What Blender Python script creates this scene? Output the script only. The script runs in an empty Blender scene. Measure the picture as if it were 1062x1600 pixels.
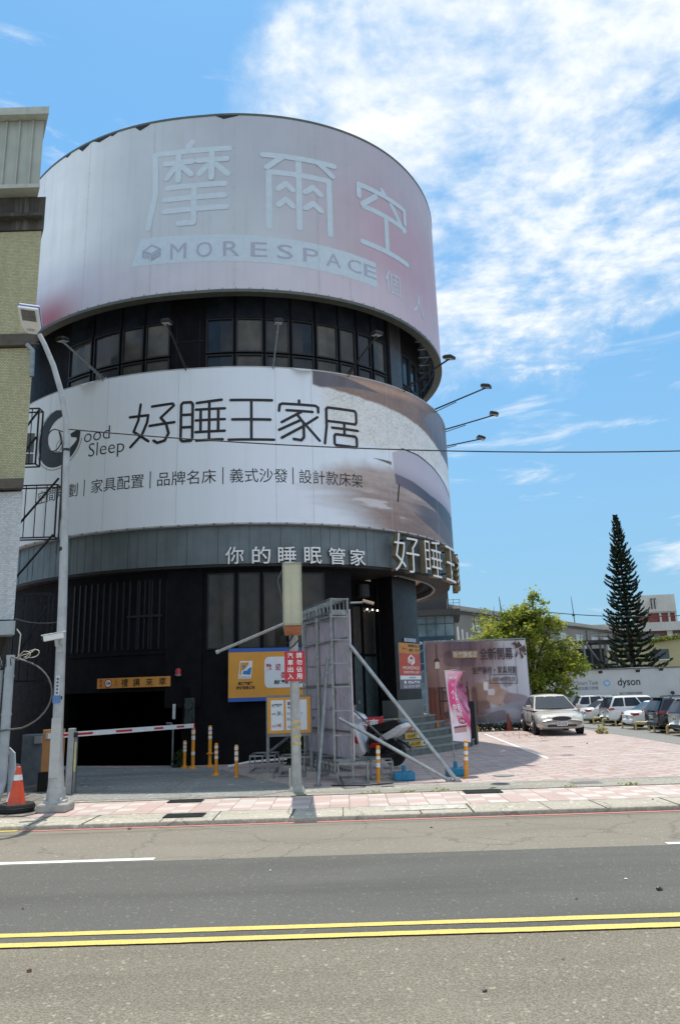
import bpy, bmesh, math, random
from mathutils import Vector, Matrix, noise
R = math.radians
rnd = random.Random(7)
SC = bpy.context.scene
COL = SC.collection

# ------------------------------------------------------------------ camera, sky, sun, exposure
EYE = 1.85
cam_d = bpy.data.cameras.new('camera'); cam = bpy.data.objects.new('camera', cam_d); COL.objects.link(cam)
cam_d.sensor_fit = 'VERTICAL'; cam_d.sensor_height = 36; cam_d.lens = 1150 / 1600 * 36
cam_d.clip_start = .1; cam_d.clip_end = 4000
p_, r_ = R(13.7), R(1.8)
fwd = Vector((0, math.cos(p_), math.sin(p_))); up0 = Vector((0, -math.sin(p_), math.cos(p_))); rt0 = Vector((1, 0, 0))
rt = rt0 * math.cos(r_) - up0 * math.sin(r_); up = rt0 * math.sin(r_) + up0 * math.cos(r_)
cam.matrix_world = Matrix(((rt.x, up.x, -fwd.x, 0), (rt.y, up.y, -fwd.y, 0), (rt.z, up.z, -fwd.z, EYE), (0, 0, 0, 1)))
SC.camera = cam

SUN_TO = Vector((-.055, .262, 1)).normalized()          # towards the sun: high, behind the drum
SUN_EL = math.asin(SUN_TO.z); SUN_AZ = math.atan2(SUN_TO.x, SUN_TO.y)
sun_d = bpy.data.lights.new('sun', 'SUN'); sun_d.energy = 3.4; sun_d.angle = R(.5); sun_d.color = (1, .935, .82)
sun = bpy.data.objects.new('sun', sun_d); COL.objects.link(sun)
sun.rotation_euler = SUN_TO.to_track_quat('Z', 'Y').to_euler(); sun.location = (0, 0, 60)
SC.view_settings.view_transform = 'Standard'; SC.view_settings.look = 'None'
SC.view_settings.gamma = 1; SC.view_settings.use_curve_mapping = False
SC.view_settings.exposure = .35

def lnk(nt, a, b): nt.links.new(a, b)
def vmath(nt, op, a, b=None, c=None):
    n = nt.nodes.new('ShaderNodeVectorMath'); n.operation = op
    for i, v in enumerate((a, b, c)):
        if v is None: continue
        if hasattr(v, 'is_output'): lnk(nt, v, n.inputs[i])
        else: n.inputs[i].default_value = v
    return n.outputs['Value'] if op in ('DOT_PRODUCT', 'LENGTH', 'DISTANCE') else n.outputs[0]
def mth(nt, op, a, b=None, c=None, clamp=False):
    n = nt.nodes.new('ShaderNodeMath'); n.operation = op; n.use_clamp = clamp
    for i, v in enumerate((a, b, c)):
        if v is None: continue
        if hasattr(v, 'is_output'): lnk(nt, v, n.inputs[i])
        else: n.inputs[i].default_value = v
    return n.outputs[0]
def mixc(nt, f, a, b, mode='MIX'):
    n = nt.nodes.new('ShaderNodeMix'); n.data_type = 'RGBA'; n.blend_type = mode
    for i, v in ((0, f), (6, a), (7, b)):
        if hasattr(v, 'is_output'): lnk(nt, v, n.inputs[i])
        else: n.inputs[i].default_value = v if i == 0 else (*v[:3], 1)
    return n.outputs[2]
def nz(nt, vec, scale, detail=4, rough=.55, dist=0):
    n = nt.nodes.new('ShaderNodeTexNoise'); n.inputs['Scale'].default_value = scale
    n.inputs['Detail'].default_value = detail; n.inputs['Roughness'].default_value = rough
    n.inputs['Distortion'].default_value = dist
    if vec is not None: lnk(nt, vec, n.inputs['Vector'])
    return n.outputs['Fac']
def rng(nt, v, a, b, c=0, d=1, smooth=True):
    n = nt.nodes.new('ShaderNodeMapRange'); n.interpolation_type = 'SMOOTHSTEP' if smooth else 'LINEAR'
    lnk(nt, v, n.inputs[0])
    for i, k in enumerate((a, b, c, d)): n.inputs[1 + i].default_value = k
    return n.outputs[0]

world = bpy.data.worlds.new('World'); SC.world = world; world.use_nodes = True
wt = world.node_tree; wt.nodes.clear()
out = wt.nodes.new('ShaderNodeOutputWorld'); bg = wt.nodes.new('ShaderNodeBackground'); bg.inputs[1].default_value = .14
sky = wt.nodes.new('ShaderNodeTexSky'); sky.sky_type = 'NISHITA'; sky.sun_disc = False
sky.sun_elevation = SUN_EL; sky.sun_rotation = SUN_AZ; sky.air_density = 1.25; sky.dust_density = .4; sky.ozone_density = 1.6
tc = wt.nodes.new('ShaderNodeTexCoord'); dv = tc.outputs['Generated']
sx = wt.nodes.new('ShaderNodeSeparateXYZ'); lnk(wt, dv, sx.inputs[0])
# cloud layer: view direction dropped onto a flat ceiling, so the puffs shrink towards the horizon
zc = mth(wt, 'MAXIMUM', sx.outputs[2], .06)
cb = wt.nodes.new('ShaderNodeCombineXYZ')
lnk(wt, mth(wt, 'DIVIDE', sx.outputs[0], zc), cb.inputs[0]); lnk(wt, mth(wt, 'DIVIDE', sx.outputs[1], zc), cb.inputs[1])
pl = cb.outputs[0]
warp = wt.nodes.new('ShaderNodeTexNoise'); warp.inputs['Scale'].default_value = 1.6; warp.inputs['Detail'].default_value = 3; lnk(wt, pl, warp.inputs['Vector'])
plw = vmath(wt, 'MULTIPLY_ADD', warp.outputs['Color'], (.16, .16, 0), pl)
big = nz(wt, plw, 1.1, 4, .55); puff = nz(wt, plw, 4.6, 9, .60); fine = nz(wt, plw, 17, 6, .60)
az = mth(wt, 'ARCTAN2', sx.outputs[0], sx.outputs[1]); el = mth(wt, 'ARCSINE', sx.outputs[2])
wob = mth(wt, 'MULTIPLY', mth(wt, 'SUBTRACT', nz(wt, dv, 6, 8, .66), .5), .34)
azw = mth(wt, 'ADD', az, wob); elw = mth(wt, 'ADD', el, wob)
# main bank: upper right, bounded on the left and below by a slanting edge
edge_l = rng(wt, mth(wt, 'ADD', azw, mth(wt, 'MULTIPLY', elw, -.42)), -.55, -.36)
edge_b = rng(wt, mth(wt, 'ADD', elw, mth(wt, 'MULTIPLY', azw, -.22)), .25, .42)
edge_r = rng(wt, azw, .95, 1.5, 1, 0)
bank = mth(wt, 'MULTIPLY', mth(wt, 'MULTIPLY', edge_l, edge_b), edge_r)
dens = mth(wt, 'ADD', mth(wt, 'MULTIPLY', puff, .62), mth(wt, 'ADD', mth(wt, 'MULTIPLY', fine, .30), mth(wt, 'MULTIPLY', big, .25)))
thr = mth(wt, 'ADD', dens, mth(wt, 'MULTIPLY', mth(wt, 'SUBTRACT', bank, 1), .42))
main = rng(wt, thr, .43, .72)
# thin streaks low on the right
st = wt.nodes.new('ShaderNodeMapping'); st.inputs['Scale'].default_value = (2.3, 2.3, 11); st.inputs['Rotation'].default_value = (0, R(-9), 0); lnk(wt, dv, st.inputs[0])
wis = nz(wt, st.outputs[0], 2.6, 8, .6, .4)
low = mth(wt, 'MULTIPLY', mth(wt, 'MULTIPLY', rng(wt, wis, .54, .74), rng(wt, el, .0, .12)), rng(wt, el, .30, .52, 1, 0))
low = mth(wt, 'MULTIPLY', low, mth(wt, 'MULTIPLY', rng(wt, az, .02, .16), .8))
top = mth(wt, 'MULTIPLY', mth(wt, 'MULTIPLY', rng(wt, wis, .56, .74), .55), rng(wt, el, .48, .62))
# unseen cloud added overhead and behind the camera as fill for the shaded front
rear = mth(wt, 'MULTIPLY', rng(wt, mth(wt, 'ABSOLUTE', az), 1.25, 1.9), rng(wt, mth(wt, 'ADD', mth(wt, 'MULTIPLY', puff, .7), mth(wt, 'MULTIPLY', big, .5)), .50, .66))
cov = mth(wt, 'MAXIMUM', mth(wt, 'MAXIMUM', mth(wt, 'MAXIMUM', main, low), top), mth(wt, 'MULTIPLY', rear, .95), clamp=True)
shade = rng(wt, mth(wt, 'ADD', mth(wt, 'MULTIPLY', puff, .6), mth(wt, 'MULTIPLY', fine, .4)), .38, .62)
ccol = mixc(wt, shade, (4.5, 5.1, 5.75), (5.75, 5.95, 6.2))
skyc = mixc(wt, 1, sky.outputs[0], (.58, .91, .98), 'MULTIPLY')
haze_h = rng(wt, el, .0, .70, .80, 0)
skyc = mixc(wt, haze_h, skyc, (1.55, 2.70, 4.2))
veil = mth(wt, 'MULTIPLY', rng(wt, mth(wt, 'ADD', bank, mth(wt, 'MULTIPLY', mth(wt, 'SUBTRACT', big, .5), .5)), .42, .90), rng(wt, mth(wt, 'ADD', mth(wt, 'ADD', mth(wt, 'MULTIPLY', big, .45), mth(wt, 'MULTIPLY', puff, .4)), mth(wt, 'MULTIPLY', fine, .15)), .36, .56, .12, .82))
skyc = mixc(wt, veil, skyc, (3.35, 4.30, 5.45))
fin = mixc(wt, cov, skyc, ccol)
lnk(wt, fin, bg.inputs[0]); lnk(wt, bg.outputs[0], out.inputs[0])

# ------------------------------------------------------------------ materials
MATS = {}
def mat(name, col, rough=.6, metal=0, var=.12, vs=6, bump=0, bs=40, spec=.5, streak=0, streak_col=None, coat=0, alpha=1, trans=0, emit=0, stain=0, stain_col=(.1, .09, .08), ss=1.2):
    if name in MATS: return MATS[name]
    m = bpy.data.materials.new(name); MATS[name] = m; m.use_nodes = True
    nt = m.node_tree; b = nt.nodes['Principled BSDF']
    t = nt.nodes.new('ShaderNodeTexCoord'); v = t.outputs['Object']
    f = nz(nt, v, vs, 5)
    lo = [c * (1 - var) for c in col]; hi = [min(1, c * (1 + var)) for c in col]
    c = mixc(nt, rng(nt, f, .3, .7), lo, hi)
    if streak:
        mp = nt.nodes.new('ShaderNodeMapping'); mp.inputs['Scale'].default_value = (9, 9, .35); lnk(nt, v, mp.inputs[0])
        c = mixc(nt, mth(nt, 'MULTIPLY', rng(nt, nz(nt, mp.outputs[0], 1.0, 5), .5, .78), streak), c, streak_col or [x * .45 for x in col])
    if stain:
        c = mixc(nt, mth(nt, 'MULTIPLY', rng(nt, nz(nt, v, ss, 8, .65), .52, .74), stain), c, stain_col)
    lnk(nt, c, b.inputs['Base Color'])
    b.inputs['Metallic'].default_value = metal; b.inputs['Specular IOR Level'].default_value = spec
    lnk(nt, rng(nt, nz(nt, v, vs * 2.3, 3), .2, .8, max(.02, rough - .08), min(1, rough + .08)), b.inputs['Roughness'])
    if coat: b.inputs['Coat Weight'].default_value = coat; b.inputs['Coat Roughness'].default_value = .04
    if trans: b.inputs['Transmission Weight'].default_value = trans
    if alpha < 1: b.inputs['Alpha'].default_value = alpha
    if emit: b.inputs['Emission Color'].default_value = (*col, 1); b.inputs['Emission Strength'].default_value = emit
    if bump:
        bn = nt.nodes.new('ShaderNodeBump'); bn.inputs['Strength'].default_value = bump; bn.inputs['Distance'].default_value = .01
        lnk(nt, nz(nt, v, bs, 6, .65), bn.inputs['Height']); lnk(nt, bn.outputs[0], b.inputs['Normal'])
    return m
def print_mat(name, rough=.55, dirt=.10):
    """printed sheet: the picture is carried per vertex, weathered by procedural streaks"""
    if name in MATS: return MATS[name]
    m = bpy.data.materials.new(name); MATS[name] = m; m.use_nodes = True
    nt = m.node_tree; b = nt.nodes['Principled BSDF']
    a = nt.nodes.new('ShaderNodeVertexColor'); a.layer_name = 'print'
    t = nt.nodes.new('ShaderNodeTexCoord'); v = t.outputs['Object']
    mp = nt.nodes.new('ShaderNodeMapping'); mp.inputs['Scale'].default_value = (5, 5, .25); lnk(nt, v, mp.inputs[0])
    s = rng(nt, nz(nt, mp.outputs[0], 1, 6, .6), .45, .8)
    c = mixc(nt, mth(nt, 'MULTIPLY', s, dirt), a.outputs[0], (.32, .32, .31))
    c = mixc(nt, mth(nt, 'MULTIPLY', rng(nt, nz(nt, v, .9, 6, .6), .5, .8), dirt * .8), c, (.40, .40, .42))
    lnk(nt, c, b.inputs['Base Color']); b.inputs['Roughness'].default_value = rough
    bn = nt.nodes.new('ShaderNodeBump'); bn.inputs['Strength'].default_value = .25; bn.inputs['Distance'].default_value = .03
    lnk(nt, nz(nt, v, 1.6, 3), bn.inputs['Height']); lnk(nt, bn.outputs[0], b.inputs['Normal'])
    return m

# ------------------------------------------------------------------ mesh helpers
ORG = {}
class MB:
    def __init__(s): s.v = []; s.f = []; s.m = []; s.cur = 0
    def add(s, vs, fs):
        o = len(s.v); s.v += [tuple(v) for v in vs]; s.f += [tuple(i + o for i in f) for f in fs]; s.m += [s.cur] * len(fs)
        return s
    def box(s, c, d, rz=0, M=None):
        x, y, z = d[0] / 2, d[1] / 2, d[2] / 2
        vs = [Vector(p) for p in ((-x, -y, -z), (x, -y, -z), (x, y, -z), (-x, y, -z), (-x, -y, z), (x, -y, z), (x, y, z), (-x, y, z))]
        Mx = M if M is not None else Matrix.Rotation(rz, 3, 'Z')
        return s.add([Mx @ v + Vector(c) for v in vs], [(3, 2, 1, 0), (4, 5, 6, 7), (0, 1, 5, 4), (1, 2, 6, 5), (2, 3, 7, 6), (3, 0, 4, 7)])
    def bar(s, a, b, w, h=None):
        """square section bar from a to b"""
        a, b = Vector(a), Vector(b); h = h or w; d = b - a
        q = d.to_track_quat('Z', 'Y').to_matrix()
        return s.box((a + b) / 2, (w, h, d.length), M=q)
    def tube(s, pts, r, n=8, cap=True):
        pts = [Vector(p) for p in pts]; rs = r if isinstance(r, (list, tuple)) else [r] * len(pts)
        vs = []; fs = []; ref = None
        for i, p in enumerate(pts):
            d = (pts[min(i + 1, len(pts) - 1)] - pts[max(i - 1, 0)]).normalized()
            if ref is None: ref = Vector((1, 0, 0)) if abs(d.x) < .8 else Vector((0, 0, 1))
            u = (ref - d * ref.dot(d)).normalized(); w = d.cross(u); ref = u
            for k in range(n):
                t = 2 * math.pi * k / n; vs.append(p + (u * math.cos(t) + w * math.sin(t)) * rs[i])
        for i in range(len(pts) - 1):
            for k in range(n):
                k2 = (k + 1) % n; fs.append((i * n + k, i * n + k2, i * n + n + k2, i * n + n + k))
        if cap: fs += [tuple(range(n - 1, -1, -1)), tuple(range((len(pts) - 1) * n, len(pts) * n))]
        return s.add(vs, fs)
    def lathe(s, prof, c=(0, 0, 0), n=16, M=None):
        vs = []; fs = []; Mx = M or Matrix.Identity(3)
        for r, z in prof:
            for k in range(n):
                t = 2 * math.pi * k / n; vs.append(Mx @ Vector((r * math.cos(t), r * math.sin(t), z)) + Vector(c))
        for i in range(len(prof) - 1):
            for k in range(n):
                k2 = (k + 1) % n; fs.append((i * n + k, i * n + k2, i * n + n + k2, i * n + n + k))
        fs += [tuple(range(n - 1, -1, -1)), tuple(range((len(prof) - 1) * n, len(prof) * n))]
        return s.add(vs, fs)
    def prism(s, poly, O, U, V, N, t):
        """flat outline poly in the plane O+xU+yV, thickness t along N"""
        O, U, V, N = Vector(O), Vector(U), Vector(V), Vector(N); n = len(poly)
        a = [O + U * x + V * y for x, y in poly]; b = [p + N * t for p in a]
        return s.add(a + b, [tuple(range(n - 1, -1, -1)), tuple(range(n, 2 * n))] + [(i, (i + 1) % n, n + (i + 1) % n, n + i) for i in range(n)])
    def build(s, name, mats, parent=None, local=False, smooth=False, bevel=0, sub=0, origin=None):
        me = bpy.data.meshes.new(name)
        o = Vector((0, 0, 0))
        if parent is not None: o = ORG.get(parent.name, Vector((0, 0, 0)))
        elif origin is not None: o = Vector(origin)
        elif s.v:
            n = len(s.v); o = Vector((sum(v[0] for v in s.v) / n, sum(v[1] for v in s.v) / n, min(v[2] for v in s.v)))
        vs = s.v if local else [(v[0] - o.x, v[1] - o.y, v[2] - o.z) for v in s.v]
        me.from_pydata(vs, [], s.f)
        for m in (mats if isinstance(mats, (list, tuple)) else [mats]): me.materials.append(m)
        if any(s.m): me.polygons.foreach_set('material_index', s.m)
        if smooth:
            me.polygons.foreach_set('use_smooth', [True] * len(me.polygons))
        ob = bpy.data.objects.new(name, me); COL.objects.link(ob)
        if parent is not None: ob.parent = parent; ORG[ob.name] = o
        elif not local: ob.location = o; ORG[ob.name] = o
        if bevel:
            b = ob.modifiers.new('bevel', 'BEVEL'); b.width = bevel; b.segments = 2; b.limit_method = 'ANGLE'; b.angle_limit = R(40)
        if sub:
            b = ob.modifiers.new('sub', 'SUBSURF'); b.levels = sub; b.render_levels = sub
        if smooth == 'angle':
            me.set_sharp_from_angle(angle=R(38))
        return ob
def tag(o, label=None, cat=None, group=None, kind=None):
    if label: o['label'] = label
    if cat: o['category'] = cat
    if group: o['group'] = group
    if kind: o['kind'] = kind
    return o
def thing(name, loc, label, cat, group=None, rz=0):
    o = bpy.data.objects.new(name, None); COL.objects.link(o); o.location = loc; o.rotation_euler = (0, 0, rz)
    o.empty_display_size = .3; ORG[o.name] = Vector(loc)
    return tag(o, label, cat, group)
def copy_tree(o, parent=None):
    c = o.copy(); COL.objects.link(c)
    if parent: c.parent = parent
    for ch in list(o.children): copy_tree(ch, c)
    return c
# lettering ---------------------------------------------------------------
TXT = {}
def text2d(s, offset=0.0, shear=0):
    """glyph outlines of the built-in font as flat triangles, x from 0, baseline y=0, em = 1"""
    k = (s, offset, shear)
    if k not in TXT:
        c = bpy.data.curves.new('lettering', 'FONT'); c.body = s; c.offset = offset; c.shear = shear; c.resolution_u = 3
        o = bpy.data.objects.new('lettering', c); COL.objects.link(o)
        dg = bpy.context.evaluated_depsgraph_get(); m = bpy.data.meshes.new_from_object(o.evaluated_get(dg))
        TXT[k] = ([(v.co.x, v.co.y) for v in m.vertices], [tuple(p.vertices) for p in m.polygons])
        bpy.data.objects.remove(o); bpy.data.curves.remove(c); bpy.data.meshes.remove(m)
    return TXT[k]
def put_text(mb, s, fmap, x0, y0, x1, y1, offset=0.0, shear=0, seg=0, ext=0):
    """fit the text's ink box into x0..x1, y0..y1; fmap(x, y, d) -> world"""
    vs, fs = text2d(s, offset, shear)
    if not vs: return
    ax, bx = min(v[0] for v in vs), max(v[0] for v in vs); ay, by = min(v[1] for v in vs), max(v[1] for v in vs)
    kx = (x1 - x0) / max(1e-6, bx - ax); ky = (y1 - y0) / max(1e-6, by - ay)
    P = [(x0 + (v[0] - ax) * kx, y0 + (v[1] - ay) * ky) for v in vs]
    if seg or ext:
        bm = bmesh.new(); bv = [bm.verts.new((p[0], p[1], 0)) for p in P]
        for f in fs:
            try: bm.faces.new([bv[i] for i in f])
            except ValueError: pass
        if seg:
            t = x0 + seg
            while t < x1:
                bmesh.ops.bisect_plane(bm, geom=bm.verts[:] + bm.edges[:] + bm.faces[:], plane_co=(t, 0, 0), plane_no=(1, 0, 0)); t += seg
        bmesh.ops.remove_doubles(bm, verts=bm.verts, dist=1e-4)
        if ext:
            bm.verts.index_update()
            front = [fmap(v.co.x, v.co.y, ext) for v in bm.verts]; back = [fmap(v.co.x, v.co.y, 0) for v in bm.verts]; n = len(front)
            cur = mb.cur
            mb.add(front, [tuple(v.index for v in f.verts) for f in bm.faces])
            mb.cur = cur + 1
            mb.add(front + back, [(e.verts[0].index, e.verts[1].index, n + e.verts[1].index, n + e.verts[0].index) for e in bm.edges if len(e.link_faces) == 1])
            mb.cur = cur
        else:
            bm.verts.index_update()
            mb.add([fmap(v.co.x, v.co.y, 0) for v in bm.verts], [tuple(v.index for v in f.verts) for f in bm.faces])
        bm.free()
    else:
        mb.add([fmap(x, y, 0) for x, y in P], fs)
def plane_map(O, U, V, N, d0=0):
    O, U, V, N = Vector(O), Vector(U).normalized(), Vector(V).normalized(), Vector(N).normalized()
    return lambda x, y, d: O + U * x + V * y + N * (d + d0)
def stroke(mb, pts, w, fmap, n=5, lift=0):
    """a brush stroke with round ends along pts in a sign's own plane"""
    for i in range(len(pts) - 1):
        (x0, y0), (x1, y1) = pts[i], pts[i + 1]; L = math.hypot(x1 - x0, y1 - y0)
        if L < 1e-6: continue
        ux, uy = (x1 - x0) / L, (y1 - y0) / L; a0 = math.atan2(uy, ux)
        k = max(1, int(L / .15)); ring = []
        for j in range(n + 1):
            t = a0 + math.pi / 2 + math.pi * j / n; ring.append((x0 + w / 2 * math.cos(t), y0 + w / 2 * math.sin(t)))
        low = [(x0 + (x1 - x0) * j / k + uy * w / 2, y0 + (y1 - y0) * j / k - ux * w / 2) for j in range(1, k)]
        end = []
        for j in range(n + 1):
            t = a0 - math.pi / 2 + math.pi * j / n; end.append((x1 + w / 2 * math.cos(t), y1 + w / 2 * math.sin(t)))
        upp = [(x0 + (x1 - x0) * j / k - uy * w / 2, y0 + (y1 - y0) * j / k + ux * w / 2) for j in range(k - 1, 0, -1)]
        d = lift + .0012 * (i % 7)
        # split into quads along the stroke so that it can follow a curve
        A = [ring[-1]] + low + [end[0]]; B = [ring[0]] + upp[::-1] + [end[-1]]
        mb.add([fmap(x, y, d) for x, y in A + B], [(j, j + 1, len(A) + j + 1, len(A) + j) for j in range(len(A) - 1)])
        mb.add([fmap(x, y, d) for x, y in ring], [tuple(range(len(ring)))]); mb.add([fmap(x, y, d) for x, y in end], [tuple(range(len(end)))])
def poly_fill(mb, pts, fmap, d=0, seg=.2):
    bm = bmesh.new(); f = bm.faces.new([bm.verts.new((x, y, 0)) for x, y in pts])
    bmesh.ops.triangulate(bm, faces=[f])
    if seg:
        a, b = min(p[0] for p in pts), max(p[0] for p in pts); t = a + seg
        while t < b:
            bmesh.ops.bisect_plane(bm, geom=bm.verts[:] + bm.edges[:] + bm.faces[:], plane_co=(t, 0, 0), plane_no=(1, 0, 0)); t += seg
    bm.verts.index_update()
    mb.add([fmap(v.co.x, v.co.y, d) for v in bm.verts], [tuple(v.index for v in f.verts) for f in bm.faces]); bm.free()
def srgb(r, g, b):
    return tuple((c / 255 / 12.92 if c / 255 <= .04045 else ((c / 255 + .055) / 1.055) ** 2.4) for c in (r, g, b))
def sheet(name, parent, m, fmap, xs, ys, colf, d=0, ss=False):
    """a fine grid following fmap whose print is colf(x, y)"""
    nx, ny = len(xs), len(ys); mb = MB()
    mb.add([fmap(x, y, d) for y in ys for x in xs], [(j * nx + i, j * nx + i + 1, (j + 1) * nx + i + 1, (j + 1) * nx + i) for j in range(ny - 1) for i in range(nx - 1)])
    o = mb.build(name, m, parent, smooth=True)
    ca = o.data.color_attributes.new('print', 'FLOAT_COLOR', 'POINT')
    buf = []
    hx_, hy_ = (xs[-1] - xs[0]) / nx * .27, (ys[-1] - ys[0]) / ny * .27
    for y in ys:
        for x in xs:
            if ss:
                q = [colf(x + a, y + b) for a, b in ((-hx_, -hy_ * .5), (hx_ * .5, -hy_), (hx_, hy_ * .5), (-hx_ * .5, hy_))]
                buf += [sum(c[0] for c in q) / 4, sum(c[1] for c in q) / 4, sum(c[2] for c in q) / 4, 1]
            else: buf += [*colf(x, y), 1]
    ca.data.foreach_set('color', buf)
    return o
def lin(a, b, n): return [a + (b - a) * i / (n - 1) for i in range(n)]
def sst(a, b, x):
    t = max(0, min(1, (x - a) / (b - a))); return t * t * (3 - 2 * t)
def lerp3(a, b, t): return tuple(p + (q - p) * t for p, q in zip(a, b))
def interp(x, pts):
    if x <= pts[0][0]: return pts[0][1]
    for (a, b), (c, d) in zip(pts, pts[1:]):
        if x <= c: return b + (d - b) * (x - a) / (c - a)
    return pts[-1][1]
def inside(x, y, P):
    r = False; n = len(P)
    for i in range(n):
        (x0, y0), (x1, y1) = P[i], P[i - 1]
        if (y0 > y) != (y1 > y) and x < (x1 - x0) * (y - y0) / (y1 - y0) + x0: r = not r
    return r
def fbm(x, y, s, o=4): return noise.fractal(Vector((x * s, y * s, 3.7)), 1.0, 2.0, o)
# shared materials
M_galv = mat('galvanised_steel', (.27, .285, .29), .42, .75, .18, 9, stain=.5, stain_col=(.20, .18, .16), ss=6)
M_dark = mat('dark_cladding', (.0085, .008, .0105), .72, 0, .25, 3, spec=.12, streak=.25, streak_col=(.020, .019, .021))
M_black = mat('black_paint', (.012, .012, .013), .4, 0, .2)
M_white = mat('white_paint', (.78, .78, .77), .45, 0, .05, 4, stain=.3, stain_col=(.5, .48, .44), ss=3)
M_orange = mat('orange_plastic', (.78, .30, .02), .45, 0, .15, 5, stain=.35, stain_col=(.35, .15, .03), ss=7)
M_refl = mat('reflective_white', (.80, .80, .78), .3, 0, .08, 12, stain=.3, stain_col=(.45, .42, .38), ss=9)
M_red = mat('red_paint', (.55, .025, .03), .4, 0, .1)
M_rubber = mat('black_rubber', (.018, .018, .018), .75, 0, .3, 12, bump=.3, bs=60)
M_ink = mat('black_ink', (.014, .012, .014), .5, 0, .1)
M_wink = mat('white_ink', (.82, .82, .82), .5, 0, .04)
M_conc = mat('concrete', (.34, .335, .31), .85, 0, .18, 2.5, bump=.5, bs=30, stain=.6, stain_col=(.17, .16, .15), ss=1.6)

# ------------------------------------------------------------------ plan curve of the drum-shaped building
CX, CY = -3.35, 28.1
def rad(t):
    a = t
    if a < -90: a = -180 - a
    if a > 90: a = 180 - a
    b = min(max((t - 5) / 45, 0), 1) if t < 120 else max(0, 1 - (t - 120) / 40)
    b = b * b * (3 - 2 * b)
    return 7.35 + .2 * b + (0 if a > -5 else ((-a - 5) / 50) ** 1.5 * 1.15)
NT = 1440
TT = [-180 + 360 * i / NT for i in range(NT + 1)]
PX = [CX + rad(t) * math.sin(R(t)) for t in TT]; PY = [CY - rad(t) * math.cos(R(t)) for t in TT]
S_ = [0]
for i in range(NT): S_.append(S_[-1] + math.hypot(PX[i + 1] - PX[i], PY[i + 1] - PY[i]))
s0_ = S_[NT // 2]; S_ = [s - s0_ for s in S_]
import bisect
def wrap(s, z, off=0):
    """point on the drum: s metres along the front, z height, off metres outwards"""
    i = max(0, min(NT - 1, bisect.bisect_right(S_, s) - 1)); t = (s - S_[i]) / (S_[i + 1] - S_[i])
    j0, j1 = max(0, i - 3), min(NT, i + 4)
    tx, ty = PX[j1] - PX[j0], PY[j1] - PY[j0]; n = math.hypot(tx, ty)
    return Vector((PX[i] + (PX[i + 1] - PX[i]) * t + off * ty / n, PY[i] + (PY[i + 1] - PY[i]) * t - off * tx / n, z))
def drum_map(d0): return lambda x, y, d: wrap(x, y, d0 + d)
def cslab(mb, sa, sb, za, zb, oin, oout, ds=.22):
    """curved slab following the drum"""
    n = max(1, int(abs(sb - sa) / ds)); vs = []; fs = []
    for i in range(n + 1):
        s = sa + (sb - sa) * i / n
        vs += [wrap(s, za, oin), wrap(s, za, oout), wrap(s, zb, oout), wrap(s, zb, oin)]
    for i in range(n):
        a, b = i * 4, i * 4 + 4
        for k in range(4): fs.append((a + k, b + k, b + (k + 1) % 4, a + (k + 1) % 4))
    fs += [(3, 2, 1, 0), (n * 4, n * 4 + 1, n * 4 + 2, n * 4 + 3)]
    mb.add(vs, fs)

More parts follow.
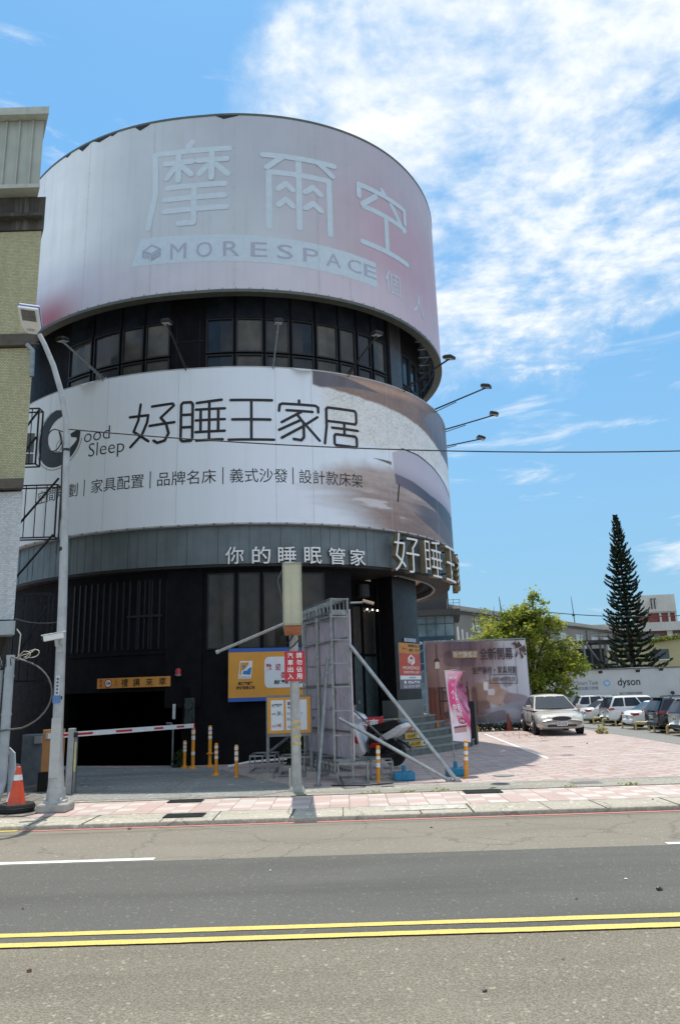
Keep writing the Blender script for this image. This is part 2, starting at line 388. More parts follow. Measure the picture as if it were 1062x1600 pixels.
# ------------------------------------------------------------------ ground, road, pavement
def flat(name, polys, z, m, kind='structure', thick=0):
    mb = MB()
    for P in polys:
        zz = [z] * len(P) if not isinstance(z, (list, tuple)) else z
        mb.add([(p[0], p[1], (p[2] if len(p) > 2 else z)) for p in P], [tuple(range(len(P)))])
    return tag(mb.build(name, m, origin=(0, 0, 0)), kind=kind)
def ground_mat(name, dark, light, agg=95, big_amt=.18, bumpy=.7, crack=0):
    m = bpy.data.materials.new(name); m.use_nodes = True; nt = m.node_tree; b = nt.nodes['Principled BSDF']
    t = nt.nodes.new('ShaderNodeTexCoord'); v = t.outputs['Object']
    f1 = nz(nt, v, agg, 4, .7); f2 = nz(nt, v, agg * 2.6, 2, .6)
    vo = nt.nodes.new('ShaderNodeTexVoronoi'); vo.inputs['Scale'].default_value = agg * .75; lnk(nt, v, vo.inputs['Vector'])
    c = mixc(nt, rng(nt, f1, .36, .66), dark, light)
    sp = rng(nt, vo.outputs['Color'], .80, .98)
    c = mixc(nt, mth(nt, 'MULTIPLY', sp, .55), c, [min(1, x * 1.9) for x in light])
    c = mixc(nt, mth(nt, 'MULTIPLY', rng(nt, f2, .60, .75), .55), c, [x * .35 for x in dark])
    st = nt.nodes.new('ShaderNodeMapping'); st.inputs['Scale'].default_value = (.12, .9, 1); lnk(nt, v, st.inputs[0])
    c = mixc(nt, mth(nt, 'MULTIPLY', rng(nt, nz(nt, st.outputs[0], 1.3, 7, .6), .40, .75), big_amt * 2), c, [x * .62 for x in dark])
    c = mixc(nt, mth(nt, 'MULTIPLY', rng(nt, nz(nt, v, .55, 7, .62), .45, .8), big_amt), c, [min(1, x * 1.3) for x in light])
    if crack:
        cv = nt.nodes.new('ShaderNodeTexVoronoi'); cv.feature = 'DISTANCE_TO_EDGE'; cv.inputs['Scale'].default_value = .45
        wv = nt.nodes.new('ShaderNodeTexNoise'); wv.inputs['Scale'].default_value = 2.2; wv.inputs['Detail'].default_value = 5; lnk(nt, v, wv.inputs['Vector'])
        lnk(nt, vmath(nt, 'MULTIPLY_ADD', wv.outputs['Color'], (.7, .7, 0), v), cv.inputs['Vector'])
        c = mixc(nt, mth(nt, 'MULTIPLY', rng(nt, cv.outputs['Distance'], 0, .012, 1, 0), crack), c, [x * .3 for x in dark])
    lnk(nt, c, b.inputs['Base Color']); b.inputs['Roughness'].default_value = .9; b.inputs['Specular IOR Level'].default_value = .25
    bn = nt.nodes.new('ShaderNodeBump'); bn.inputs['Strength'].default_value = bumpy; bn.inputs['Distance'].default_value = .008
    lnk(nt, mth(nt, 'ADD', f1, f2), bn.inputs['Height']); lnk(nt, bn.outputs[0], b.inputs['Normal'])
    return m
def tile_mat(name, A, B, sx_=.33, sy_=.33, jx=2, jy=2, joint=(.06, .05, .05), var=.22, jw=.025, dirt=.5, row=False):
    m = bpy.data.materials.new(name); m.use_nodes = True; nt = m.node_tree; b = nt.nodes['Principled BSDF']
    t = nt.nodes.new('ShaderNodeTexCoord'); v = t.outputs['Object']
    g = vmath(nt, 'DIVIDE', v, (sx_, sy_, 1)); fl = vmath(nt, 'FLOOR', g)
    s = nt.nodes.new('ShaderNodeSeparateXYZ'); lnk(nt, fl, s.inputs[0])
    par = mth(nt, 'ABSOLUTE', mth(nt, 'MODULO', mth(nt, 'ADD', s.outputs[0], s.outputs[1]), 2))
    wn = nt.nodes.new('ShaderNodeTexWhiteNoise'); wn.noise_dimensions = '2D'; lnk(nt, fl, wn.inputs['Vector'])
    # some tiles were swapped when the paving was patched
    par = mth(nt, 'ABSOLUTE', mth(nt, 'SUBTRACT', par, mth(nt, 'GREATER_THAN', wn.outputs['Value'], .90)))
    c = mixc(nt, mth(nt, 'GREATER_THAN', par, .5), A, B)
    c = mixc(nt, mth(nt, 'MULTIPLY', wn.outputs['Value'], var), c, (.30, .27, .25))
    c = mixc(nt, mth(nt, 'MULTIPLY', rng(nt, nz(nt, v, 1.2, 7, .65), .45, .75), dirt), c, (.30, .27, .24))
    c = mixc(nt, mth(nt, 'MULTIPLY', rng(nt, nz(nt, v, 28, 4, .6), .5, .75), .25), c, (.25, .22, .20))
    fr = vmath(nt, 'FRACTION', vmath(nt, 'DIVIDE', v, (sx_ * jx, sy_ * jy, 1))); s2 = nt.nodes.new('ShaderNodeSeparateXYZ'); lnk(nt, fr, s2.inputs[0])
    j = mth(nt, 'MAXIMUM', mth(nt, 'LESS_THAN', s2.outputs[0], jw / jx), mth(nt, 'MULTIPLY', mth(nt, 'LESS_THAN', s2.outputs[1], jw / jy), .7))
    fr1 = vmath(nt, 'FRACTION', g); s3 = nt.nodes.new('ShaderNodeSeparateXYZ'); lnk(nt, fr1, s3.inputs[0])
    j1 = mth(nt, 'MULTIPLY', mth(nt, 'MAXIMUM', mth(nt, 'LESS_THAN', s3.outputs[0], .03), mth(nt, 'LESS_THAN', s3.outputs[1], .03)), .45)
    jn = mth(nt, 'MULTIPLY', mth(nt, 'MAXIMUM', j, j1), rng(nt, nz(nt, v, 3, 4), .25, .5))
    c = mixc(nt, jn, c, joint)
    lnk(nt, c, b.inputs['Base Color']); b.inputs['Roughness'].default_value = .85; b.inputs['Specular IOR Level'].default_value = .3
    bn = nt.nodes.new('ShaderNodeBump'); bn.inputs['Strength'].default_value = .5; bn.inputs['Distance'].default_value = .01
    lnk(nt, mth(nt, 'ADD', mth(nt, 'MULTIPLY', nz(nt, v, 40, 4), .4), mth(nt, 'MULTIPLY', jn, -1)), bn.inputs['Height']); lnk(nt, bn.outputs[0], b.inputs['Normal'])
    return m
RZ = -.07
M_asph = ground_mat('asphalt_old', (.160, .143, .112), (.325, .294, .230), 60, .16, .8)
M_asph3 = ground_mat('asphalt_shoulder', (.205, .186, .150), (.295, .270, .222), 60, .16, .6, .3)
M_asph2 = ground_mat('asphalt_new', (.098, .096, .088), (.165, .162, .148), 60, .22, .6)
M_lane = ground_mat('lane_concrete', (.20, .20, .185), (.28, .275, .255), 40, .15, .4)
M_kerb = ground_mat('kerb_concrete', (.37, .345, .285), (.53, .495, .415), 22, .25, .6, .5)
M_gut = ground_mat('gutter_concrete', (.26, .25, .215), (.42, .405, .36), 18, .35, .7, .4)
M_apr = ground_mat('apron_concrete', (.21, .215, .205), (.34, .345, .33), 14, .4, .6, .5)
M_tile = tile_mat('pavement_tiles', (.60, .55, .51), (.55, .405, .37), .33, .33, 2, 6)
M_brick = tile_mat('forecourt_tiles', (.53, .455, .43), (.46, .335, .31), .30, .20, 2, 1, (.10, .08, .075), .30, .03, .55)
M_blk = tile_mat('dark_block_paving', (.21, .20, .185), (.15, .145, .14), .30, .22, 1, 1, (.03, .03, .03), .3, .08, .6)
flat('ground', [[(-900, -300), (900, -300), (900, 1500), (-900, 1500)]], -.80, M_lane)
mb = MB(); mb.box((0, 1.5, RZ - .15), (400, 21.1, .3)); tag(mb.build('road', M_asph, origin=(0, 0, 0)), kind='structure')
def wavy(y, amp, x0=-60, x1=60, st=.35, seed=0): return [(x0 + st * i, y + amp * noise.noise(Vector(((x0 + st * i) * .5, seed, 0)))) for i in range(int((x1 - x0) / st) + 1)]
a, b = wavy(6.62, .015, seed=1), wavy(9.60, .02, seed=2)
def strip(name, a, b, z, m):
    mb = MB(); n = len(a)
    mb.add([(*p, z) for p in a] + [(*p, z) for p in b], [(i, i + 1, n + i + 1, n + i) for i in range(n - 1)])
    return tag(mb.build(name, m, origin=(0, 0, 0)), kind='structure')
strip('road_resurfaced_lane', a, b, RZ + .004, M_asph2)
strip('road_shoulder', wavy(9.60, .02, seed=2), wavy(12.04, 0, seed=3), RZ + .0045, M_asph3)
def paint(name, col, wear=.35, edge=.5):
    m = bpy.data.materials.new(name); m.use_nodes = True; nt = m.node_tree; b = nt.nodes['Principled BSDF']
    t = nt.nodes.new('ShaderNodeTexCoord'); v = t.outputs['Object']
    c = mixc(nt, mth(nt, 'MULTIPLY', rng(nt, nz(nt, v, 55, 5, .7), .52, .68), wear), col, (.16, .15, .13))
    c = mixc(nt, mth(nt, 'MULTIPLY', rng(nt, nz(nt, v, 1.5, 6, .6), .5, .75), wear * .6), c, [x * .62 for x in col])
    lnk(nt, c, b.inputs['Base Color']); b.inputs['Roughness'].default_value = .7
    bn = nt.nodes.new('ShaderNodeBump'); bn.inputs['Strength'].default_value = .4; bn.inputs['Distance'].default_value = .004
    lnk(nt, nz(nt, v, 70, 4), bn.inputs['Height']); lnk(nt, bn.outputs[0], b.inputs['Normal'])
    return m
P_y = paint('yellow_road_paint', (.72, .545, .145), .75); P_w = paint('white_road_paint', (.78, .78, .76), .25); P_r = paint('red_kerb_paint', (.55, .21, .17), .55)
def line(name, y0, w, m, x0=-60, x1=60, z=RZ + .010, slope=0, amp=.010):
    A = [(x, y0 - w / 2 + amp * (noise.noise(Vector((x * 1.1, y0, 1))) + .6 * noise.noise(Vector((x * 9, y0, 1))))) for x in lin(x0, x1, max(2, int((x1 - x0) / .06)))]
    B = [(x, y0 + w / 2 + amp * (noise.noise(Vector((x * 1.3, y0, 5))) + .6 * noise.noise(Vector((x * 9, y0, 5))))) for x in lin(x0, x1, max(2, int((x1 - x0) / .06)))]
    return strip(name, A, B, z, m)
line('road_marking_centre_line', 6.845, .105, P_y); line('road_marking_centre_line', 6.58, .112, P_y, z=RZ + .012)
line('road_marking_lane_line', 9.70, .13, P_w, -8.5, -2.39); line('road_marking_lane_line', 9.66, .13, P_w, 3.83, 10)
line('road_marking_kerb_line', 11.96, .09, P_r, -5.0, 60); line('road_marking_kerb_line', 11.99, .09, P_y, -60, -5.05, RZ + .012)
# pavement (kerb, tiles, gutter) and forecourt
mb = MB(); mb.box((0, 12.48, -.16), (240, .84, .32)); tag(mb.build('kerb', M_kerb, origin=(0, 0, 0), bevel=.02), kind='structure')
mb = MB()
for k in range(70): mb.box((-30 + k * 1.0 + .1 * math.sin(k * 3.3), 12.475, .0015), (.014 + .008 * (k % 3), .84, .003), rz=.02 * math.sin(k * 2.1))
tag(mb.build('kerb_joint', mat('joint_dirt', (.07, .06, .05), .9), origin=(0, 0, 0)), kind='structure')
mb = MB(); mb.prism([(0, 0), (.5, -.03), (1.05, .02), (1.3, .0), (1.28, .36), (.9, .40), (.4, .37), (.05, .39)], (.55, 12.35, .001), (1, 0, 0), (0, 1, 0), (0, 0, 1), .012); tag(mb.build('kerb_patch', mat('rough_mortar', (.52, .49, .44), .95, 0, .3, 9, bump=1, bs=30, stain=.5, stain_col=(.25, .23, .2), ss=5), origin=(0, 0, 0)), kind='structure')
flat('pavement', [[(-60, 12.90), (70, 12.90), (70, 14.42), (-60, 14.42)]], 0, M_tile)
flat('gutter_strip', [[(-60, 14.47), (70, 14.47), (70, 15.58), (-60, 15.58)]], .004, M_gut)
flat('pavement_joint', [[(-60, 14.42), (70, 14.42), (70, 14.47), (-60, 14.47)]], -.03, M_black)
gl, gr_ = wrap(-5.45, 0, -.5), wrap(-1.29, 0, -.5)
flat('forecourt', [[(-60, 15.58), (-8.3, 15.58), (-8.3, 20.0), (-60, 20)], [(-8.3, 15.58), (-4.5, 15.58), (-4.5, 20), (-8.3, 20)], [(-4.5, 15.58), (9.97, 15.58), (9.97, 60), (-4.5, 60), (gr_.x, gr_.y), (-4.5, 20)],
                   [(-8.3, 20), (-4.5, 20), (gr_.x, gr_.y), (gl.x, gl.y)], [(-60, 20), (-8.3, 20), (gl.x, gl.y), (-8.3, 60), (-60, 60)]], 0, M_brick)
flat('driveway', [[(-6.95, 15.0), (-5.5, 14.72), (-1.75, 14.52), (-.82, 15.5), (-1.3, 16.35), (-2.1, 17.5), (-2.75, 18.9), (-3.5, 20.3), (gr_.x, gr_.y - .02), (-6.2, 21.1), (gl.x, gl.y - .02), (-7.3, 19.6)]], .009, M_apr)
flat('side_yard', [[(-9.5, 12.95), (-5.35, 12.95), (-5.05, 14.3), (-6.5, 15.9), (-7.2, 20.2), (-9.5, 20.5)]], .013, M_blk)
flat('lane', [[(9.97, 15.58, 0), (15.0, 15.58, -.63), (15.0, 90, -.63), (9.97, 90, 0)]], 0, M_lane)
flat('lane_edge', [[(9.93, 15.6, .006), (10.0, 15.6, .006), (10.0, 60, .006), (9.93, 60, .006)]], 0, M_apr)
flat('car_park', [[(15.0, 15.58), (90, 15.58), (90, 90), (15.0, 90)]], -.63, M_lane)
for P in ([(5.52, 31.1), (5.12, 20.1), (5.22, 20.1), (5.62, 31.1)], [(5.12, 20.02), (9.9, 20.62), (9.9, 20.70), (5.12, 20.1)]):
    flat('parking_bay_line', [P], .005, P_w)

# ------------------------------------------------------------------ the building
bld = thing('cylindrical_building', (CX, CY, 0), 'dark four storey drum shaped building wrapped in curved billboards', 'building')
M_fas = mat('fascia_metal', (.145, .175, .190), .45, .3, .14, 1.2, streak=.35, streak_col=(.075, .09, .10))
M_fseam = mat('fascia_seam', (.06, .07, .078), .5, .3)
M_sof = mat('soffit_dark', (.010, .0095, .009), .6)
M_tan = mat('soffit_tan', (.78, .58, .41), .6, 0, .1)
M_frame = mat('window_frame', (.012, .012, .014), .45, .3, .2)
def pane_mat(name, col, rough=.06, spec=.35):
    m = mat(name, col, rough, 0, .35, 1.3, spec=spec); return m
M_pane = [pane_mat('pane_glass_a', (.048, .046, .042)), pane_mat('pane_glass_b', (.020, .024, .032)), pane_mat('pane_glass_c', (.085, .078, .068))]
M_gfpane = pane_mat('ground_floor_glass', (.040, .034, .028), .1, .3)
# walls
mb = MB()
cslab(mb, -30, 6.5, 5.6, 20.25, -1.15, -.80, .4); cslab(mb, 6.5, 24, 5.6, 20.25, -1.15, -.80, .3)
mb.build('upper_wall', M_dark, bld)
mb = MB(); n = 90; ring = [wrap(S_[0] + (S_[-1] - S_[0]) * i / n, 20.2, -.78) for i in range(n)]
mb.add(ring + [p + Vector((0, 0, -.3)) for p in ring], [tuple(range(n))] + [(i, n + i, n + (i + 1) % n, (i + 1) % n) for i in range(n)]); mb.build('roof', M_sof, bld)
mb = MB(); n = 90; ring = [wrap(S_[0] + (S_[-1] - S_[0]) * i / n, 5.86, -.6) for i in range(n)]
mb.add(ring, [tuple(range(n))]); mb.build('ceiling', M_tan, bld)
mb = MB()
for k in range(34): cslab(mb, -14 + k * .92, -14 + k * .92 + .905, 5.52, 6.70, -.32, -.15 + .004 * (k % 3), .31)
mb.cur = 1
for k in range(34): cslab(mb, -14 + k * .92 + .905, -14 + k * .92 + .92, 5.53, 6.69, -.32, -.155, .1)
mb.cur = 0
for k in range(34): cslab(mb, -14 + k * .92 + .30, -14 + k * .92 + .312, 5.54, 6.68, -.3, -.139, .1); cslab(mb, -14 + k * .92 + .60, -14 + k * .92 + .612, 5.54, 6.68, -.3, -.139, .1)
mb.build('fascia', [M_fas, M_fseam], bld)
mb = MB(); cslab(mb, -14, 3.6, 5.44, 5.52, -1.2, -.17); cslab(mb, 3.6, 6.38, 5.44, 5.52, -3.0, -.17); cslab(mb, 6.38, 18, 5.44, 5.52, -.72, -.17); cslab(mb, 6.38, 18, 5.52, 5.85, -.74, -.70)
mb.build('soffit', M_sof, bld)
mb = MB(); cslab(mb, 6.4, 18, 5.40, 5.437, -.80, -.71); mb.build('soffit_rim', M_galv, bld)
# ground floor wall with the garage mouth
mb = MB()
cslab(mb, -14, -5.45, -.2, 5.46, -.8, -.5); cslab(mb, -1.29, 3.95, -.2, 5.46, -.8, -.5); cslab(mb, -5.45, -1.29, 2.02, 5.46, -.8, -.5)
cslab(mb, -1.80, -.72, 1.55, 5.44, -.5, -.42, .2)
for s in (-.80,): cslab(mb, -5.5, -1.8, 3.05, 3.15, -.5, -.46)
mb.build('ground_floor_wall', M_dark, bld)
mb = MB()
for i in range(15): cslab(mb, -5.2 + i * .24, -5.2 + i * .24 + .05, 3.2, 5.2, -.5, -.47, .1)
for i in range(4): cslab(mb, -3.05 + i * .33, -3.05 + i * .33 + .05, 3.2, 5.2, -.47, -.44, .1)
cslab(mb, -3.1, -1.95, 4.12, 4.18, -.47, -.43)
mb.build('louvre', mat('louvre_metal', (.012, .013, .018), .45), bld)
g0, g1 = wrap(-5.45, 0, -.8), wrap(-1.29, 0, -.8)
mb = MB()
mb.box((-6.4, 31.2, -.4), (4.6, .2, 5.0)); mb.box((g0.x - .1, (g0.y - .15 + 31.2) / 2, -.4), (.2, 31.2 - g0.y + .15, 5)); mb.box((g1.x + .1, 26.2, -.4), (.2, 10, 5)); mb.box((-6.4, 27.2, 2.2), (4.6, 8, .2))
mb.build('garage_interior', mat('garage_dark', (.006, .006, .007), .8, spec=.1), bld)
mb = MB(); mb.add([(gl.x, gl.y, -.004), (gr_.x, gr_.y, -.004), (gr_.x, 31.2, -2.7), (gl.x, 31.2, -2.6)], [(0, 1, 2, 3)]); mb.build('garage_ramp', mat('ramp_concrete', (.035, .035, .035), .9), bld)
# entrance: recess, glass door, interior, column
mb = MB(); cslab(mb, 3.95, 5.45, 5.1, 5.46, -2.3, -2.2); cslab(mb, 3.90, 4.0, .9, 5.46, -2.3, -.5, .1); cslab(mb, 7.45, 10.2, .9, 5.85, -2.4, -2.2); cslab(mb, 3.95, 7.5, 4.55, 5.46, -2.35, -2.22)
for s in (4.0, 5.38, 6.10, 7.38): cslab(mb, s, s + .09, .9, 4.6, -2.3, -2.15, .1)
cslab(mb, 5.4, 7.45, 2.95, 3.03, -2.28, -2.16)
mb.build('entrance_wall', M_dark, bld)
mb = MB(); cslab(mb, 3.98, 7.40, 3.03, 4.56, -2.27, -2.22); mb.cur = 1; cslab(mb, 3.98, 7.40, .98, 2.95, -2.27, -2.22)
mb.build('entrance_glazing', [mat('entry_glass_upper', (.085, .078, .070), .12), mat('entry_glass_lower', (.10, .135, .14), .12)], bld)
mb = MB(); cslab(mb, 3.5, 9.6, .6, 1.0, -6, -1.05); mb.build('landing', M_conc, bld)
M_col = mat('column_cladding', (.010, .0085, .0095), .42, 0, .3, 4, spec=.4)
mb = MB(); cslab(mb, 6.42, 8.36, 1.52, 5.46, -1.6, -1.02); cl = mb.build('column', M_col, bld)
mb = MB(); cslab(mb, 6.41, 8.39, .95, 1.525, -1.62, -1.00); mb.build('plinth', mat('granite', (.17, .18, .175), .35, 0, .25, 40), cl)
# windows of the third-floor band
bounds = [(-6.53, -5.30), (-5.19, -4.0), (-3.9, -3.04), (-2.95, -2.05), (-.80, .15), (.23, 1.17), (1.25, 2.10), (2.18, 2.99), (3.09, 3.92), (4.0, 4.70), (4.80, 5.46), (5.56, 6.28), (7.45, 8.1), (8.2, 8.9), (9.0, 9.7)]
for i, (sa, sb) in enumerate(bounds):
    fr = MB(); t = .05; oz = -.72
    for (za, zb) in ((11.35, 12.36), (12.42, 13.62)):
        cslab(fr, sa, sa + t, za, zb, -.8, oz, .1); cslab(fr, sb - t, sb, za, zb, -.8, oz, .1); cslab(fr, sa + t, sb - t, za, za + t, -.8, oz, .2); cslab(fr, sa + t, sb - t, zb - t, zb, -.8, oz, .2)
    w = fr.build('window', M_frame, bld)
    pn = MB(); cslab(pn, sa + t, sb - t, 11.40, 12.31, -.79, -.775, .3); cslab(pn, sa + t, sb - t, 12.47, 13.57, -.79, -.775 + (.01 if i == 3 else 0), .3)
    pn.build('pane', M_pane[2] if i == 3 else M_pane[(i * 7) % 3 if i < 12 else 1], w)
    if i < 12:
        hd = MB(); cslab(hd, sa, sb, 13.66, 14.6, -.8, -.765, .3); hd.build('window_header', M_pane[1], w)
mb = MB()
for sa, sb in ((-1.98, -.86),): cslab(mb, sa, sb, 12.9, 12.915, -.8, -.785); cslab(mb, sa + .14, sa + .155, 11.4, 14.5, -.8, -.785); cslab(mb, sb - .17, sb - .155, 11.4, 14.5, -.8, -.785)
mb.build('wall_joint', M_frame, bld)
mb = MB(); cslab(mb, 6.55, 7.35, 11.3, 20, -.8, -.70); mb.build('wall_panel', mat('pier_panel', (.060, .058, .060), .4, .2, .2, 3, streak=.4, streak_col=(.1, .095, .09)), bld)
# ground floor windows
for i, (sa, sb) in enumerate(((-.60, .24), (.36, 1.02), (1.12, 1.80), (1.9, 3.06))):
    fr = MB(); t = .04
    cslab(fr, sa, sa + t, 3.12, 5.3, -.5, -.46, .1); cslab(fr, sb - t, sb, 3.12, 5.3, -.5, -.46, .1); cslab(fr, sa + t, sb - t, 3.12, 3.16, -.5, -.46); cslab(fr, sa + t, sb - t, 5.26, 5.3, -.5, -.46)
    w = fr.build('window', M_frame, bld); pn = MB(); cslab(pn, sa + t, sb - t, 3.16, 5.26, -.5, -.485); pn.build('pane', M_gfpane, w)
mb = MB()
mb = MB()
for s in (6.35, 6.75, 7.15): mb = MB(); mb.lathe([(.008, 0), (.028, -.03), (.028, -.05)], wrap(s, 4.50, -2.05), 10); mb.build('spotlight', mat('lit_spot', (1, .93, .8), .4, emit=4), bld)
mb = MB(); mb.tube([wrap(5.0, 5.1, -1.2), wrap(5.0, 4.72, -1.2)], .22, 16); mb.build('ceiling_drum', M_sof, bld)
mb = MB(); cslab(mb, 8.30, 8.72, 3.1, 4.05, -2.2, -2.06, .1); mb.cur = 1; cslab(mb, 8.28, 8.74, 3.05, 3.14, -2.2, -2.05, .1); cslab(mb, 8.28, 8.74, 4.01, 4.1, -2.2, -2.05, .1)
tag(mb.build('wall_lamp', [mat('lamp_glass', (.42, .43, .38), .4), M_galv]), 'tall pale box shaped wall lamp beside the dark entrance', 'lamp')

# ------------------------------------------------------------------ curved billboards
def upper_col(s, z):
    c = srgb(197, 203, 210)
    c = lerp3(c, srgb(246, 248, 250), sst(-2.6, -7.0, s) * .95)  # left end whitened: its shine is painted into the print colour
    c = lerp3(c, srgb(178, 182, 194), sst(-3, .5, s) * sst(16, 19, z) * .6)
    pk = sst(.5, 6.5, s) * (1 - .55 * sst(17.5, 20, z)); c = lerp3(c, srgb(196, 166, 180), pk)
    c = lerp3(c, srgb(216, 206, 218), sst(16.3, 14.6, z) * .65 * (1 - .4 * sst(4, 8, s)))
    c = lerp3(c, srgb(180, 178, 206), sst(16.8, 15.6, z + .12 * (s + 6)) * sst(-3.0, -5.2, s) * .35)
    c = lerp3(c, srgb(168, 58, 68), sst(15.75, 14.35, z + .10 * (s + 7)) * sst(-4.4, -6.6, s) * .85)
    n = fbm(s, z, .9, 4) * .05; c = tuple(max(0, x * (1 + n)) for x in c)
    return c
ub = thing('curved_billboard', wrap(0, 14.14), 'faded grey and pink curved billboard around the top of the drum', 'billboard')
U = drum_map(0)
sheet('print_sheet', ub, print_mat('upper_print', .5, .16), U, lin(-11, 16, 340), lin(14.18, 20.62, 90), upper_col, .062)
mb = MB(); cslab(mb, -11, 16, 14.16, 20.60, -.06, .055)
mb.build('backing', mat('backing_sheet', (.40, .40, .39), .6, .2, .15, 2, streak=.4), ub)
mb = MB(); cslab(mb, -11, 16, 14.08, 14.18, -.20, .085); cslab(mb, -11, 16, 20.62, 20.70, -.1, .075)
mb.build('trim', mat('green_grey_trim', (.10, .11, .095), .5, .2), ub)
mb = MB()
for k in range(34): s = -10.5 + k * .8; mb.bar(wrap(s, 14.2, -.12), wrap(s, 20.5, -.12), .06); mb.bar(wrap(s, 14.9, -.08), wrap(s, 14.9, -.82), .10, .06)
for z in (14.5, 15.6, 17, 18.5, 20): cslab(mb, -11, 16, z, z + .05, -.16, -.10, .4)
mb.build('support_frame', M_galv, ub)
for k, s in enumerate((-6.3, -5.6, -4.9, -4.2, -3.2, -.4)):       # torn fabric edge along the rim
    mb = MB(); L = .35 + .25 * (k % 3); h = .10 + .05 * ((k * 5) % 3)
    poly_fill(mb, [(s, 20.63), (s + L, 20.63), (s + L * .8, 20.63 - h * .4), (s + L * .35, 20.63 - h)], U, .068)
    mb.build('torn_edge', M_sof, ub)
M_ghost = mat('faded_print', srgb(200, 214, 224), .5, 0, .04); M_ghost2 = mat('faded_print_band', srgb(199, 213, 224), .5, 0, .04)
M_ghostink = mat('faded_print_ink', srgb(172, 175, 192), .5, 0, .04)
mb = MB(); w = .2; L = lambda P, wd=.2, k=[0]: (stroke(mb, P, wd, U, lift=.068 + .0015 * (k[0] % 9)), k.__setitem__(0, k[0] + 1))
def tr(P, x0, y0, x1, y1): return [(x0 + (x1 - x0) * a, y0 + (y1 - y0) * b) for a, b in P]
for P in ([(.5, .98), (.55, 1.04)], [(.08, .93), (1, .93)], [(.08, .93), (.10, .45), (.02, .05)],
          [(.22, .80), (.55, .80)], [(.38, .88), (.38, .58)], [(.37, .78), (.24, .62)], [(.39, .78), (.54, .64)],
          [(.62, .80), (.97, .80)], [(.79, .88), (.79, .58)], [(.78, .78), (.64, .64)], [(.80, .78), (.98, .62)],
          [(.25, .50), (.95, .50)], [(.22, .36), (.95, .36)], [(.22, .22), (.97, .22)], [(.58, .50), (.58, .06), (.40, .06)]):
    L(tr(P, -2.62, 16.45, .08, 19.55))
for P in ([(.05, .97), (.98, .97)], [(.28, .95), (.10, .80)], [(.75, .97), (.95, .82)], [(.12, .0), (.12, .74), (.90, .74), (.90, .0)], [(.5, .97), (.5, .02)],
          [(.24, .52), (.33, .60), (.42, .52)], [(.24, .30), (.33, .38), (.42, .30)], [(.58, .52), (.68, .60), (.78, .52)], [(.58, .30), (.68, .38), (.78, .30)]):
    L(tr(P, 1.05, 16.45, 3.65, 19.2))
for P in ([(.03, .74), (.03, .92), (.97, .92), (.97, .70)], [(.46, 1.0), (.52, .94)], [(.33, .84), (.08, .62)], [(.65, .86), (.93, .56)], [(.10, .60), (.97, .60)], [(.52, .60), (.52, .04)], [(.06, .04), (.98, .04)]):
    L(tr(P, 4.45, 16.45, 6.85, 18.95))
mb.build('lettering', M_ghost, ub)
mb = MB(); poly_fill(mb, [(-3.12, 15.28), (5.15, 14.98), (5.10, 15.90), (-2.80, 16.25)], U, .066); mb.build('lettering_band', M_ghost2, ub)
mb = MB(); xs = [-1.53, -.69, .17, 1.04, 1.86, 2.70, 3.47, 4.24, 4.86]
for ch, x in zip('MORESPACE', xs): put_text(mb, ch, drum_map(.071), x - .26, 15.36 - .012 * (x + 1.5) * 1.2, x + .26, 15.92 - .03 * (x + 1.5), seg=.2)
mb.build('lettering', M_ghostink, ub)
def cube_logo(mb, x0, y0, x1, y1, w, fm, lift):
    for i, P in enumerate(([(.02, .66), (.5, .98), (.98, .66), (.5, .40), (.02, .66)], [(.02, .66), (.02, .28)], [(.17, .56), (.17, .20)], [(.02, .66), (.17, .56)], [(.33, .50), (.33, .12)], [(.5, .40), (.5, .02)], [(.5, .02), (.98, .28)], [(.98, .28), (.95, .44), (.62, .28)], [(.95, .44), (.98, .66)], [(.62, .28), (.62, .10)])):
        stroke(mb, tr(P, x0, y0, x1, y1), w, fm, lift=lift + .0012 * i)
mb = MB(); cube_logo(mb, -2.72, 15.42, -2.12, 15.98, .055, U, .071); mb.build('logo', M_ghostink, ub)
mb = MB(); put_text(mb, '個', drum_map(.072), 5.50, 15.00, 6.28, 15.85, seg=.2); put_text(mb, '人', drum_map(.072), 7.0, 14.85, 7.95, 15.65, seg=.2); mb.build('lettering', M_ghost2, ub)

WEDGE = [(2.66, 11.60), (3.79, 11.44), (5.0, 11.17), (5.27, 11.16), (3.89, 11.13), (2.91, 11.03), (2.65, 11.09)]
BROWNLOW = [(2.65, 11.05), (4.0, 10.86), (5.24, 10.73), (6.49, 10.55), (7.69, 10.3), (8.77, 10.0), (10, 9.8)]
BLUE = [(7.64, 11.14), (7.36, 10.89), (7.42, 10.6), (7.92, 10.45), (8.88, 10.0), (9.6, 9.9), (9.3, 11.4), (8.48, 11.49)]
BENCH = [(5.43, 9.22), (5.89, 9.42), (6.76, 9.42), (7.74, 9.25), (8.9, 8.96), (10.2, 8.5), (10.2, 7.95), (9.35, 8.0), (7.49, 8.17), (6.3, 8.44), (5.5, 8.55)]
UNDER = [(5.5, 8.55), (6.3, 8.44), (7.49, 8.17), (9.35, 8.0), (10.2, 7.95), (10.2, 7.1), (9.18, 7.34), (7.43, 7.81), (6.27, 8.06), (5.53, 8.21)]
SHAD = [(5.67, 7.64), (6.96, 7.72), (8.2, 7.65), (10.2, 7.5), (10.2, 6.7), (8.9, 6.72), (7.6, 6.95), (6.55, 7.28)]
NOTCH = [(4.62, 8.92), (5.38, 8.91), (5.38, 8.80), (5.0, 8.86)]
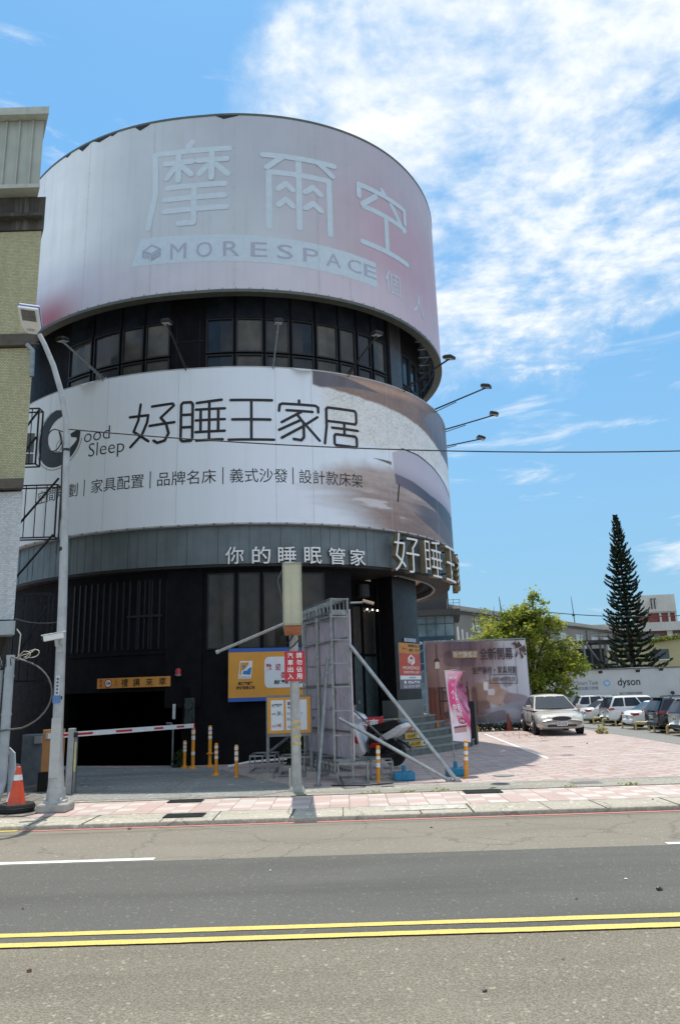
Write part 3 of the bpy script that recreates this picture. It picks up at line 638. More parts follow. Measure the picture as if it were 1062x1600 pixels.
def mid_col(s, z):
    base = srgb(234, 241, 252); c = base
    n1 = fbm(s, z, 2.2, 5); n2 = fbm(s + 9, z * 1.3, 9, 3); n3 = fbm(s * .35, z * 2.6, 2.0, 4)
    if s > 1.2:
        carpet = lerp3(srgb(184, 168, 162), srgb(146, 122, 114), sst(8.6, 6.7, z + .35 * n3)); carpet = tuple(x * (1 + .10 * n2 + .16 * n3) for x in carpet)
        lb = interp(s, [(1.2, 7.9), (2.25, 8.16), (2.85, 8.47), (3.69, 8.71), (5.13, 8.87), (10, 9.0)])
        fade = sst(1.9, 4.6, s + (z - 7.6) * 1.1 + .5 * n3) if z < 8.9 else 1
        m = sst(lb + .12, lb - .45, z + .12 * n1) * fade
        c = lerp3(c, carpet, m)
        swirl = sst(.15, .5, n3) * sst(8.2, 7.4, z) * sst(7.2, 4.5, s); c = lerp3(c, srgb(225, 222, 226), swirl * .7)
        bl = interp(s, BROWNLOW) + .05 * n1
        wl = interp(s, [(2.62, 9.95), (3.72, 9.30), (5.15, 9.2), (10, 9.2)])
        if s > 2.64:
            wool = lerp3(srgb(238, 237, 236), srgb(196, 193, 190), sst(-.5, 1.1, fbm(s, z, 22, 3) * 1.1 + .35 * n2 + .3 * n1)); c = lerp3(c, wool, sst(2.64, 3.4, s) * sst(wl - .15, wl + .25, z) * (1 - m))
            br = lerp3(srgb(146, 122, 112), srgb(112, 98, 98), sst(6, 9, s) + .4 * n1)
            og = sst(.24, .02, abs(z - interp(s, [(3.5, 11.35), (5.0, 11.33), (6.6, 11.40), (9, 11.3)]))) * sst(3.2, 4.4, s) * sst(8.2, 6, s)
            br = lerp3(br, srgb(196, 158, 138), og * .8); br = tuple(x * (1 + .12 * n2) for x in br)
            c = lerp3(c, br, sst(bl - .03, bl + .06, z) * sst(2.64, 2.68, s))
            if inside(s, z, WEDGE): c = tuple(x * (1 + .2 * n1) for x in srgb(104, 100, 108))
            if inside(s, z, BLUE): c = lerp3(srgb(92, 96, 114), srgb(128, 128, 140), sst(10, 11.3, z))
            if inside(s, z, SHAD): c = lerp3(c, srgb(78, 80, 94), .80 * sst(5.7, 7.2, s))
            if inside(s, z, BENCH): c = lerp3(srgb(196, 190, 204), srgb(154, 148, 166), sst(9.0, 8.2, z + .12 * (s - 5.5)))
            if inside(s, z, UNDER): c = lerp3(srgb(110, 104, 118), srgb(72, 76, 92), sst(5.6, 7.6, s))
            if inside(s, z, NOTCH): c = srgb(92, 78, 76)
    return tuple(max(0, min(1, x)) for x in c)
mbb = thing('curved_billboard', wrap(0, 6.66), 'white curved furniture shop billboard with black lettering around the middle of the drum', 'billboard')
Mi = drum_map(0)
sheet('print_sheet', mbb, print_mat('mid_print', .45, .07), Mi, lin(-10, 1.2, 120) + lin(1.23, 10.6, 330)[0:] + lin(10.8, 15, 30), lin(6.68, 11.53, 210), mid_col, .062, True)
mb = MB(); cslab(mb, -10, 15, 6.67, 11.52, -.10, .055); mb.build('backing', mat('backing_sheet', (.4, .4, .39)), mbb)
mb = MB(); cslab(mb, -10, 15, 6.64, 6.68, -.12, .07); cslab(mb, -10, 15, 11.53, 11.57, -.12, .066); mb.build('trim', mat('pale_trim', (.45, .46, .47), .5), mbb)
mb = MB()
for k in range(22): s = -9.6 + k * 1.12; mb.bar(wrap(s, 6.9, -.16), wrap(s, 11.4, -.16), .06); mb.bar(wrap(s, 11.3, -.1), wrap(s, 11.3, -.8), .06); mb.bar(wrap(s, 7.3, -.1), wrap(s, 7.3, -.8), .06)
mb.build('support_frame', M_galv, mbb)
for s0 in (-4.85, 1.95): mb = MB(); poly_fill(mb, [(s0, 11.55), (s0 + .75, 11.56), (s0 + .62, 11.46), (s0 + .30, 11.40)], lambda x, y, d: wrap(x, y, .075 + (11.56 - y) * 1.2), 0); mb.build('curled_corner', M_white, mbb)
mb = MB(); kk = [0]
def K(P, x0, y0, x1, y1, w=.085): stroke(mb, tr(P, x0, y0, x1, y1), w, Mi, lift=.066 + .0014 * (kk[0] % 9)); kk[0] += 1
H1 = (-2.95, 9.18, -1.52, 10.52)
for P in ([(.24, 1.0), (.20, .62), (.10, .36), (.44, .10)], [(.0, .72), (.42, .72), (.40, .55), (.30, .28), (.04, .0)], [(.50, .92), (.95, .95), (.98, .90), (.70, .63)], [(.46, .46), (1.0, .50)], [(.70, .63), (.82, .48), (.88, .25), (.80, .08), (.64, .04), (.56, .10)]): K(P, *H1)
H2 = (-1.36, 9.2, .0, 10.52)
for P in ([(.03, .06), (.03, .90), (.07, .95), (.25, .95), (.29, .90), (.29, .06), (.25, .02), (.07, .02), (.03, .06)], [(.03, .65), (.29, .65)], [(.03, .35), (.29, .35)],
          [(.38, .92), (.93, .97)], [(.66, .94), (.66, .02)], [(.36, .76), (1.0, .76)], [(.36, .50), (1.0, .50)], [(.36, .22), (1.0, .22)], [(.38, .02), (.96, .02)], [(.47, .76), (.47, .22)], [(.86, .76), (.86, .22)]): K(P, *H2)
H3 = (.12, 9.18, 1.45, 10.5)
for P in ([(.04, .97), (.96, .97)], [(.08, .50), (.92, .50)], [(.0, .02), (1.0, .02)], [(.5, .97), (.5, .02)]): K(P, *H3)
H4 = (1.58, 9.2, 2.86, 10.5)
for P in ([(.50, 1.0), (.50, .90)], [(.02, .72), (.04, .87), (.10, .90), (.90, .90), (.96, .86), (.96, .74)], [(.20, .74), (.82, .74)], [(.55, .72), (.08, .44)], [(.44, .66), (.60, .45), (.60, .10), (.54, .02), (.36, .04)], [(.54, .52), (.02, .25)], [(.58, .36), (.08, .06)], [(.94, .62), (.66, .42)], [(.60, .46), (.98, .04)]): K(P, *H4)
H5 = (3.0, 9.16, 4.12, 10.42)
for P in ([(.08, .60), (.92, .60), (.96, .66), (.96, .90), (.92, .95), (.10, .95), (.06, .90), (.06, .45), (.0, .02)], [(.22, .44), (1.0, .44)], [(.58, .60), (.58, .28)], [(.28, .04), (.28, .24), (.32, .28), (.90, .28), (.95, .24), (.95, .04), (.91, 0), (.32, 0), (.28, .04)]): K(P, *H5)
mb.build('lettering', M_ink, mbb)
for txt, x0, x1 in (('空間規劃', -6.55, -4.72), ('家具配置', -4.20, -2.42), ('品牌名床', -2.00, -.24), ('義式沙發', .16, 1.84), ('設計款床架', 2.18, 4.22)): mb = MB(); put_text(mb, txt, drum_map(.066), x0, 7.88, x1, 8.31, seg=.2); mb.build('lettering', M_ink, mbb)
for x in (-4.47, -2.22, -.04, 2.0): mb = MB(); poly_fill(mb, [(x - .015, 7.84), (x + .015, 7.84), (x + .015, 8.36), (x - .015, 8.36)], Mi, .066); mb.build('print_line', M_ink, mbb)
mb = MB(); put_text(mb, 'ood', drum_map(.066), -4.58, 9.56, -3.62, 9.98, seg=.2, offset=-.008); mb.build('lettering', M_ink, mbb)
mb = MB(); put_text(mb, 'Sleep', drum_map(.066), -4.38, 8.93, -3.10, 9.50, seg=.2, offset=-.008); mb.build('lettering', M_ink, mbb)
mb = MB()                                                            # the crescent G of the logo
cx, cz = -5.72, 9.95
outer = [(cx + 1.02 * math.cos(R(t)) * .98, cz + .98 * math.sin(R(t))) for t in range(100, 352, 9)]
inner = [(cx + .22 + .72 * math.cos(R(t)), cz + .08 + .60 * math.sin(R(t))) for t in range(338, 108, -9)]
poly_fill(mb, outer + [(cx + .98, cz + .02), (cx + .86, cz + .10), (cx + .55, cz + .02), (cx + .60, cz - .10), (cx + .84, cz - .16)] + inner[1:] + [(cx + .30, cz + .72), (cx + .15, cz + .9)], Mi, .067)
mb.build('logo', M_ink, mbb)
mb = MB()
for a, b in ((100, 350),):
    stroke(mb, [(cx + 1.07 * math.cos(R(t)), cz - .03 + 1.03 * math.sin(R(t))) for t in range(110, 352, 6)], .018, Mi, 3, .066)
mb.build('print_line', M_ink, mbb); mb = MB()
stroke(mb, [(5.89, 9.45), (6.76, 9.42), (7.74, 9.25), (8.9, 8.96), (9.8, 8.66)], .045, Mi, 3, .066); mb.build('print_line', M_ink, mbb); mb = MB(); stroke(mb, [(5.68, 8.2), (5.58, 7.63)], .06, Mi, 3, .066); mb.build('print_line', M_ink, mbb); mb = MB()
stroke(mb, [(-5.55, 9.9), (-5.75, 9.75), (-5.78, 9.5), (-5.6, 9.45), (-5.45, 9.7), (-5.55, 9.9)], .02, Mi, 3, .066); mb.build('print_line', M_ink, mbb)

# sheet seams and fixings of the two skins
M_seam1 = mat('skin_seam', (.50, .51, .53), .6); M_clip = mat('skin_clip', (.16, .16, .16), .5)
for k, s in enumerate((-7.6, -5.0, -2.45, .25, 2.95, 4.05, 6.6, 9.0)):
    mb = MB(); cslab(mb, s, s + .012, 14.2, 20.6, .055, .0655, .1)
    for j in range(60 if k in (2, 4) else 12): cslab(mb, s - .04, s + .05, 14.35 + j * (.1 if k in (2, 4) else .5), 14.362 + j * (.1 if k in (2, 4) else .5), .055, .066, .1)
    mb.build('sheet_seam', M_seam1, ub)
for k, s in enumerate((-6.2, -3.75, -1.42, 1.5, 2.6, 5.3, 8.0)):
    mb = MB(); cslab(mb, s, s + .010, 6.7, 11.5, .055, .0648, .1); mb.build('sheet_seam', M_seam1, mbb)
for k in range(38): s = -8.6 + k * .52; mb = MB(); mb.box(wrap(s, 6.655, .075), (.05, .05, .035)); mb.build('fixing_clip', M_clip, mbb)
for k in range(46): s = -8.5 + k * .42; mb = MB(); mb.box(wrap(s, 14.20, .07), (.03, .03, .06)); mb.build('fixing_clip', M_galv, ub)
# channel letters on the fascia
fl = thing('shop_sign', wrap(2, 5.72, -.12), 'row of six small white channel characters on the grey fascia', 'sign')
for ch, x in zip('你的睡眠管家', (.29, 1.06, 1.81, 2.58, 3.33, 4.02)):
    mb = MB(); put_text(mb, ch, drum_map(-.12), x - .265, 5.49, x + .265, 5.99, offset=.008, ext=.07); mb.build('character', [M_wink, M_black], fl)
fr_ = thing('shop_sign', wrap(7, 5.9, .2), 'large white and tan channel characters standing off the right end of the fascia', 'sign')
M_tanl = mat('letter_side', (.27, .215, .125), .45, .2)
for k, (ch, x) in enumerate(zip('好睡王家居', (5.74, 7.16, 8.58, 10.0, 11.4))):
    mb = MB(); sgn = {'好': [H1, 0], '睡': [H2, 1], '王': [H3, 2], '家': [H4, 3], '居': [H5, 4]}
    put_text(mb, ch, drum_map(.02), x - .55, 5.36, x + .55, 6.56, offset=-.012, ext=.20, seg=.4); mb.build('character', [M_wink, M_tanl], fr_)
mb = MB()
for x in (5.74, 7.16, 8.58, 10, 11.4):
    for z in (5.65, 6.4): mb.bar(wrap(x, z, -.16), wrap(x, z, .05), .05)
mb.build('bracket', M_sof, fr_)
# billboard flood lamps on long arms
for i, (s, hz, txt) in enumerate(((-3.95, .0, 'black billboard flood lamp on an arm, leftmost along the white billboard'), (-1.2, .1, 'black billboard flood lamp on an arm above the second character'), (1.45, .05, 'black billboard flood lamp on an arm above the gap before the sand picture'), (3.85, .05, 'black billboard flood lamp on an arm in front of the rightmost dark windows'), (6.15, .05, 'black billboard flood lamp whose head crosses the round corner of the top billboard'), (8.45, .05, 'black billboard flood lamp reaching far into the sky, uppermost of the three there'), (10.7, .05, 'black billboard flood lamp against the sky, middle of the three there'), (12.9, .05, 'short looking black billboard flood lamp against the sky, lowest of the three there'))):
    t = thing('billboard_lamp', wrap(s, 11.58, 0), txt, 'lamp', 'flood lamps over the white billboard')
    a, b = wrap(s, 11.58, -.05), wrap(s, 11.98 + hz, 1.95)
    mb = MB(); mb.tube([a, b], .028, 8); mb.tube([wrap(s, 11.50, .05), wrap(s, 11.72, .85)], .016, 6); mb.tube([wrap(s, 11.45, -.05), wrap(s, 11.66, -.05)], .04, 8); mb.build('arm', M_black if i not in (0, 2) else M_galv, t)
    d = (b - a).normalized(); sd = d.cross(Vector((0, 0, 1))).normalized(); u = sd.cross(d)
    Mx = Matrix((sd, d, u)).transposed() @ Matrix.Rotation(R(-28), 3, 'X')
    mb = MB(); mb.box(b + Vector((0, 0, .05)), (.26, .34, .10), M=Mx); mb.box(b + Vector((0, 0, .10)), (.18, .24, .07), M=Mx); hd = mb.build('lamp_head', M_black, t, bevel=.015)
    mb = MB(); mb.box(b + Mx @ Vector((0, 0, -.053)) + Vector((0, 0, .05)), (.21, .28, .01), M=Mx); mb.build('lamp_glass', mat('flood_glass', (.5, .5, .5), .2), hd)

# ------------------------------------------------------------------ tiled building on the left edge
def small_tile(name, col, grout, w=.062, h=.036, streak=.4):
    m = bpy.data.materials.new(name); m.use_nodes = True; nt = m.node_tree; b = nt.nodes['Principled BSDF']
    t = nt.nodes.new('ShaderNodeTexCoord'); v = t.outputs['Object']
    s = nt.nodes.new('ShaderNodeSeparateXYZ'); lnk(nt, v, s.inputs[0])
    cb_ = nt.nodes.new('ShaderNodeCombineXYZ'); lnk(nt, mth(nt, 'ADD', s.outputs[0], s.outputs[1]), cb_.inputs[0]); lnk(nt, s.outputs[2], cb_.inputs[1])
    br = nt.nodes.new('ShaderNodeTexBrick'); lnk(nt, cb_.outputs[0], br.inputs['Vector']); br.offset = .5
    br.inputs['Scale'].default_value = 1; br.inputs['Brick Width'].default_value = w; br.inputs['Row Height'].default_value = h; br.inputs['Mortar Size'].default_value = .0045
    br.inputs['Color1'].default_value = (*[c * 1.12 for c in col], 1); br.inputs['Color2'].default_value = (*[c * .82 for c in col], 1); br.inputs['Mortar'].default_value = (*grout, 1)
    mp = nt.nodes.new('ShaderNodeMapping'); mp.inputs['Scale'].default_value = (4, 4, .3); lnk(nt, v, mp.inputs[0])
    c = mixc(nt, mth(nt, 'MULTIPLY', rng(nt, nz(nt, mp.outputs[0], 1, 6, .6), .45, .75), streak), br.outputs['Color'], [x * .45 for x in col])
    c = mixc(nt, mth(nt, 'MULTIPLY', rng(nt, nz(nt, v, 1.1, 6, .6), .45, .8), .35), c, [x * .6 for x in col])
    lnk(nt, c, b.inputs['Base Color']); b.inputs['Roughness'].default_value = .5
    bn = nt.nodes.new('ShaderNodeBump'); bn.inputs['Strength'].default_value = .6; bn.inputs['Distance'].default_value = .006; bn.invert = True
    lnk(nt, br.outputs['Fac'], bn.inputs['Height']); lnk(nt, bn.outputs[0], b.inputs['Normal'])
    return m
M_tileg = small_tile('mosaic_yellow_green', (.53, .495, .285), (.20, .19, .125)); M_tilew = small_tile('mosaic_white', (.62, .65, .67), (.44, .46, .47), .062, .036, .3)
M_shgrey = mat('painted_sheet', (.40, .42, .37), .5, .1, .08, 2, streak=.4, streak_col=(.25, .26, .22), stain=.3)
M_slab = mat('stained_slab', (.10, .085, .07), .8, 0, .3, 2, streak=.6, streak_col=(.03, .028, .025))
LB = thing('tiled_building', (-8.5, 18, 0), 'old yellow green tiled building with grey sheet parapet at the left edge', 'building')
XB, YB = -6.44, 14.45; D_ = 7.0
def corner_box(mb, x1, y0, z0, z1, w=6, d=6, k=.56):
    # the side wall falls back to the left, away from the drum
    mb.prism([(x1 - w, y0), (x1, y0), (x1 - k * d, y0 + d), (x1 - w - k * d, y0 + d)], (0, 0, z0), (1, 0, 0), (0, 1, 0), (0, 0, 1), z1 - z0)
mb = MB(); corner_box(mb, XB - .02, YB, 9.52, 12.05); corner_box(mb, XB - .005, YB + .01, 6.28, 9.22); mb.build('upper_wall', M_tileg, LB)
mb = MB(); corner_box(mb, XB - .01, YB + .02, 3.42, 6.02); mb.build('lower_wall', M_tilew, LB)
mb = MB(); corner_box(mb, XB + .06, YB - .10, 9.24, 9.50, 6.1); corner_box(mb, XB + .05, YB - .12, 6.06, 6.26, 6.1); mb.build('ledge', M_slab, LB)
mb = MB(); corner_box(mb, XB + .04, YB - .04, 12.07, 12.9, 6.1); corner_box(mb, XB + .07, YB - .22, 12.3, 12.38, 6.1); mb.build('eaves_band', mat('soot_band', (.06, .055, .045), .85, 0, .35, 1.5, streak=.7, streak_col=(.2, .19, .16)), LB)
mb = MB(); corner_box(mb, XB - .02, YB - .28, 13.02, 14.72, 6.1)
for k in range(18): mb.box((XB - .25 - k * .30, YB - .30, 13.87), (.035, .05, 1.68))
mb.cur = 1; corner_box(mb, XB + .02, YB - .34, 12.92, 13.02, 6.15); corner_box(mb, XB + .16, YB - .48, 14.73, 14.92, 6.3)
mb.build('parapet', [M_shgrey, mat('parapet_cap', (.46, .48, .42), .5, .1, .08, streak=.3)], LB)
mb = MB(); corner_box(mb, XB - .12, YB + .25, 0, 3.2, 6); mb.build('ground_floor_wall', mat('bare_render', (.10, .085, .06), .9, 0, .4, 2, streak=.6, streak_col=(.03, .025, .02), bump=.5, bs=14), LB)
mb = MB(); corner_box(mb, XB + .16, YB - .28, 3.10, 3.36, 6.2); mb.build('canopy', mat('canopy_paint', (.36, .40, .42), .6, 0, .15, 3, streak=.3), LB)
mb = MB(); mb.tube([(XB - .42, YB - .06, 2.95), (XB - .20, YB - .06, 2.62), (XB - .16, YB - .06, 2.5), (XB - .19, YB - .06, .3), (XB - .20, YB - .2, .04)], .055, 10)
mb.build('drain_pipe', mat('pvc_grey', (.40, .44, .46), .5, 0, .12, 4, stain=.4, stain_col=(.25, .25, .23), ss=4), LB)
mb = MB(); mb.tube([(XB + .05, YB - .14, 2.72), (XB + .06, YB - .14, .4), (XB + .02, YB - .3, .03)], .085, 12)
for z in (.9, 1.6, 2.3): mb.tube([(XB + .055, YB - .14, z), (XB + .055, YB - .14, z + .05)], .094, 12)
mb.build('drain_pipe', mat('pvc_grey', (.40, .44, .46)), LB)
for k in range(3):
    mb = MB(); zz = 1.3 + .42 * k; mb.lathe([(.13, 0), (.13, .06), (.09, .09), (.07, .09), (.065, .10)], (XB - .45, YB + .24, zz), 16, Matrix.Rotation(R(90), 3, 'X')); mb.box((XB - .45, YB + .2, zz - .19), (.16, .1, .12)); mb.build('meter', mat('meter_grey', (.30, .32, .31), .5), LB)
mb = MB()
for i in range(7):
    x = XB - .02 + .012 * i; mb.tube([(x, YB - .16, 3.05), (x + rnd.uniform(-.05, .08), YB - .2, 2.85), (x + rnd.uniform(-.1, .12), YB - .22, 2.6 + rnd.uniform(-.1, .15)), (x - .12, YB - .14, 2.45)], .009, 5)
mb.build('cable_tangle', M_black, LB)
mb = MB(); mb.tube([(XB + .18, YB - .24, 3.2), (XB + .26, YB - .24, 3.1), (XB + .24, YB - .22, 2.75), (XB + .22, YB - .2, 2.62)], .013, 6); mb.build('cable', mat('cream_cable', (.55, .52, .42), .6), LB)
cw = MB()
P = [(XB + .15, YB - .2, 2.62)] + [(XB + .34 + .13 * math.sin(t * 2.9 + .4 * math.sin(t)) + .035 * t, YB - .24 - .03 * math.sin(t * 3), 2.72 + .075 * math.cos(t * 2.1 + .7) + .02 * math.sin(5 * t)) for t in lin(0, 6, 44)]
cw.tube(P, .008, 5); tag(cw.build('cable_coil', mat('cream_cable', (.55, .52, .42))), 'loose coil of cream cable hanging at the old building corner', 'cable')
cw = MB(); cw.tube([(XB + .1, YB - .2, 2.68)] + [(XB + .1 + .85 * math.sin(t), YB - .3, 1.98 + .66 * math.cos(t) * 1.0) for t in lin(.35, 2.75, 16)] + [(XB - .4, YB - .2, 1.30)], .016, 6)
tag(cw.build('cable_loop', mat('cable_grey', (.12, .12, .115), .6)), 'big grey cable loop bulging from the old building corner', 'cable')
mb = MB(); mb.tube([(XB - .07, YB - .18, 9.2), (XB + .05, YB - .16, 9.05), (XB + .04, YB - .1, 8.5)], .05, 8); mb.build('rain_spout', M_galv, LB)
mb = MB()
for k in range(9): mb.box((XB - .5 - k * .16, YB - .13, 2.2), (.08, .04, 1.6))
mb.build('shutter', mat('rusty_slats', (.10, .075, .05), .8, .2, .4, 6), LB)

# steel fire-escape frames in the gap between the two buildings
def lattice_frame(name, label, x0, x1, y0, y1, z0, z1, nv, diag, group=None, m=None):
    t = thing(name, ((x0 + x1) / 2, (y0 + y1) / 2, z0), label, 'steel frame', group); m = m or mat('dark_steel', (.035, .035, .04), .5, .5, .3, 8)
    for x in (x0, x1):
        for y in (y0, y1): mb = MB(); mb.bar((x, y, z0), (x, y, z1), .035); mb.build('corner_post', m, t)
    mb = MB()
    for z in (z0, z1):
        mb.bar((x0, y0, z), (x1, y0, z), .03); mb.bar((x0, y1, z), (x1, y1, z), .03); mb.bar((x0, y0, z), (x0, y1, z), .03); mb.bar((x1, y0, z), (x1, y1, z), .03)
    mb.build('rail', m, t); mb = MB()
    for k in range(1, nv):
        x = x0 + (x1 - x0) * k / nv; mb.bar((x, y0, z0), (x, y0, z1), .018)
    mb.build('baluster', m, t); mb = MB()
    for a, b in diag: mb.bar(a, b, .045, .035)
    if diag: mb.build('diagonal_brace', m, t)
    return t
yA = 17.2
lattice_frame('balcony_cage', 'dark steel balcony cage with grey boards beside the yellow tiles', -7.92, -7.42, yA, yA + .25, 7.5, 8.95, 3, [((-7.88, yA, 7.55), (-7.44, yA, 8.2)), ((-7.88, yA, 8.2), (-7.42, yA, 8.9))])
mb = MB(); mb.box((-7.68, yA + .15, 8.1), (.26, .03, .5)); mb.box((-7.68, yA + .15, 7.68), (.26, .03, .26)); tag(mb.build('cage_board', mat('grey_board', (.22, .25, .28), .6, 0, .15, 3)), 'pair of weathered grey boards hung inside the upper balcony cage', 'board')
lattice_frame('stair_frame', 'dark steel stair frame with stepped rails against the white billboard', -7.85, -6.84, yA, yA + .25, 5.65, 6.95, 4, [((-7.75, yA - .05, 5.9), (-6.80, yA - .05, 7.1)), ((-7.72, yA - .05, 4.62), (-6.85, yA - .05, 5.7))])
lattice_frame('stair_frame', 'lower dark steel stair frame in the shade beside the garage wall', -7.85, -6.87, yA, yA + .25, 2.3, 4.30, 5, [((-7.7, yA - .04, 2.5), (-6.9, yA - .04, 4.0))])

# ------------------------------------------------------------------ street lamp with camera
M_lpole = mat('lamp_pole_grey', (.44, .45, .45), .5, .25, .14, 5, streak=.45, streak_col=(.26, .25, .23), stain=.3, stain_col=(.2, .18, .15), ss=5)
lp = thing('street_lamp', (-5.06, 13.5, 0), 'tall bent grey street lamp pole with a white lamp head', 'street lamp')
mb = MB(); mb.tube([(-5.06, 13.5, .22), (-5.085, 13.48, 1.1), (-5.13, 13.47, 3.6), (-5.18, 13.46, 5.2), (-5.22, 13.45, 6.6), (-5.27, 13.45, 7.2), (-5.40, 13.45, 7.75), (-5.58, 13.45, 8.30), (-5.78, 13.45, 8.75), (-5.90, 13.45, 8.98)], [.150, .094, .080, .070, .060, .057, .055, .052, .049, .046], 16)
mb.build('pole', M_lpole, lp, smooth='angle')
mb = MB(); mb.lathe([(.20, .14), (.20, .17), (.165, .19), (.150, .36), (.145, .37)], (-5.06, 13.5, 0), 16)
for k in range(4):
    t = R(45 + 90 * k); mb.prism([(0, 0), (.11, 0), (0, .24)], (-5.06 + .10 * math.cos(t), 13.5 + .10 * math.sin(t), .17), (math.cos(t), math.sin(t), 0), (0, 0, 1), (-math.sin(t), math.cos(t), 0), .015)
    mb.lathe([(.028, 0), (.028, .07), (.01, .09)], (-5.06 + .19 * math.cos(t), 13.5 + .19 * math.sin(t), .14), 8)
mb.build('base_flange', M_lpole, lp)
mb = MB(); mb.box((-5.05, 13.48, .07), (.52, .46, .14)); mb.build('footing', M_conc, lp, bevel=.03)
mb = MB(); mb.box((-5.075, 13.38, 1.05), (.17, .05, 1.0)); mb.build('access_cover', mat('cover_grey', (.48, .49, .48), .5, .1, .1, 5, stain=.4, stain_col=(.3, .28, .25), ss=5), lp, bevel=.01)
mb = MB(); mb.tube([(-5.18, 13.46, 4.55), (-5.18, 13.46, 4.62)], .072, 12); mb.tube([(-5.215, 13.45, 6.5), (-5.215, 13.45, 6.55)], .066, 12); mb.tube([(-5.1, 13.47, 1.86), (-5.1, 13.47, 1.92)], .088, 12)
mb.build('clamp_band', M_black, lp)
mb = MB(); mb.box((-5.10, 13.385, 2.1), (.07, .012, .36)); stk = mb.build('sticker', mat('sticker_white', (.6, .62, .62), .4), lp)
mb = MB(); mb.box((-5.10, 13.375, 1.87), (.14, .012, .13)); mb.build('sticker', mat('sticker_blue', (.10, .20, .42), .5), lp)
mb = MB()
for k in range(5): mb.box((-5.10, 13.377, 1.98 + .06 * k), (.035, .006, .035))
mb.build('sticker_text', mat('ink_blue', (.05, .08, .25), .5), stk)
Mh = Matrix(((.86, .35, -.36), (-.30, .935, .19), (.40, -.055, .914)))
def hb(mb, c, d): mb.box(Vector((-6.02, 13.2, 9.22)) + Mh @ Vector(c), d, M=Mh)
poly = [(-.09, -.26), (.09, -.26), (.185, -.12), (.195, .34), (-.195, .34), (-.185, -.12)]
O = Vector((-6.04, 13.30, 9.16)); Uh, Vh = Vector((.86, .12, -.10)).normalized(), Vector((-.42, -.72, .42)).normalized(); Nh = Uh.cross(Vh).normalized()
Vh = Nh.cross(Uh); Nh = -Nh
mb = MB(); mb.prism(poly, O, Uh, Vh, Nh, .07); lh = mb.build('lamp_head', M_white, lp, bevel=.012)
mb = MB(); mb.prism([(x * 1.03, y * 1.03) for x, y in poly], O + Nh * .07, Uh, Vh, Nh, .03); mb.build('blue_rim', mat('blue_trim', (.06, .12, .40), .4), lh)
mb = MB(); mb.prism([(x * .98, y * .98) for x, y in poly], O + Nh * .10, Uh, Vh, Nh, .05); mb.build('top_cover', M_white, lh)
mb = MB(); mb.prism([(-.135, .05), (.135, .05), (.135, .30), (-.135, .30)], O - Nh * .008, Uh, Vh, Nh, .007); mb.build('lamp_glass', mat('led_glass', (.16, .16, .15), .25, 0, .2, 20), lh)
mb = MB(); put_text(mb, 'LED', plane_map(O, Uh, Vh, -Nh, .004), -.07, -.18, .07, -.13); mb.build('lettering', M_ink, lh)
cc = thing('security_camera', (-5.12, 13.3, 2.85), 'white bullet security camera on the street lamp pole', 'security camera')
d = Vector((-.30, -.10, -.06)).normalized(); u = Vector((0, 0, 1)); sd = d.cross(u).normalized(); Mx = Matrix((d, sd, sd.cross(d))).transposed()
mb = MB(); mb.box((-5.17, 13.25, 2.95), (.34, .11, .10), M=Mx); mb.box((-5.175, 13.25, 3.012), (.42, .13, .015), M=Mx); mb.build('housing', M_white, cc, bevel=.012)
mb = MB(); mb.tube([(-5.10, 13.38, 2.78), (-5.12, 13.28, 2.80), (-5.13, 13.26, 2.90)], .028, 8); mb.box((-5.1, 13.385, 2.76), (.1, .03, .14)); mb.build('bracket', M_lpole, cc)
mb = MB(); mb.lathe([(.035, 0), (.035, .012)], Vector((-5.17, 13.25, 2.95)) + d * .17, 12, Matrix.Rotation(R(90), 3, 'X') @ Matrix.Identity(3)); mb.build('lens', M_black, cc)

# traffic cone in an old tyre
cn = thing('traffic_cone', (-5.72, 13.46, 0), 'orange traffic cone with a white collar standing in a black tyre', 'traffic cone')
mb = MB(); mb.lathe([(.165, .08), (.155, .10), (.078, .53)], (-5.72, 13.46, 0), 20); mb.lathe([(.060, .62), (.036, .745), (.030, .75), (.02, .752)], (-5.72, 13.46, 0), 20)
mb.build('cone', mat('cone_orange', (.70, .085, .03), .5, 0, .12, 6, stain=.3, stain_col=(.35, .06, .03), ss=8), cn, smooth='angle')
mb = MB(); mb.lathe([(.0785, .53), (.0605, .62)], (-5.72, 13.46, 0), 20); mb.build('collar', M_refl, cn, smooth='angle')
tt = thing('old_tyre', (-5.72, 13.46, 0), 'worn black tyre lying flat under the orange cone', 'tyre')
mb = MB(); mb.lathe([(.17, .02), (.26, .0), (.29, .02), (.305, .06), (.305, .12), (.285, .15), (.25, .16), (.17, .14), (.16, .08)], (-5.72, 13.46, .0), 28)
mb.build('tyre', M_rubber, tt, smooth='angle')
mb = MB(); mb.tube([(-5.72 + .307 * math.cos(R(a)), 13.46 + .307 * math.sin(R(a)), .09) for a in range(0, 361, 15)], .012, 5); mb.build('tread_groove', M_black, tt)
mb = MB(); mb.prism([(-.10, -.02), (.12, 0), (.16, .2), (-.04, .26)], (-6.05, 13.95, .02), (1, .1, 0), (0, .3, .95), (0, -1, .3), .02); tag(mb.build('paper_scrap', M_white), 'scrap of white board leaning behind the cone', 'litter')
mb = MB(); mb.prism([(0, 0), (.2, 0), (.12, .9), (0, 1.0)], (-6.25, 14.3, .02), (1, -.3, 0), (-.1, .15, 1), (.3, 1, 0), .03); tag(mb.build('leaning_board', mat('pvc_grey', (.4, .44, .46))), 'narrow grey board leaning at the foot of the drain pipes', 'board')

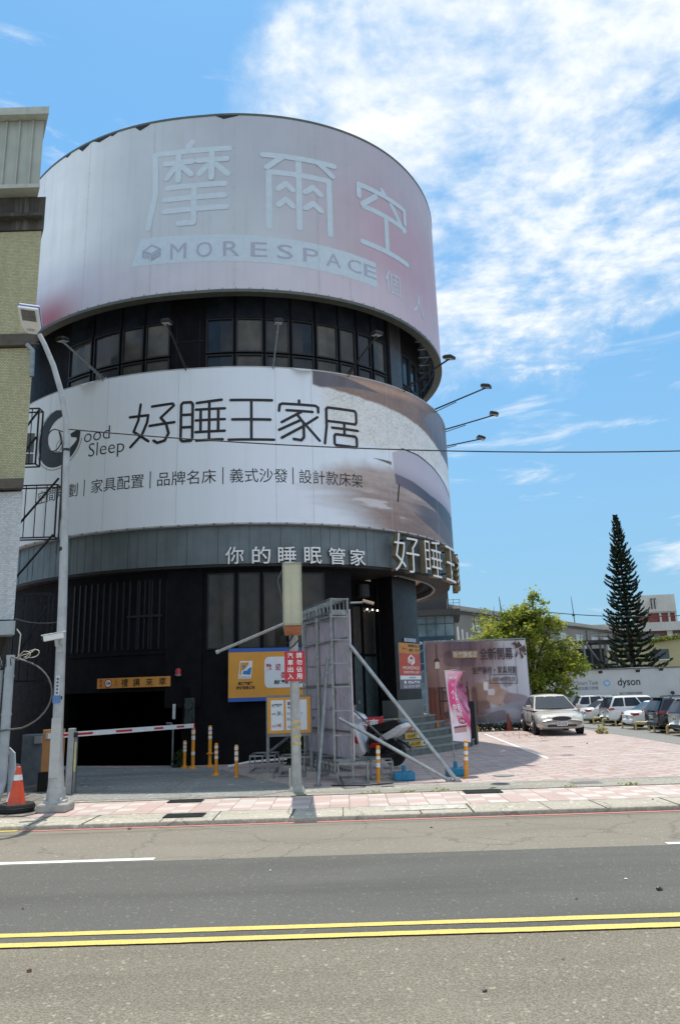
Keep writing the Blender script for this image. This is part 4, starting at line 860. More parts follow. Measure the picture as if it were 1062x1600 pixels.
# ------------------------------------------------------------------ parking barrier
bg_ = thing('barrier_gate', (-6.3, 16.4, 0), 'car park barrier with orange cabinet and red striped white boom', 'barrier')
mb = MB(); mb.box((-6.28, 16.45, .82), (.36, .36, .86)); mb.build('cabinet', mat('cabinet_orange', (.52, .26, .11), .5, 0, .12, 5, stain=.3, stain_col=(.3, .15, .07), ss=5), bg_, bevel=.015)
mb = MB(); mb.box((-6.28, 16.45, .2), (.42, .42, .38)); mb.build('plinth', M_black, bg_)
A, B = Vector((-6.34, 16.2, 1.12)), Vector((-4.02, 20.0, 1.10))
mb = MB(); mb.bar(A, B, .075, .105); bm_ = mb.build('boom', M_white, bg_)
for t0, w in ((.11, .035), (.215, .05), (.47, .055), (.72, .035), (.89, .03)):
    mb = MB(); mb.bar(A.lerp(B, t0 - w), A.lerp(B, t0 + w), .079, .05); mb.build('red_stripe', M_red, bm_)
mb = MB(); mb.box(B, (.1, .05, .12)); mb.build('end_cap', M_red, bm_)
bp = thing('barrier_post', (-5.63, 15.85, 0), 'square grey steel post with a pale yellow strip under the boom', 'post')
mb = MB(); mb.box((-5.68, 15.85, .64), (.13, .12, 1.28)); mb.build('post', M_lpole, bp, bevel=.008)
mb = MB(); mb.box((-5.575, 15.83, .55), (.05, .07, 1.1)); mb.cur = 1; mb.box((-5.572, 15.79, .72), (.045, .012, .58)); mb.build('strip', [M_galv, mat('faded_yellow', (.58, .54, .28), .6, 0, .15, 9)], bp)
mb = MB(); mb.box((-5.575, 15.78, 1.15), (.07, .05, .1)); mb.build('sensor', M_black, bp)
mt_ = thing('meter_cabinet', (-7.4, 18.2, 0), 'pale grey cabinet standing behind the orange barrier box', 'cabinet')
mb = MB(); mb.box((-7.25, 17.9, .55), (.5, .4, 1.1)); mb.build('cabinet', mat('cabinet_grey', (.22, .25, .28), .5, 0, .15, 4), mt_, bevel=.02)
mb = MB(); mb.box((-7.1, 17.66, .98), (.16, .06, .16)); mb.build('control_box', mat('control_box', (.45, .46, .45), .5), mt_)

# ------------------------------------------------------------------ delineator posts
def delineator(x, y, h, label, bands, tilt=(0, 0), flange=False, base=True, r=.042, ring=False):
    t = thing('delineator_post', (x, y, 0), label, 'delineator', 'orange delineator posts around the driveway')
    ax = Vector((tilt[0], tilt[1], 1)).normalized()
    def P(z): return Vector((x, y, 0)) + ax * z
    zs = [.02]; m = MB(); m.tube([P(0.015), P(h - .015), P(h)], [r, r, r * .7], 14); b = m.build('post', M_orange, t, smooth='angle')
    for z0, z1 in bands:
        m = MB(); m.tube([P(h * z0), P(h * z1)], r + .004, 14); m.build('reflective_band', M_refl, b, smooth='angle')
    m = MB()
    if base: m.lathe([(r * 2.3, 0), (r * 2.2, .03), (r * 1.3, .05), (r * 1.1, .09)], (x, y, 0.005), 14)
    else: m.lathe([(r * 1.5, 0), (r * 1.4, .02), (r, .025)], (x, y, 0.005), 14)
    m.build('base', M_orange, t)
    if ring: m = MB(); m.lathe([(r * 2, h * .32), (r * 2, h * .335), (r, h * .35)], (x, y, 0), 14); m.build('ring', M_orange, t)
    return t
b3 = [(.60, .69), (.73, .82), (.86, .95)]
delineator(-4.31, 20.45, .71, 'short orange delineator beside the boom tip, leftmost of the row', b3)
delineator(-4.06, 20.3, 1.05, 'tall orange delineator right under the boom tip', [(.33, .41), (.70, .79), (.84, .93)], r=.046)
delineator(-3.66, 20.55, 1.07, 'tall orange delineator with a ring at its middle', [(.68, .75), (.79, .86), (.89, .96)], r=.046, ring=True)
delineator(-3.13, 18.43, .74, 'bright orange delineator with a square foot on the driveway edge', [(.52, .60), (.68, .76), (.84, .92)])
delineator(-2.57, 17.87, .72, 'dull brown orange delineator right of the bright one by the driveway', [(.52, .63), (.69, .80), (.85, .95)], base=False)
delineator(.62, 16.18, .73, 'sun bleached orange delineator in front of the scooter', [(.40, .52), (.62, .70), (.78, .88)], (.03, 0), base=False)
delineator(2.49, 16.48, .76, 'leaning orange delineator beside the pink flag', [(.46, .55), (.62, .71), (.84, .92)], (.055, 0), base=False)
mb = MB(); mb.tube([(-3.1, 20.1, .05), (-2.6, 20.2, .13), (-1.6, 20.4, .17)], .03, 8); tag(mb.build('fallen_pipe', M_white), 'white plastic pipe lying along the dark wall', 'pipe')
# wall equipment near the garage
sg = thing('hanging_sign', wrap(-2.75, 2.28, -.42), 'long orange sign over the garage asking drivers to yield', 'sign')
mb = MB(); cslab(mb, -4.0, -1.62, 2.14, 2.42, -.415, -.375, .12); mb.build('board', mat('sign_orange', (.72, .32, .07), .5, 0, .06), sg)
gm = drum_map(-.37)
mb = MB()
for ch, x in zip('禮讓來車', (-3.05, -2.66, -2.26, -1.85)): put_text(mb, ch, gm, x - .11, 2.17, x + .11, 2.39, offset=.008)
mb.build('lettering', M_ink, sg)
mb = MB()
for s_, x in (('限高', -3.86), ('公尺', -3.34)):
    put_text(mb, s_[0], gm, x - .045, 2.29, x + .045, 2.38, offset=.015); put_text(mb, s_[1], gm, x - .045, 2.18, x + .045, 2.27, offset=.015)
poly_fill(mb, [(-3.6 + .125 * math.cos(R(t)), 2.28 + .125 * math.sin(R(t))) for t in range(0, 360, 15)], gm, .002, 0); mb.build('lettering', M_red, sg)
mb = MB(); poly_fill(mb, [(-3.6 + .10 * math.cos(R(t)), 2.28 + .10 * math.sin(R(t))) for t in range(0, 360, 15)], gm, .004, 0); mb.build('height_roundel', M_wink, sg)
mb = MB(); put_text(mb, '2M', drum_map(-.364), -3.665, 2.245, -3.535, 2.315, offset=.01); mb.build('lettering', M_ink, sg)
wl_ = thing('warning_light', wrap(-1.38, 2.4, -.36), 'red beacon lamp on the dark wall right of the orange sign', 'beacon')
c_ = wrap(-1.38, 2.42, -.36)
mb = MB(); mb.lathe([(.085, 0), (.085, .12), (.06, .17), (.02, .18)], c_ + Vector((0, 0, .03)), 14); mb.build('dome', mat('beacon_red', (.45, .03, .05), .25), wl_, smooth='angle')
mb = MB(); mb.lathe([(.095, 0), (.095, .04)], c_ - Vector((0, 0, .0)), 14); mb.box(c_ + Vector((0, .05, .0)), (.1, .12, .03)); mb.build('base', M_galv, wl_)
ts = thing('signal_light', wrap(-1.02, 1.3, -.38), 'unlit two lens signal box beside the garage opening', 'signal')
c_ = wrap(-1.02, 1.42, -.36)
mb = MB(); mb.box(c_, (.30, .16, .78)); mb.build('housing', mat('signal_green', (.018, .03, .03), .45), ts, bevel=.04)
for dz in (.19, -.19):
    mb = MB(); mb.lathe([(.10, 0), (.115, .04), (.115, .14)], c_ + Vector((0, -.08, dz)), 16, Matrix.Rotation(R(90), 3, 'X')); l_ = mb.build('hood', mat('signal_green', (.018, .03, .03)), ts)
    mb = MB(); mb.lathe([(.10, 0), (.10, .02)], c_ + Vector((0, -.085, dz)), 16, Matrix.Rotation(R(90), 3, 'X')); mb.build('lens', mat('signal_lens', (.04, .06, .06), .15), l_)
mb = MB(); a_ = wrap(-1.5, 0, -.4); mb.tube([(a_.x, a_.y - .05, .02), (a_.x, a_.y - .05, 1.05), (a_.x - .06, a_.y - .05, 1.14), (a_.x - .2, a_.y + .02, 1.14)], .03, 8); tag(mb.build('hoop_rail', M_galv), 'grey pipe hoop at the right jamb of the garage', 'rail')
mb = MB(); mb.box((a_.x + .02, a_.y - .06, 1.45), (.08, .02, .40)); tag(mb.build('small_plate', mat('sticker_white', (.6, .62, .62))), 'tiny upright white plate on the garage jamb', 'plate')
# low leafy weeds by the garage jamb
def leaves(mb, n, c, r, size, seed, flat_=0):
    q = random.Random(seed)
    for i in range(n):
        p = Vector((q.gauss(0, 1), q.gauss(0, 1), q.gauss(0, 1))).normalized() * (q.random() ** .45)
        p = Vector(c) + Vector((p.x * r[0], p.y * r[1], abs(p.z) * r[2] if flat_ else p.z * r[2]))
        a = Vector((q.gauss(0, 1), q.gauss(0, 1), q.gauss(0, .6))).normalized(); b = a.cross(Vector((q.gauss(0, 1), q.gauss(0, 1), q.gauss(0, 1)))).normalized()
        s = size * q.uniform(.6, 1.4); mb.cur = q.randrange(3)
        mb.add([p - a * s, p + b * s * .45, p + a * s, p - b * s * .45], [(0, 1, 2, 3)])
def leafmat(name, col, rough=.5):
    if name in MATS: return MATS[name]
    m = mat(name, col, rough, 0, .2, 2, spec=.35); b = m.node_tree.nodes['Principled BSDF']
    b.inputs['Subsurface Weight'].default_value = 0; return m
def leaftr(name, col):
    if name in MATS: return MATS[name]
    m = leafmat(name, col); nt = m.node_tree; b = nt.nodes['Principled BSDF']; o = nt.nodes['Material Output']
    tr_ = nt.nodes.new('ShaderNodeBsdfTranslucent'); tr_.inputs[0].default_value = (min(1, col[0] * 2.2), min(1, col[1] * 2.0), col[2] * .9, 1)
    mx = nt.nodes.new('ShaderNodeMixShader'); mx.inputs[0].default_value = .42; lnk(nt, b.outputs[0], mx.inputs[1]); lnk(nt, tr_.outputs[0], mx.inputs[2]); lnk(nt, mx.outputs[0], o.inputs[0])
    return m
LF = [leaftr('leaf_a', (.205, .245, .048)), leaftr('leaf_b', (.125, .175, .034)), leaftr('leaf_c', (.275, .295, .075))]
LD = [leaftr('dark_leaf_a', (.03, .055, .015)), leaftr('dark_leaf_b', (.045, .075, .02)), leaftr('dark_leaf_c', (.022, .04, .013))]
def weed(x, y, r, h, n, label, lm, size=.05, seed=1):
    t = thing('weed', (x, y, 0), label, 'plant'); mb = MB(); leaves(mb, n, (x, y, .02), (r, r * .7, h), size, seed, 1); mb.build('foliage', lm, t)
    mb = MB()
    for k in range(5): a = k * 1.3; mb.tube([(x, y, 0), (x + r * .4 * math.cos(a), y + r * .3 * math.sin(a), h * .6)], .006, 4)
    mb.build('stem', mat('green_stem', (.10, .13, .04), .6), t); return t
weed(-4.5, 20.75, .22, .5, 160, 'small dark green weed by the garage jamb', LD, .05, 3)
weed(-1.35, 20.6, .42, .75, 420, 'dark leafy bush under the price board', LD, .06, 5)

# ------------------------------------------------------------------ sign pole with light box
sp = thing('sign_pole', (-1.0, 15.1, 0), 'grey pole topped by a blank pale yellow light box', 'sign pole')
M_pole2 = mat('pole_old_grey', (.40, .41, .40), .55, .2, .14, 6, streak=.4, stain=.45, stain_col=(.24, .22, .19), ss=5)
mb = MB(); mb.tube([(-1.0, 15.1, 0), (-1.01, 15.1, 1.6), (-1.02, 15.1, 3.05), (-1.02, 15.1, 4.0)], [.098, .094, .088, .085], 16); po = mb.build('pole', M_pole2, sp, smooth='angle')
mb = MB()
for z in (.86, 1.00, 1.16, 1.28): mb.tube([(-1.0, 15.1, z), (-1.0, 15.1, z + .055)], .1, 16)
mb.build('yellow_band', mat('band_yellow', (.52, .40, .16), .55, 0, .2, 14, stain=.5, stain_col=(.4, .4, .38), ss=12), po)
mb = MB(); mb.tube([(-1.0, 15.1, 0), (-1.0, 15.1, .05), (-1.0, 15.1, .12)], [.17, .15, .1], 16); mb.build('base', M_conc, po)
BXR = Matrix.Rotation(R(3.9), 3, 'Z'); BXC = Vector((-.89, 13.02, 0))
def rbox(mb, c, d): mb.box(BXC + BXR @ (Vector(c) - BXC), d, M=BXR)
mb = MB(); rbox(mb, (-.89, 14.15, 3.56), (.31, 2.25, 1.10)); bx_ = mb.build('light_box', mat('aged_acrylic', (.52, .50, .36), .45, 0, .08, 2.5, streak=.35, streak_col=(.35, .33, .22), stain=.4, stain_col=(.36, .34, .22), ss=2), sp, bevel=.01)
mb = MB()
for x in (-1.05, -.73):
    rbox(mb, (x, 13.02, 3.56), (.022, .022, 1.12)); rbox(mb, (x, 15.28, 3.56), (.022, .022, 1.12)); rbox(mb, (x, 14.15, 4.11), (.022, 2.28, .022))
rbox(mb, (-.89, 13.02, 4.11), (.34, .022, .022)); rbox(mb, (-.89, 13.02, 3.02), (.34, .022, .03)); rbox(mb, (-1.05, 14.15, 3.02), (.022, 2.28, .03)); rbox(mb, (-.73, 14.15, 3.02), (.022, 2.28, .03))
mb.build('box_frame', mat('aged_frame', (.36, .36, .28), .5, .3, .15, 8), bx_)
mb = MB(); rbox(mb, (-.89, 14.15, 2.995), (.30, 2.2, .016)); mb.build('rusty_underside', mat('rust_orange', (.42, .17, .07), .75, .2, .35, 7, stain=.5, stain_col=(.2, .1, .06)), bx_)
mb = MB(); mb.tube([(-1.02, 15.0, 2.98), (-1.1, 15.0, 2.86), (-1.18, 14.98, 2.80), (-1.1, 15, 2.72), (-1.0, 15, 2.78), (-.9, 14.98, 2.9)], .012, 6); mb.build('cable', M_black, sp)
mb = MB(); mb.tube([(-1.06, 13.05, 4.0), (-1.2, 13.6, 3.9), (-1.17, 14.2, 3.6), (-1.1, 14.8, 3.2), (-1.06, 15.05, 2.9)], .010, 5); mb.build('cable', M_galv, sp)
mb = MB(); mb.tube([(-1.13, 15.15, 0), (-1.13, 15.15, .42)], .022, 8); tag(mb.build('conduit_stub', mat('pvc_cream', (.55, .53, .46), .5)), 'short cream conduit stub beside the sign pole', 'pipe')
# red notice on the pole
rs = thing('notice_board', (-.99, 14.98, 2.08), 'small red board with white characters strapped to the sign pole', 'sign')
mb = MB(); mb.box((-.995, 14.985, 2.37), (.41, .012, .585)); mb.build('board', mat('sign_red', (.52, .03, .045), .4, 0, .05), rs)
pm = plane_map((-.995, 14.985, 2.37), (1, 0, 0), (0, 0, 1), (0, -1, 0), .009); mb = MB()
for k, ch in enumerate('汽車出入'): put_text(mb, ch, pm, -.145, .155 - .137 * k, -.03, .265 - .137 * k, offset=.02)
for k, ch in enumerate('請勿佔用'): put_text(mb, ch, pm, .03, .155 - .137 * k, .145, .265 - .137 * k, offset=.02)
mb.build('lettering', M_wink, rs)
mb = MB(); mb.tube([(-1, 15.1, 2.5), (-1, 15.1, 2.53)], .099, 14); mb.tube([(-1, 15.1, 2.2), (-1, 15.1, 2.23)], .1, 14); mb.build('strap', M_galv, rs)
tb = thing('steel_tube', (-1.9, 15.2, 2.7), 'long grey steel tube sloping from the light box towards the garage', 'tube')
mb = MB(); mb.tube([(-2.60, 15.3, 2.71), (-1.02, 15.12, 3.30)], .032, 10); mb.build('tube', M_galv, tb)
mb = MB(); mb.tube([(-2.62, 15.3, 2.703), (-2.56, 15.3, 2.725)], .042, 10); mb.build('end_collar', M_galv, tb)

# ------------------------------------------------------------------ parking operator's board on the wall
pb = thing('parking_board', wrap(1.3, 1.66, -.4), 'large orange and blue parking company board on the dark wall', 'sign')
# flat board standing against the curved wall
Pl, Pr = wrap(.08, 0, -.36), wrap(2.9, 0, -.36); Ux = (Pr - Pl); Wd = Ux.length + .55; Ux.normalize(); Nb = Vector((Ux.y, -Ux.x, 0)); Ob = Vector((Pl.x, Pl.y, 1.66)) + Nb * .22
mb = MB(); mb.prism([(0, 0), (Wd, 0), (Wd, 1.45), (0, 1.45)], Ob, Ux, (0, 0, 1), -Nb, .05); mb.build('board', mat('board_orange', (.70, .315, .035), .4, 0, .04, 2), pb)
bmap = (lambda f: lambda x, y, d: f(x * .78 if x < 3.2 else x, y, d))(plane_map(Ob, Ux, (0, 0, 1), Nb, .004))
mb = MB(); poly_fill(mb, [(0, 0), (Wd, 0), (Wd, .105), (0, .105)], bmap, 0, 0); poly_fill(mb, [(0, 1.345), (Wd, 1.345), (Wd, 1.45), (0, 1.45)], bmap, 0, 0); mb.build('blue_stripe', mat('board_blue', (.025, .11, .42), .4, 0, .05), pb)
mb = MB(); r0, x0, x1, y0, y1 = .16, 1.28, Wd + .0, .35, 1.20
P = [(x1, y0), (x1, y1)] + [(x0 + r0 - r0 * math.sin(R(t)), y1 - r0 + r0 * math.cos(R(t))) for t in range(0, 91, 15)] + [(x0 + r0 - r0 * math.cos(R(t)), y0 + r0 - r0 * math.sin(R(t))) for t in range(0, 91, 15)]
poly_fill(mb, P, bmap, 0, 0); mb.build('white_panel', mat('board_white', (.72, .76, .80), .4, 0, .03), pb)
bt = (lambda f: lambda x, y, d: f(x * .78, y, d))(plane_map(Ob, Ux, (0, 0, 1), Nb, .007))
mb = MB()
for ch, x in zip('歡迎委託合作', (1.34, 1.67, 2.0, 2.33, 2.66, 2.95)): put_text(mb, ch, bt, x, .82, x + .20, 1.01, offset=.02)
put_text(mb, '委託經營', bt, 1.86, .60, 2.75, .78, offset=.02); mb.build('lettering', mat('board_red', (.46, .03, .06), .4), pb)
mb = MB(); put_text(mb, '委託專線', bt, 1.62, .44, 2.14, .56, offset=.03); put_text(mb, '0800', bt, 2.3, .44, 2.75, .56, offset=.03)
put_text(mb, '車道寶實業', bt, .345, .44, .87, .535, offset=.03); put_text(mb, '股份有限公司', bt, .285, .325, .93, .42, offset=.03); mb.build('lettering', M_ink, pb)
mb = MB(); poly_fill(mb, [(.34, .62), (.80, .62), (.86, 1.10), (.41, 1.10)], bmap, .001, 0); mb.build('logo', M_wink, pb)
mb = MB(); poly_fill(mb, [(.385, .72), (.445, .72), (.465, .84), (.56, .86), (.66, .94), (.72, 1.06), (.43, 1.06)], bmap, .004, 0); poly_fill(mb, [(.66, .98), (.70, .98), (.73, 1.06), (.66, 1.06)], bmap, .005, 0); mb.build('logo', mat('board_orange', (.6, .275, .035)), pb)
mb = MB(); poly_fill(mb, [(.50, .90), (.58, .90), (.60, .99), (.515, .99)], bmap, .006, 0); put_text(mb, 'CarPark', bt, .36, .635, .78, .69); mb.build('logo', mat('logo_blue', (.02, .22, .55), .4), pb)
mb = MB(); poly_fill(mb, [(.50, .74), (.78, .72), (.82, .93), (.72, .90), (.66, .84), (.54, .83)], bmap, .005, 0); mb.build('logo', mat('logo_blue', (.02, .22, .55)), pb)
# ------------------------------------------------------------------ price board on a steel stand
pr = thing('price_board', (-1.4, 17.5, 0), 'orange framed parking price board on a grey stand behind the pole', 'sign')
yb = 17.45
mb = MB(); mb.box((-1.31, yb + .03, 1.36), (.98, .03, .80)); mb.build('board', mat('board_orange', (.6, .275, .035)), pr)
mb = MB()
for x in (-1.80, -.82): mb.bar((x, yb + .05, 0), (x, yb + .05, 1.8), .065)
mb.bar((-1.80, yb + .05, .93), (-.82, yb + .05, .93), .07); mb.bar((-1.83, yb + .05, 1.79), (-.79, yb + .05, 1.79), .04); mb.build('stand', mat('stand_grey', (.20, .21, .21), .5, .3, .2, 6), pr)
for x in (-1.80, -.82): mb = MB(); mb.box((x, yb + .05, .06), (.24, .22, .12)); mb.build('foot_block', M_conc, pr)
pq = plane_map((-1.76, yb + .014, 1.0), (1, 0, 0), (0, 0, 1), (0, -1, 0), .004)
for xa, xb in ((.035, .33), (.38, .86)):
    mb = MB(); poly_fill(mb, [(xa, .03), (xb, .03), (xb, .70), (xa, .70)], pq, 0, 0); mb.build('white_panel', mat('board_white', (.72, .76, .80)), pr)
mb = MB(); put_text(mb, '收費標準', pq_ := (lambda x, y, d: pq(x, y, d + .003)), .06, .54, .30, .62, offset=.02); put_text(mb, '30', pq_, .18, .36, .26, .45, offset=.02); put_text(mb, '每時', pq_, .06, .37, .15, .42); put_text(mb, '元', pq_, .275, .36, .31, .40)
put_text(mb, '臨時停車', pq_, .42, .58, .62, .66, offset=.02); put_text(mb, '每日上限', pq_, .42, .48, .62, .56, offset=.02); put_text(mb, '平日', pq_, .40, .36, .48, .42); put_text(mb, '假日', pq_, .40, .24, .48, .30); put_text(mb, '元', pq_, .72, .37, .76, .42); put_text(mb, '月租', pq_, .42, .07, .52, .13); put_text(mb, '8', pq_, .62, .06, .67, .15, offset=.02); mb.build('lettering', M_ink, pr)
mb = MB(); put_text(mb, '140', pq_, .16, .10, .27, .18, offset=.02); put_text(mb, '日租', pq_, .055, .10, .14, .15); put_text(mb, '200', pq_, .50, .35, .70, .44, offset=.02); put_text(mb, '50', pq_, .52, .22, .66, .31, offset=.02); mb.build('lettering', mat('board_red', (.46, .03, .06)), pr)

# ------------------------------------------------------------------ back of the free standing billboard
hb_ = thing('lattice_billboard', (-.4, 17.9, 0), 'tall steel lattice billboard seen from behind with lilac panels', 'billboard')
Q0, Q1 = Vector((.14, 16.35, 0)), Vector((-1.0, 19.5, 0)); ax = (Q1 - Q0); LN = ax.length; ax.normalize(); nb = Vector((ax.y, -ax.x, 0))
if nb.x > 0: nb = -nb                                              # towards the camera side / left
def hp(t, z, o=0): p = Q0 + ax * (t * LN) + nb * o; return Vector((p.x, p.y, z))
M_lil = mat('lilac_sheet', (.60, .53, .60), .5, .1, .12, 3, streak=.25, streak_col=(.32, .29, .34), stain=.25, stain_col=(.28, .22, .22), ss=7)
for k in range(4):
    t0, t1 = .01 + .248 * k, .25 + .248 * k
    mb = MB(); a, b, c, d = hp(t0, .42), hp(t1, .42), hp(t1, 3.62), hp(t0, 3.62); o_ = -nb * .03
    mb.add([a, b, c, d, a + o_, b + o_, c + o_, d + o_], [(0, 1, 2, 3), (7, 6, 5, 4), (0, 4, 5, 1), (1, 5, 6, 2), (2, 6, 7, 3), (3, 7, 4, 0)]); pn_ = mb.build('lilac_panel', M_lil, hb_)
    mb = MB()
    for q in range(6):
        c0 = hp(rnd.uniform(t0 + .03, t1 - .03), rnd.uniform(.7, 3.4), .006); s_ = rnd.uniform(.015, .03)
        mb.add([c0 + Vector((0, 0, s_ * 1.6)), c0 + ax * s_, c0 - Vector((0, 0, s_)), c0 - ax * s_], [(0, 1, 2, 3)])
    mb.build('torn_spot', M_ink, pn_)
mb = MB(); a, b, c, d = hp(.015, .35, -.028), hp(1, .35, -.028), hp(1, 3.6, -.028), hp(.015, 3.6, -.028); mb.add([a, b, c, d] + [p - nb * .01 for p in (a, b, c, d)], [(0, 1, 2, 3), (7, 6, 5, 4), (0, 4, 5, 1), (1, 5, 6, 2), (2, 6, 7, 3), (3, 7, 4, 0)]); mb.build('display_sheet', mat('sheet_edge', (.28, .17, .12), .6), hb_)
for t in (.015, .33, .66, .985):
    mb = MB()
    for o in (.03, .42): mb.bar(hp(t, .18, o), hp(t, 3.86, o), .045)
    for z in (.45, .95, 1.45, 1.95, 2.45, 2.95, 3.45, 3.84): mb.bar(hp(t, z, .03), hp(t, z, .42), .03)
    mb.build('ladder_truss', M_galv, hb_)
for o in (.42, .03):
    for za, zb in ((3.55, 3.84), (.20, .42)):
        mb = MB()
        for z in (za, zb): mb.bar(hp(0, z, o), hp(1, z, o), .04)
        for k in range(13): mb.bar(hp(k / 12, za, o), hp(k / 12, zb, o), .025)
        mb.build('edge_truss', M_galv, hb_)
mb = MB()
for k in range(13): mb.bar(hp(k / 12, 3.84, .03), hp(k / 12, 3.84, .42), .025); mb.bar(hp(k / 12, .2, .03), hp(k / 12, .2, .42), .025)
for z in (1.0, 2.0, 3.0): mb.bar(hp(0, z, .03), hp(1, z, .03), .035)
mb.build('cross_bar', M_galv, hb_)
mb = MB(); mb.bar(hp(.02, 3.55, .45), hp(.02, 3.55, -.02), .06, .11); mb.bar(hp(.02, .42, .45), hp(.02, .42, -.02), .06, .10); mb.build('gusset', M_galv, hb_)
for k, (a, b, r) in enumerate(((hp(.01, 2.85, .02), (2.20, 15.80, .02), .042), (hp(.01, 1.30, .3), (2.06, 15.84, .02), .038), (hp(.08, 2.55, .45), (-.62, 15.80, .02), .040), (hp(.4, 1.3, .45), (-2.0, 18.6, .4), .034), (hp(.3, 1.7, -.1), (1.3, 19.2, .3), .024))):
    mb = MB(); mb.tube([a, b], r, 10); br_ = mb.build('brace_tube', mat('brace_steel', (.38, .40, .40), .36, .8, .15, 7, stain=.4, stain_col=(.3, .28, .26), ss=6) if k < 2 else M_galv, hb_)
    if k < 3: mb = MB(); mb.box((b[0], b[1], .015), (.16, .14, .03)); mb.tube([(b[0] + .03, b[1], .02), (b[0] + .03, b[1], .07)], .015, 6); mb.build('foot_plate', M_galv, br_)
def cage(name, label, x0, y0, x1, y1, z1, n):
    t = thing(name, ((x0 + x1) / 2, (y0 + y1) / 2, 0), label, 'steel frame'); mb = MB()
    for x in (x0, x1):
        for z in (.03, z1): mb.bar((x, y0, z), (x, y1, z), .035)
    for y in (y0, y1):
        for z in (.03, z1): mb.bar((x0, y, z), (x1, y, z), .035)
    mb.build('rail', M_galv, t)
    for k in range(n + 1):
        for y in (y0, y1): mb = MB(); x = x0 + (x1 - x0) * k / n; mb.bar((x, y, .03), (x, y, z1), .03); mb.build('upright', M_galv, t)
    return t
cage('ballast_frame', 'low galvanised ballast frame on the paving left of the bleached delineator', -.20, 15.95, .40, 17.0, .40, 2)
cage('ballast_frame', 'small galvanised frame on the paving right behind the bleached delineator', .50, 16.5, .95, 17.3, .36, 2)
cage('ballast_frame', 'low galvanised frame behind the sign pole, below the price board', -1.55, 17.7, -.45, 18.5, .42, 4)
cage('ballast_frame', 'small grey bench like frame left of the price board foot', -2.35, 18.6, -1.75, 19.6, .40, 2)
fl2 = thing('flood_lamp', tuple(hp(0, 3.8, 0)), 'pale flood lamp reaching out from the top of the lattice billboard', 'lamp')
a_ = hp(.02, 3.76, -.05); mb = MB(); mb.tube([a_, a_ + Vector((.28, -.02, .0))], .022, 8); mb.build('arm', M_galv, fl2)
mb = MB(); mb.box(a_ + Vector((.40, -.05, .0)), (.26, .2, .05), M=Matrix.Rotation(R(18), 3, 'Y')); mb.build('lamp_head', mat('lamp_warm', (.55, .42, .30), .4), fl2, bevel=.01)
mb = MB(); P = [hp(.02, .3, .4), (-.1, 15.6, .02), (-.35, 15.75, .015), (.3, 15.55, .015), (.9, 15.8, .015)]; mb.tube(P, .012, 5); tag(mb.build('ground_cable', M_black), 'thin black cable trailing on the ground from the lattice billboard', 'cable')

# ------------------------------------------------------------------ entrance stairs, railing, signs
st_ = thing('entrance_stairs', (2.6, 24.2, 0), 'curved grey concrete steps up to the dark entrance', 'stairs')
M_step = mat('step_concrete', (.13, .145, .135), .75, 0, .2, 3, bump=.3, bs=30, stain=.5, stain_col=(.07, .075, .07), ss=2)
M_nose = mat('step_nosing', (.22, .235, .215), .7, 0, .2, 6)
def arc(rr, t0, t1, n): return [(CX + rr * math.sin(R(t)), CY - rr * math.cos(R(t))) for t in lin(t0, t1, n)]
ro = [7.98, 7.66, 7.34, 7.02, 6.70]
for k, r1 in enumerate(ro):
    za, zb = .2 * k, .2 * (k + 1); mb = MB(); A = arc(r1, 26, 72, 24); B = arc(5.6, 26, 72, 24); n = 24; zlo = 0 if k == 0 else za
    mb.add([(*p, zlo) for p in A] + [(*p, zb - .03) for p in A] + [(*p, zb - .03) for p in B] + [(*p, zlo) for p in B], [(i, i + 1, n + i + 1, n + i) for i in range(n - 1)] + [(0, n, 2 * n, 3 * n), (n - 1, 4 * n - 1, 3 * n - 1, 2 * n - 1)])
    s_ = mb.build('step', M_step, st_)
    mb = MB(); A = arc(r1 + .02, 26, 72, 24); B = arc(r1 - .40 if k < 4 else 5.6, 26, 72, 24)
    mb.add([(*p, zb - .035) for p in A] + [(*p, zb) for p in A] + [(*p, zb) for p in B], [(i, i + 1, n + i + 1, n + i) for i in range(n - 1)] + [(n + i, n + i + 1, 2 * n + i + 1, 2 * n + i) for i in range(n - 1)]); mb.build('tread', M_nose, s_)
mb = MB(); A = arc(8.05, 71.6, 75.0, 4) + arc(7.55, 75.0, 71.6, 4); mb.prism(A, (0, 0, 0), (1, 0, 0), (0, 1, 0), (0, 0, 1), 1.40)
mb.build('end_pier', mat('side_wall', (.022, .024, .024), .55), st_)
def rmap(rr, tc_, zc):
    t = R(tc_); O_ = Vector((CX + rr * math.sin(t), CY - rr * math.cos(t), zc)); return plane_map(O_, (math.cos(t), math.sin(t), 0), (0, 0, 1), (math.sin(t), -math.cos(t), 0))
M_sty = mat('sticker_yellow', (.58, .36, .03), .5, 0, .1); M_sto = mat('sticker_orange', (.55, .16, .03), .5)
for k, (tq, sm, zc) in enumerate(((48.6, M_sty, .90), (47.6, M_sto, .70), (46.2, M_sty, .50), (44.6, M_sty, .30))):
    rr = ro[4 - k] + .035; fm = rmap(rr, tq, zc); mb = MB(); n0 = 0
    poly_fill(mb, [(-.38, -.078), (.38, -.078), (.38, .078), (-.38, .078)], fm, 0, 0); sk = mb.build('warning_sticker', sm, st_)
    mb = MB(); put_text(mb, '小心台階', fm2 := (lambda x, y, d, fm=fm: fm(x, y, d + .004)), -.28, -.045, .14, .055, offset=.02); mb.build('lettering', M_ink, sk)
    mb = MB(); poly_fill(mb, [(.22, -.07), (.37, -.07), (.37, .07), (.22, .07)], fm, .004, 0); mb.build('pictogram_panel', M_wink, sk)
    mb = MB(); poly_fill(mb, [(.27, -.05), (.31, -.05), (.33, -.01), (.30, .05), (.26, .02)], fm, .007, 0); mb.build('pictogram', M_ink, sk)
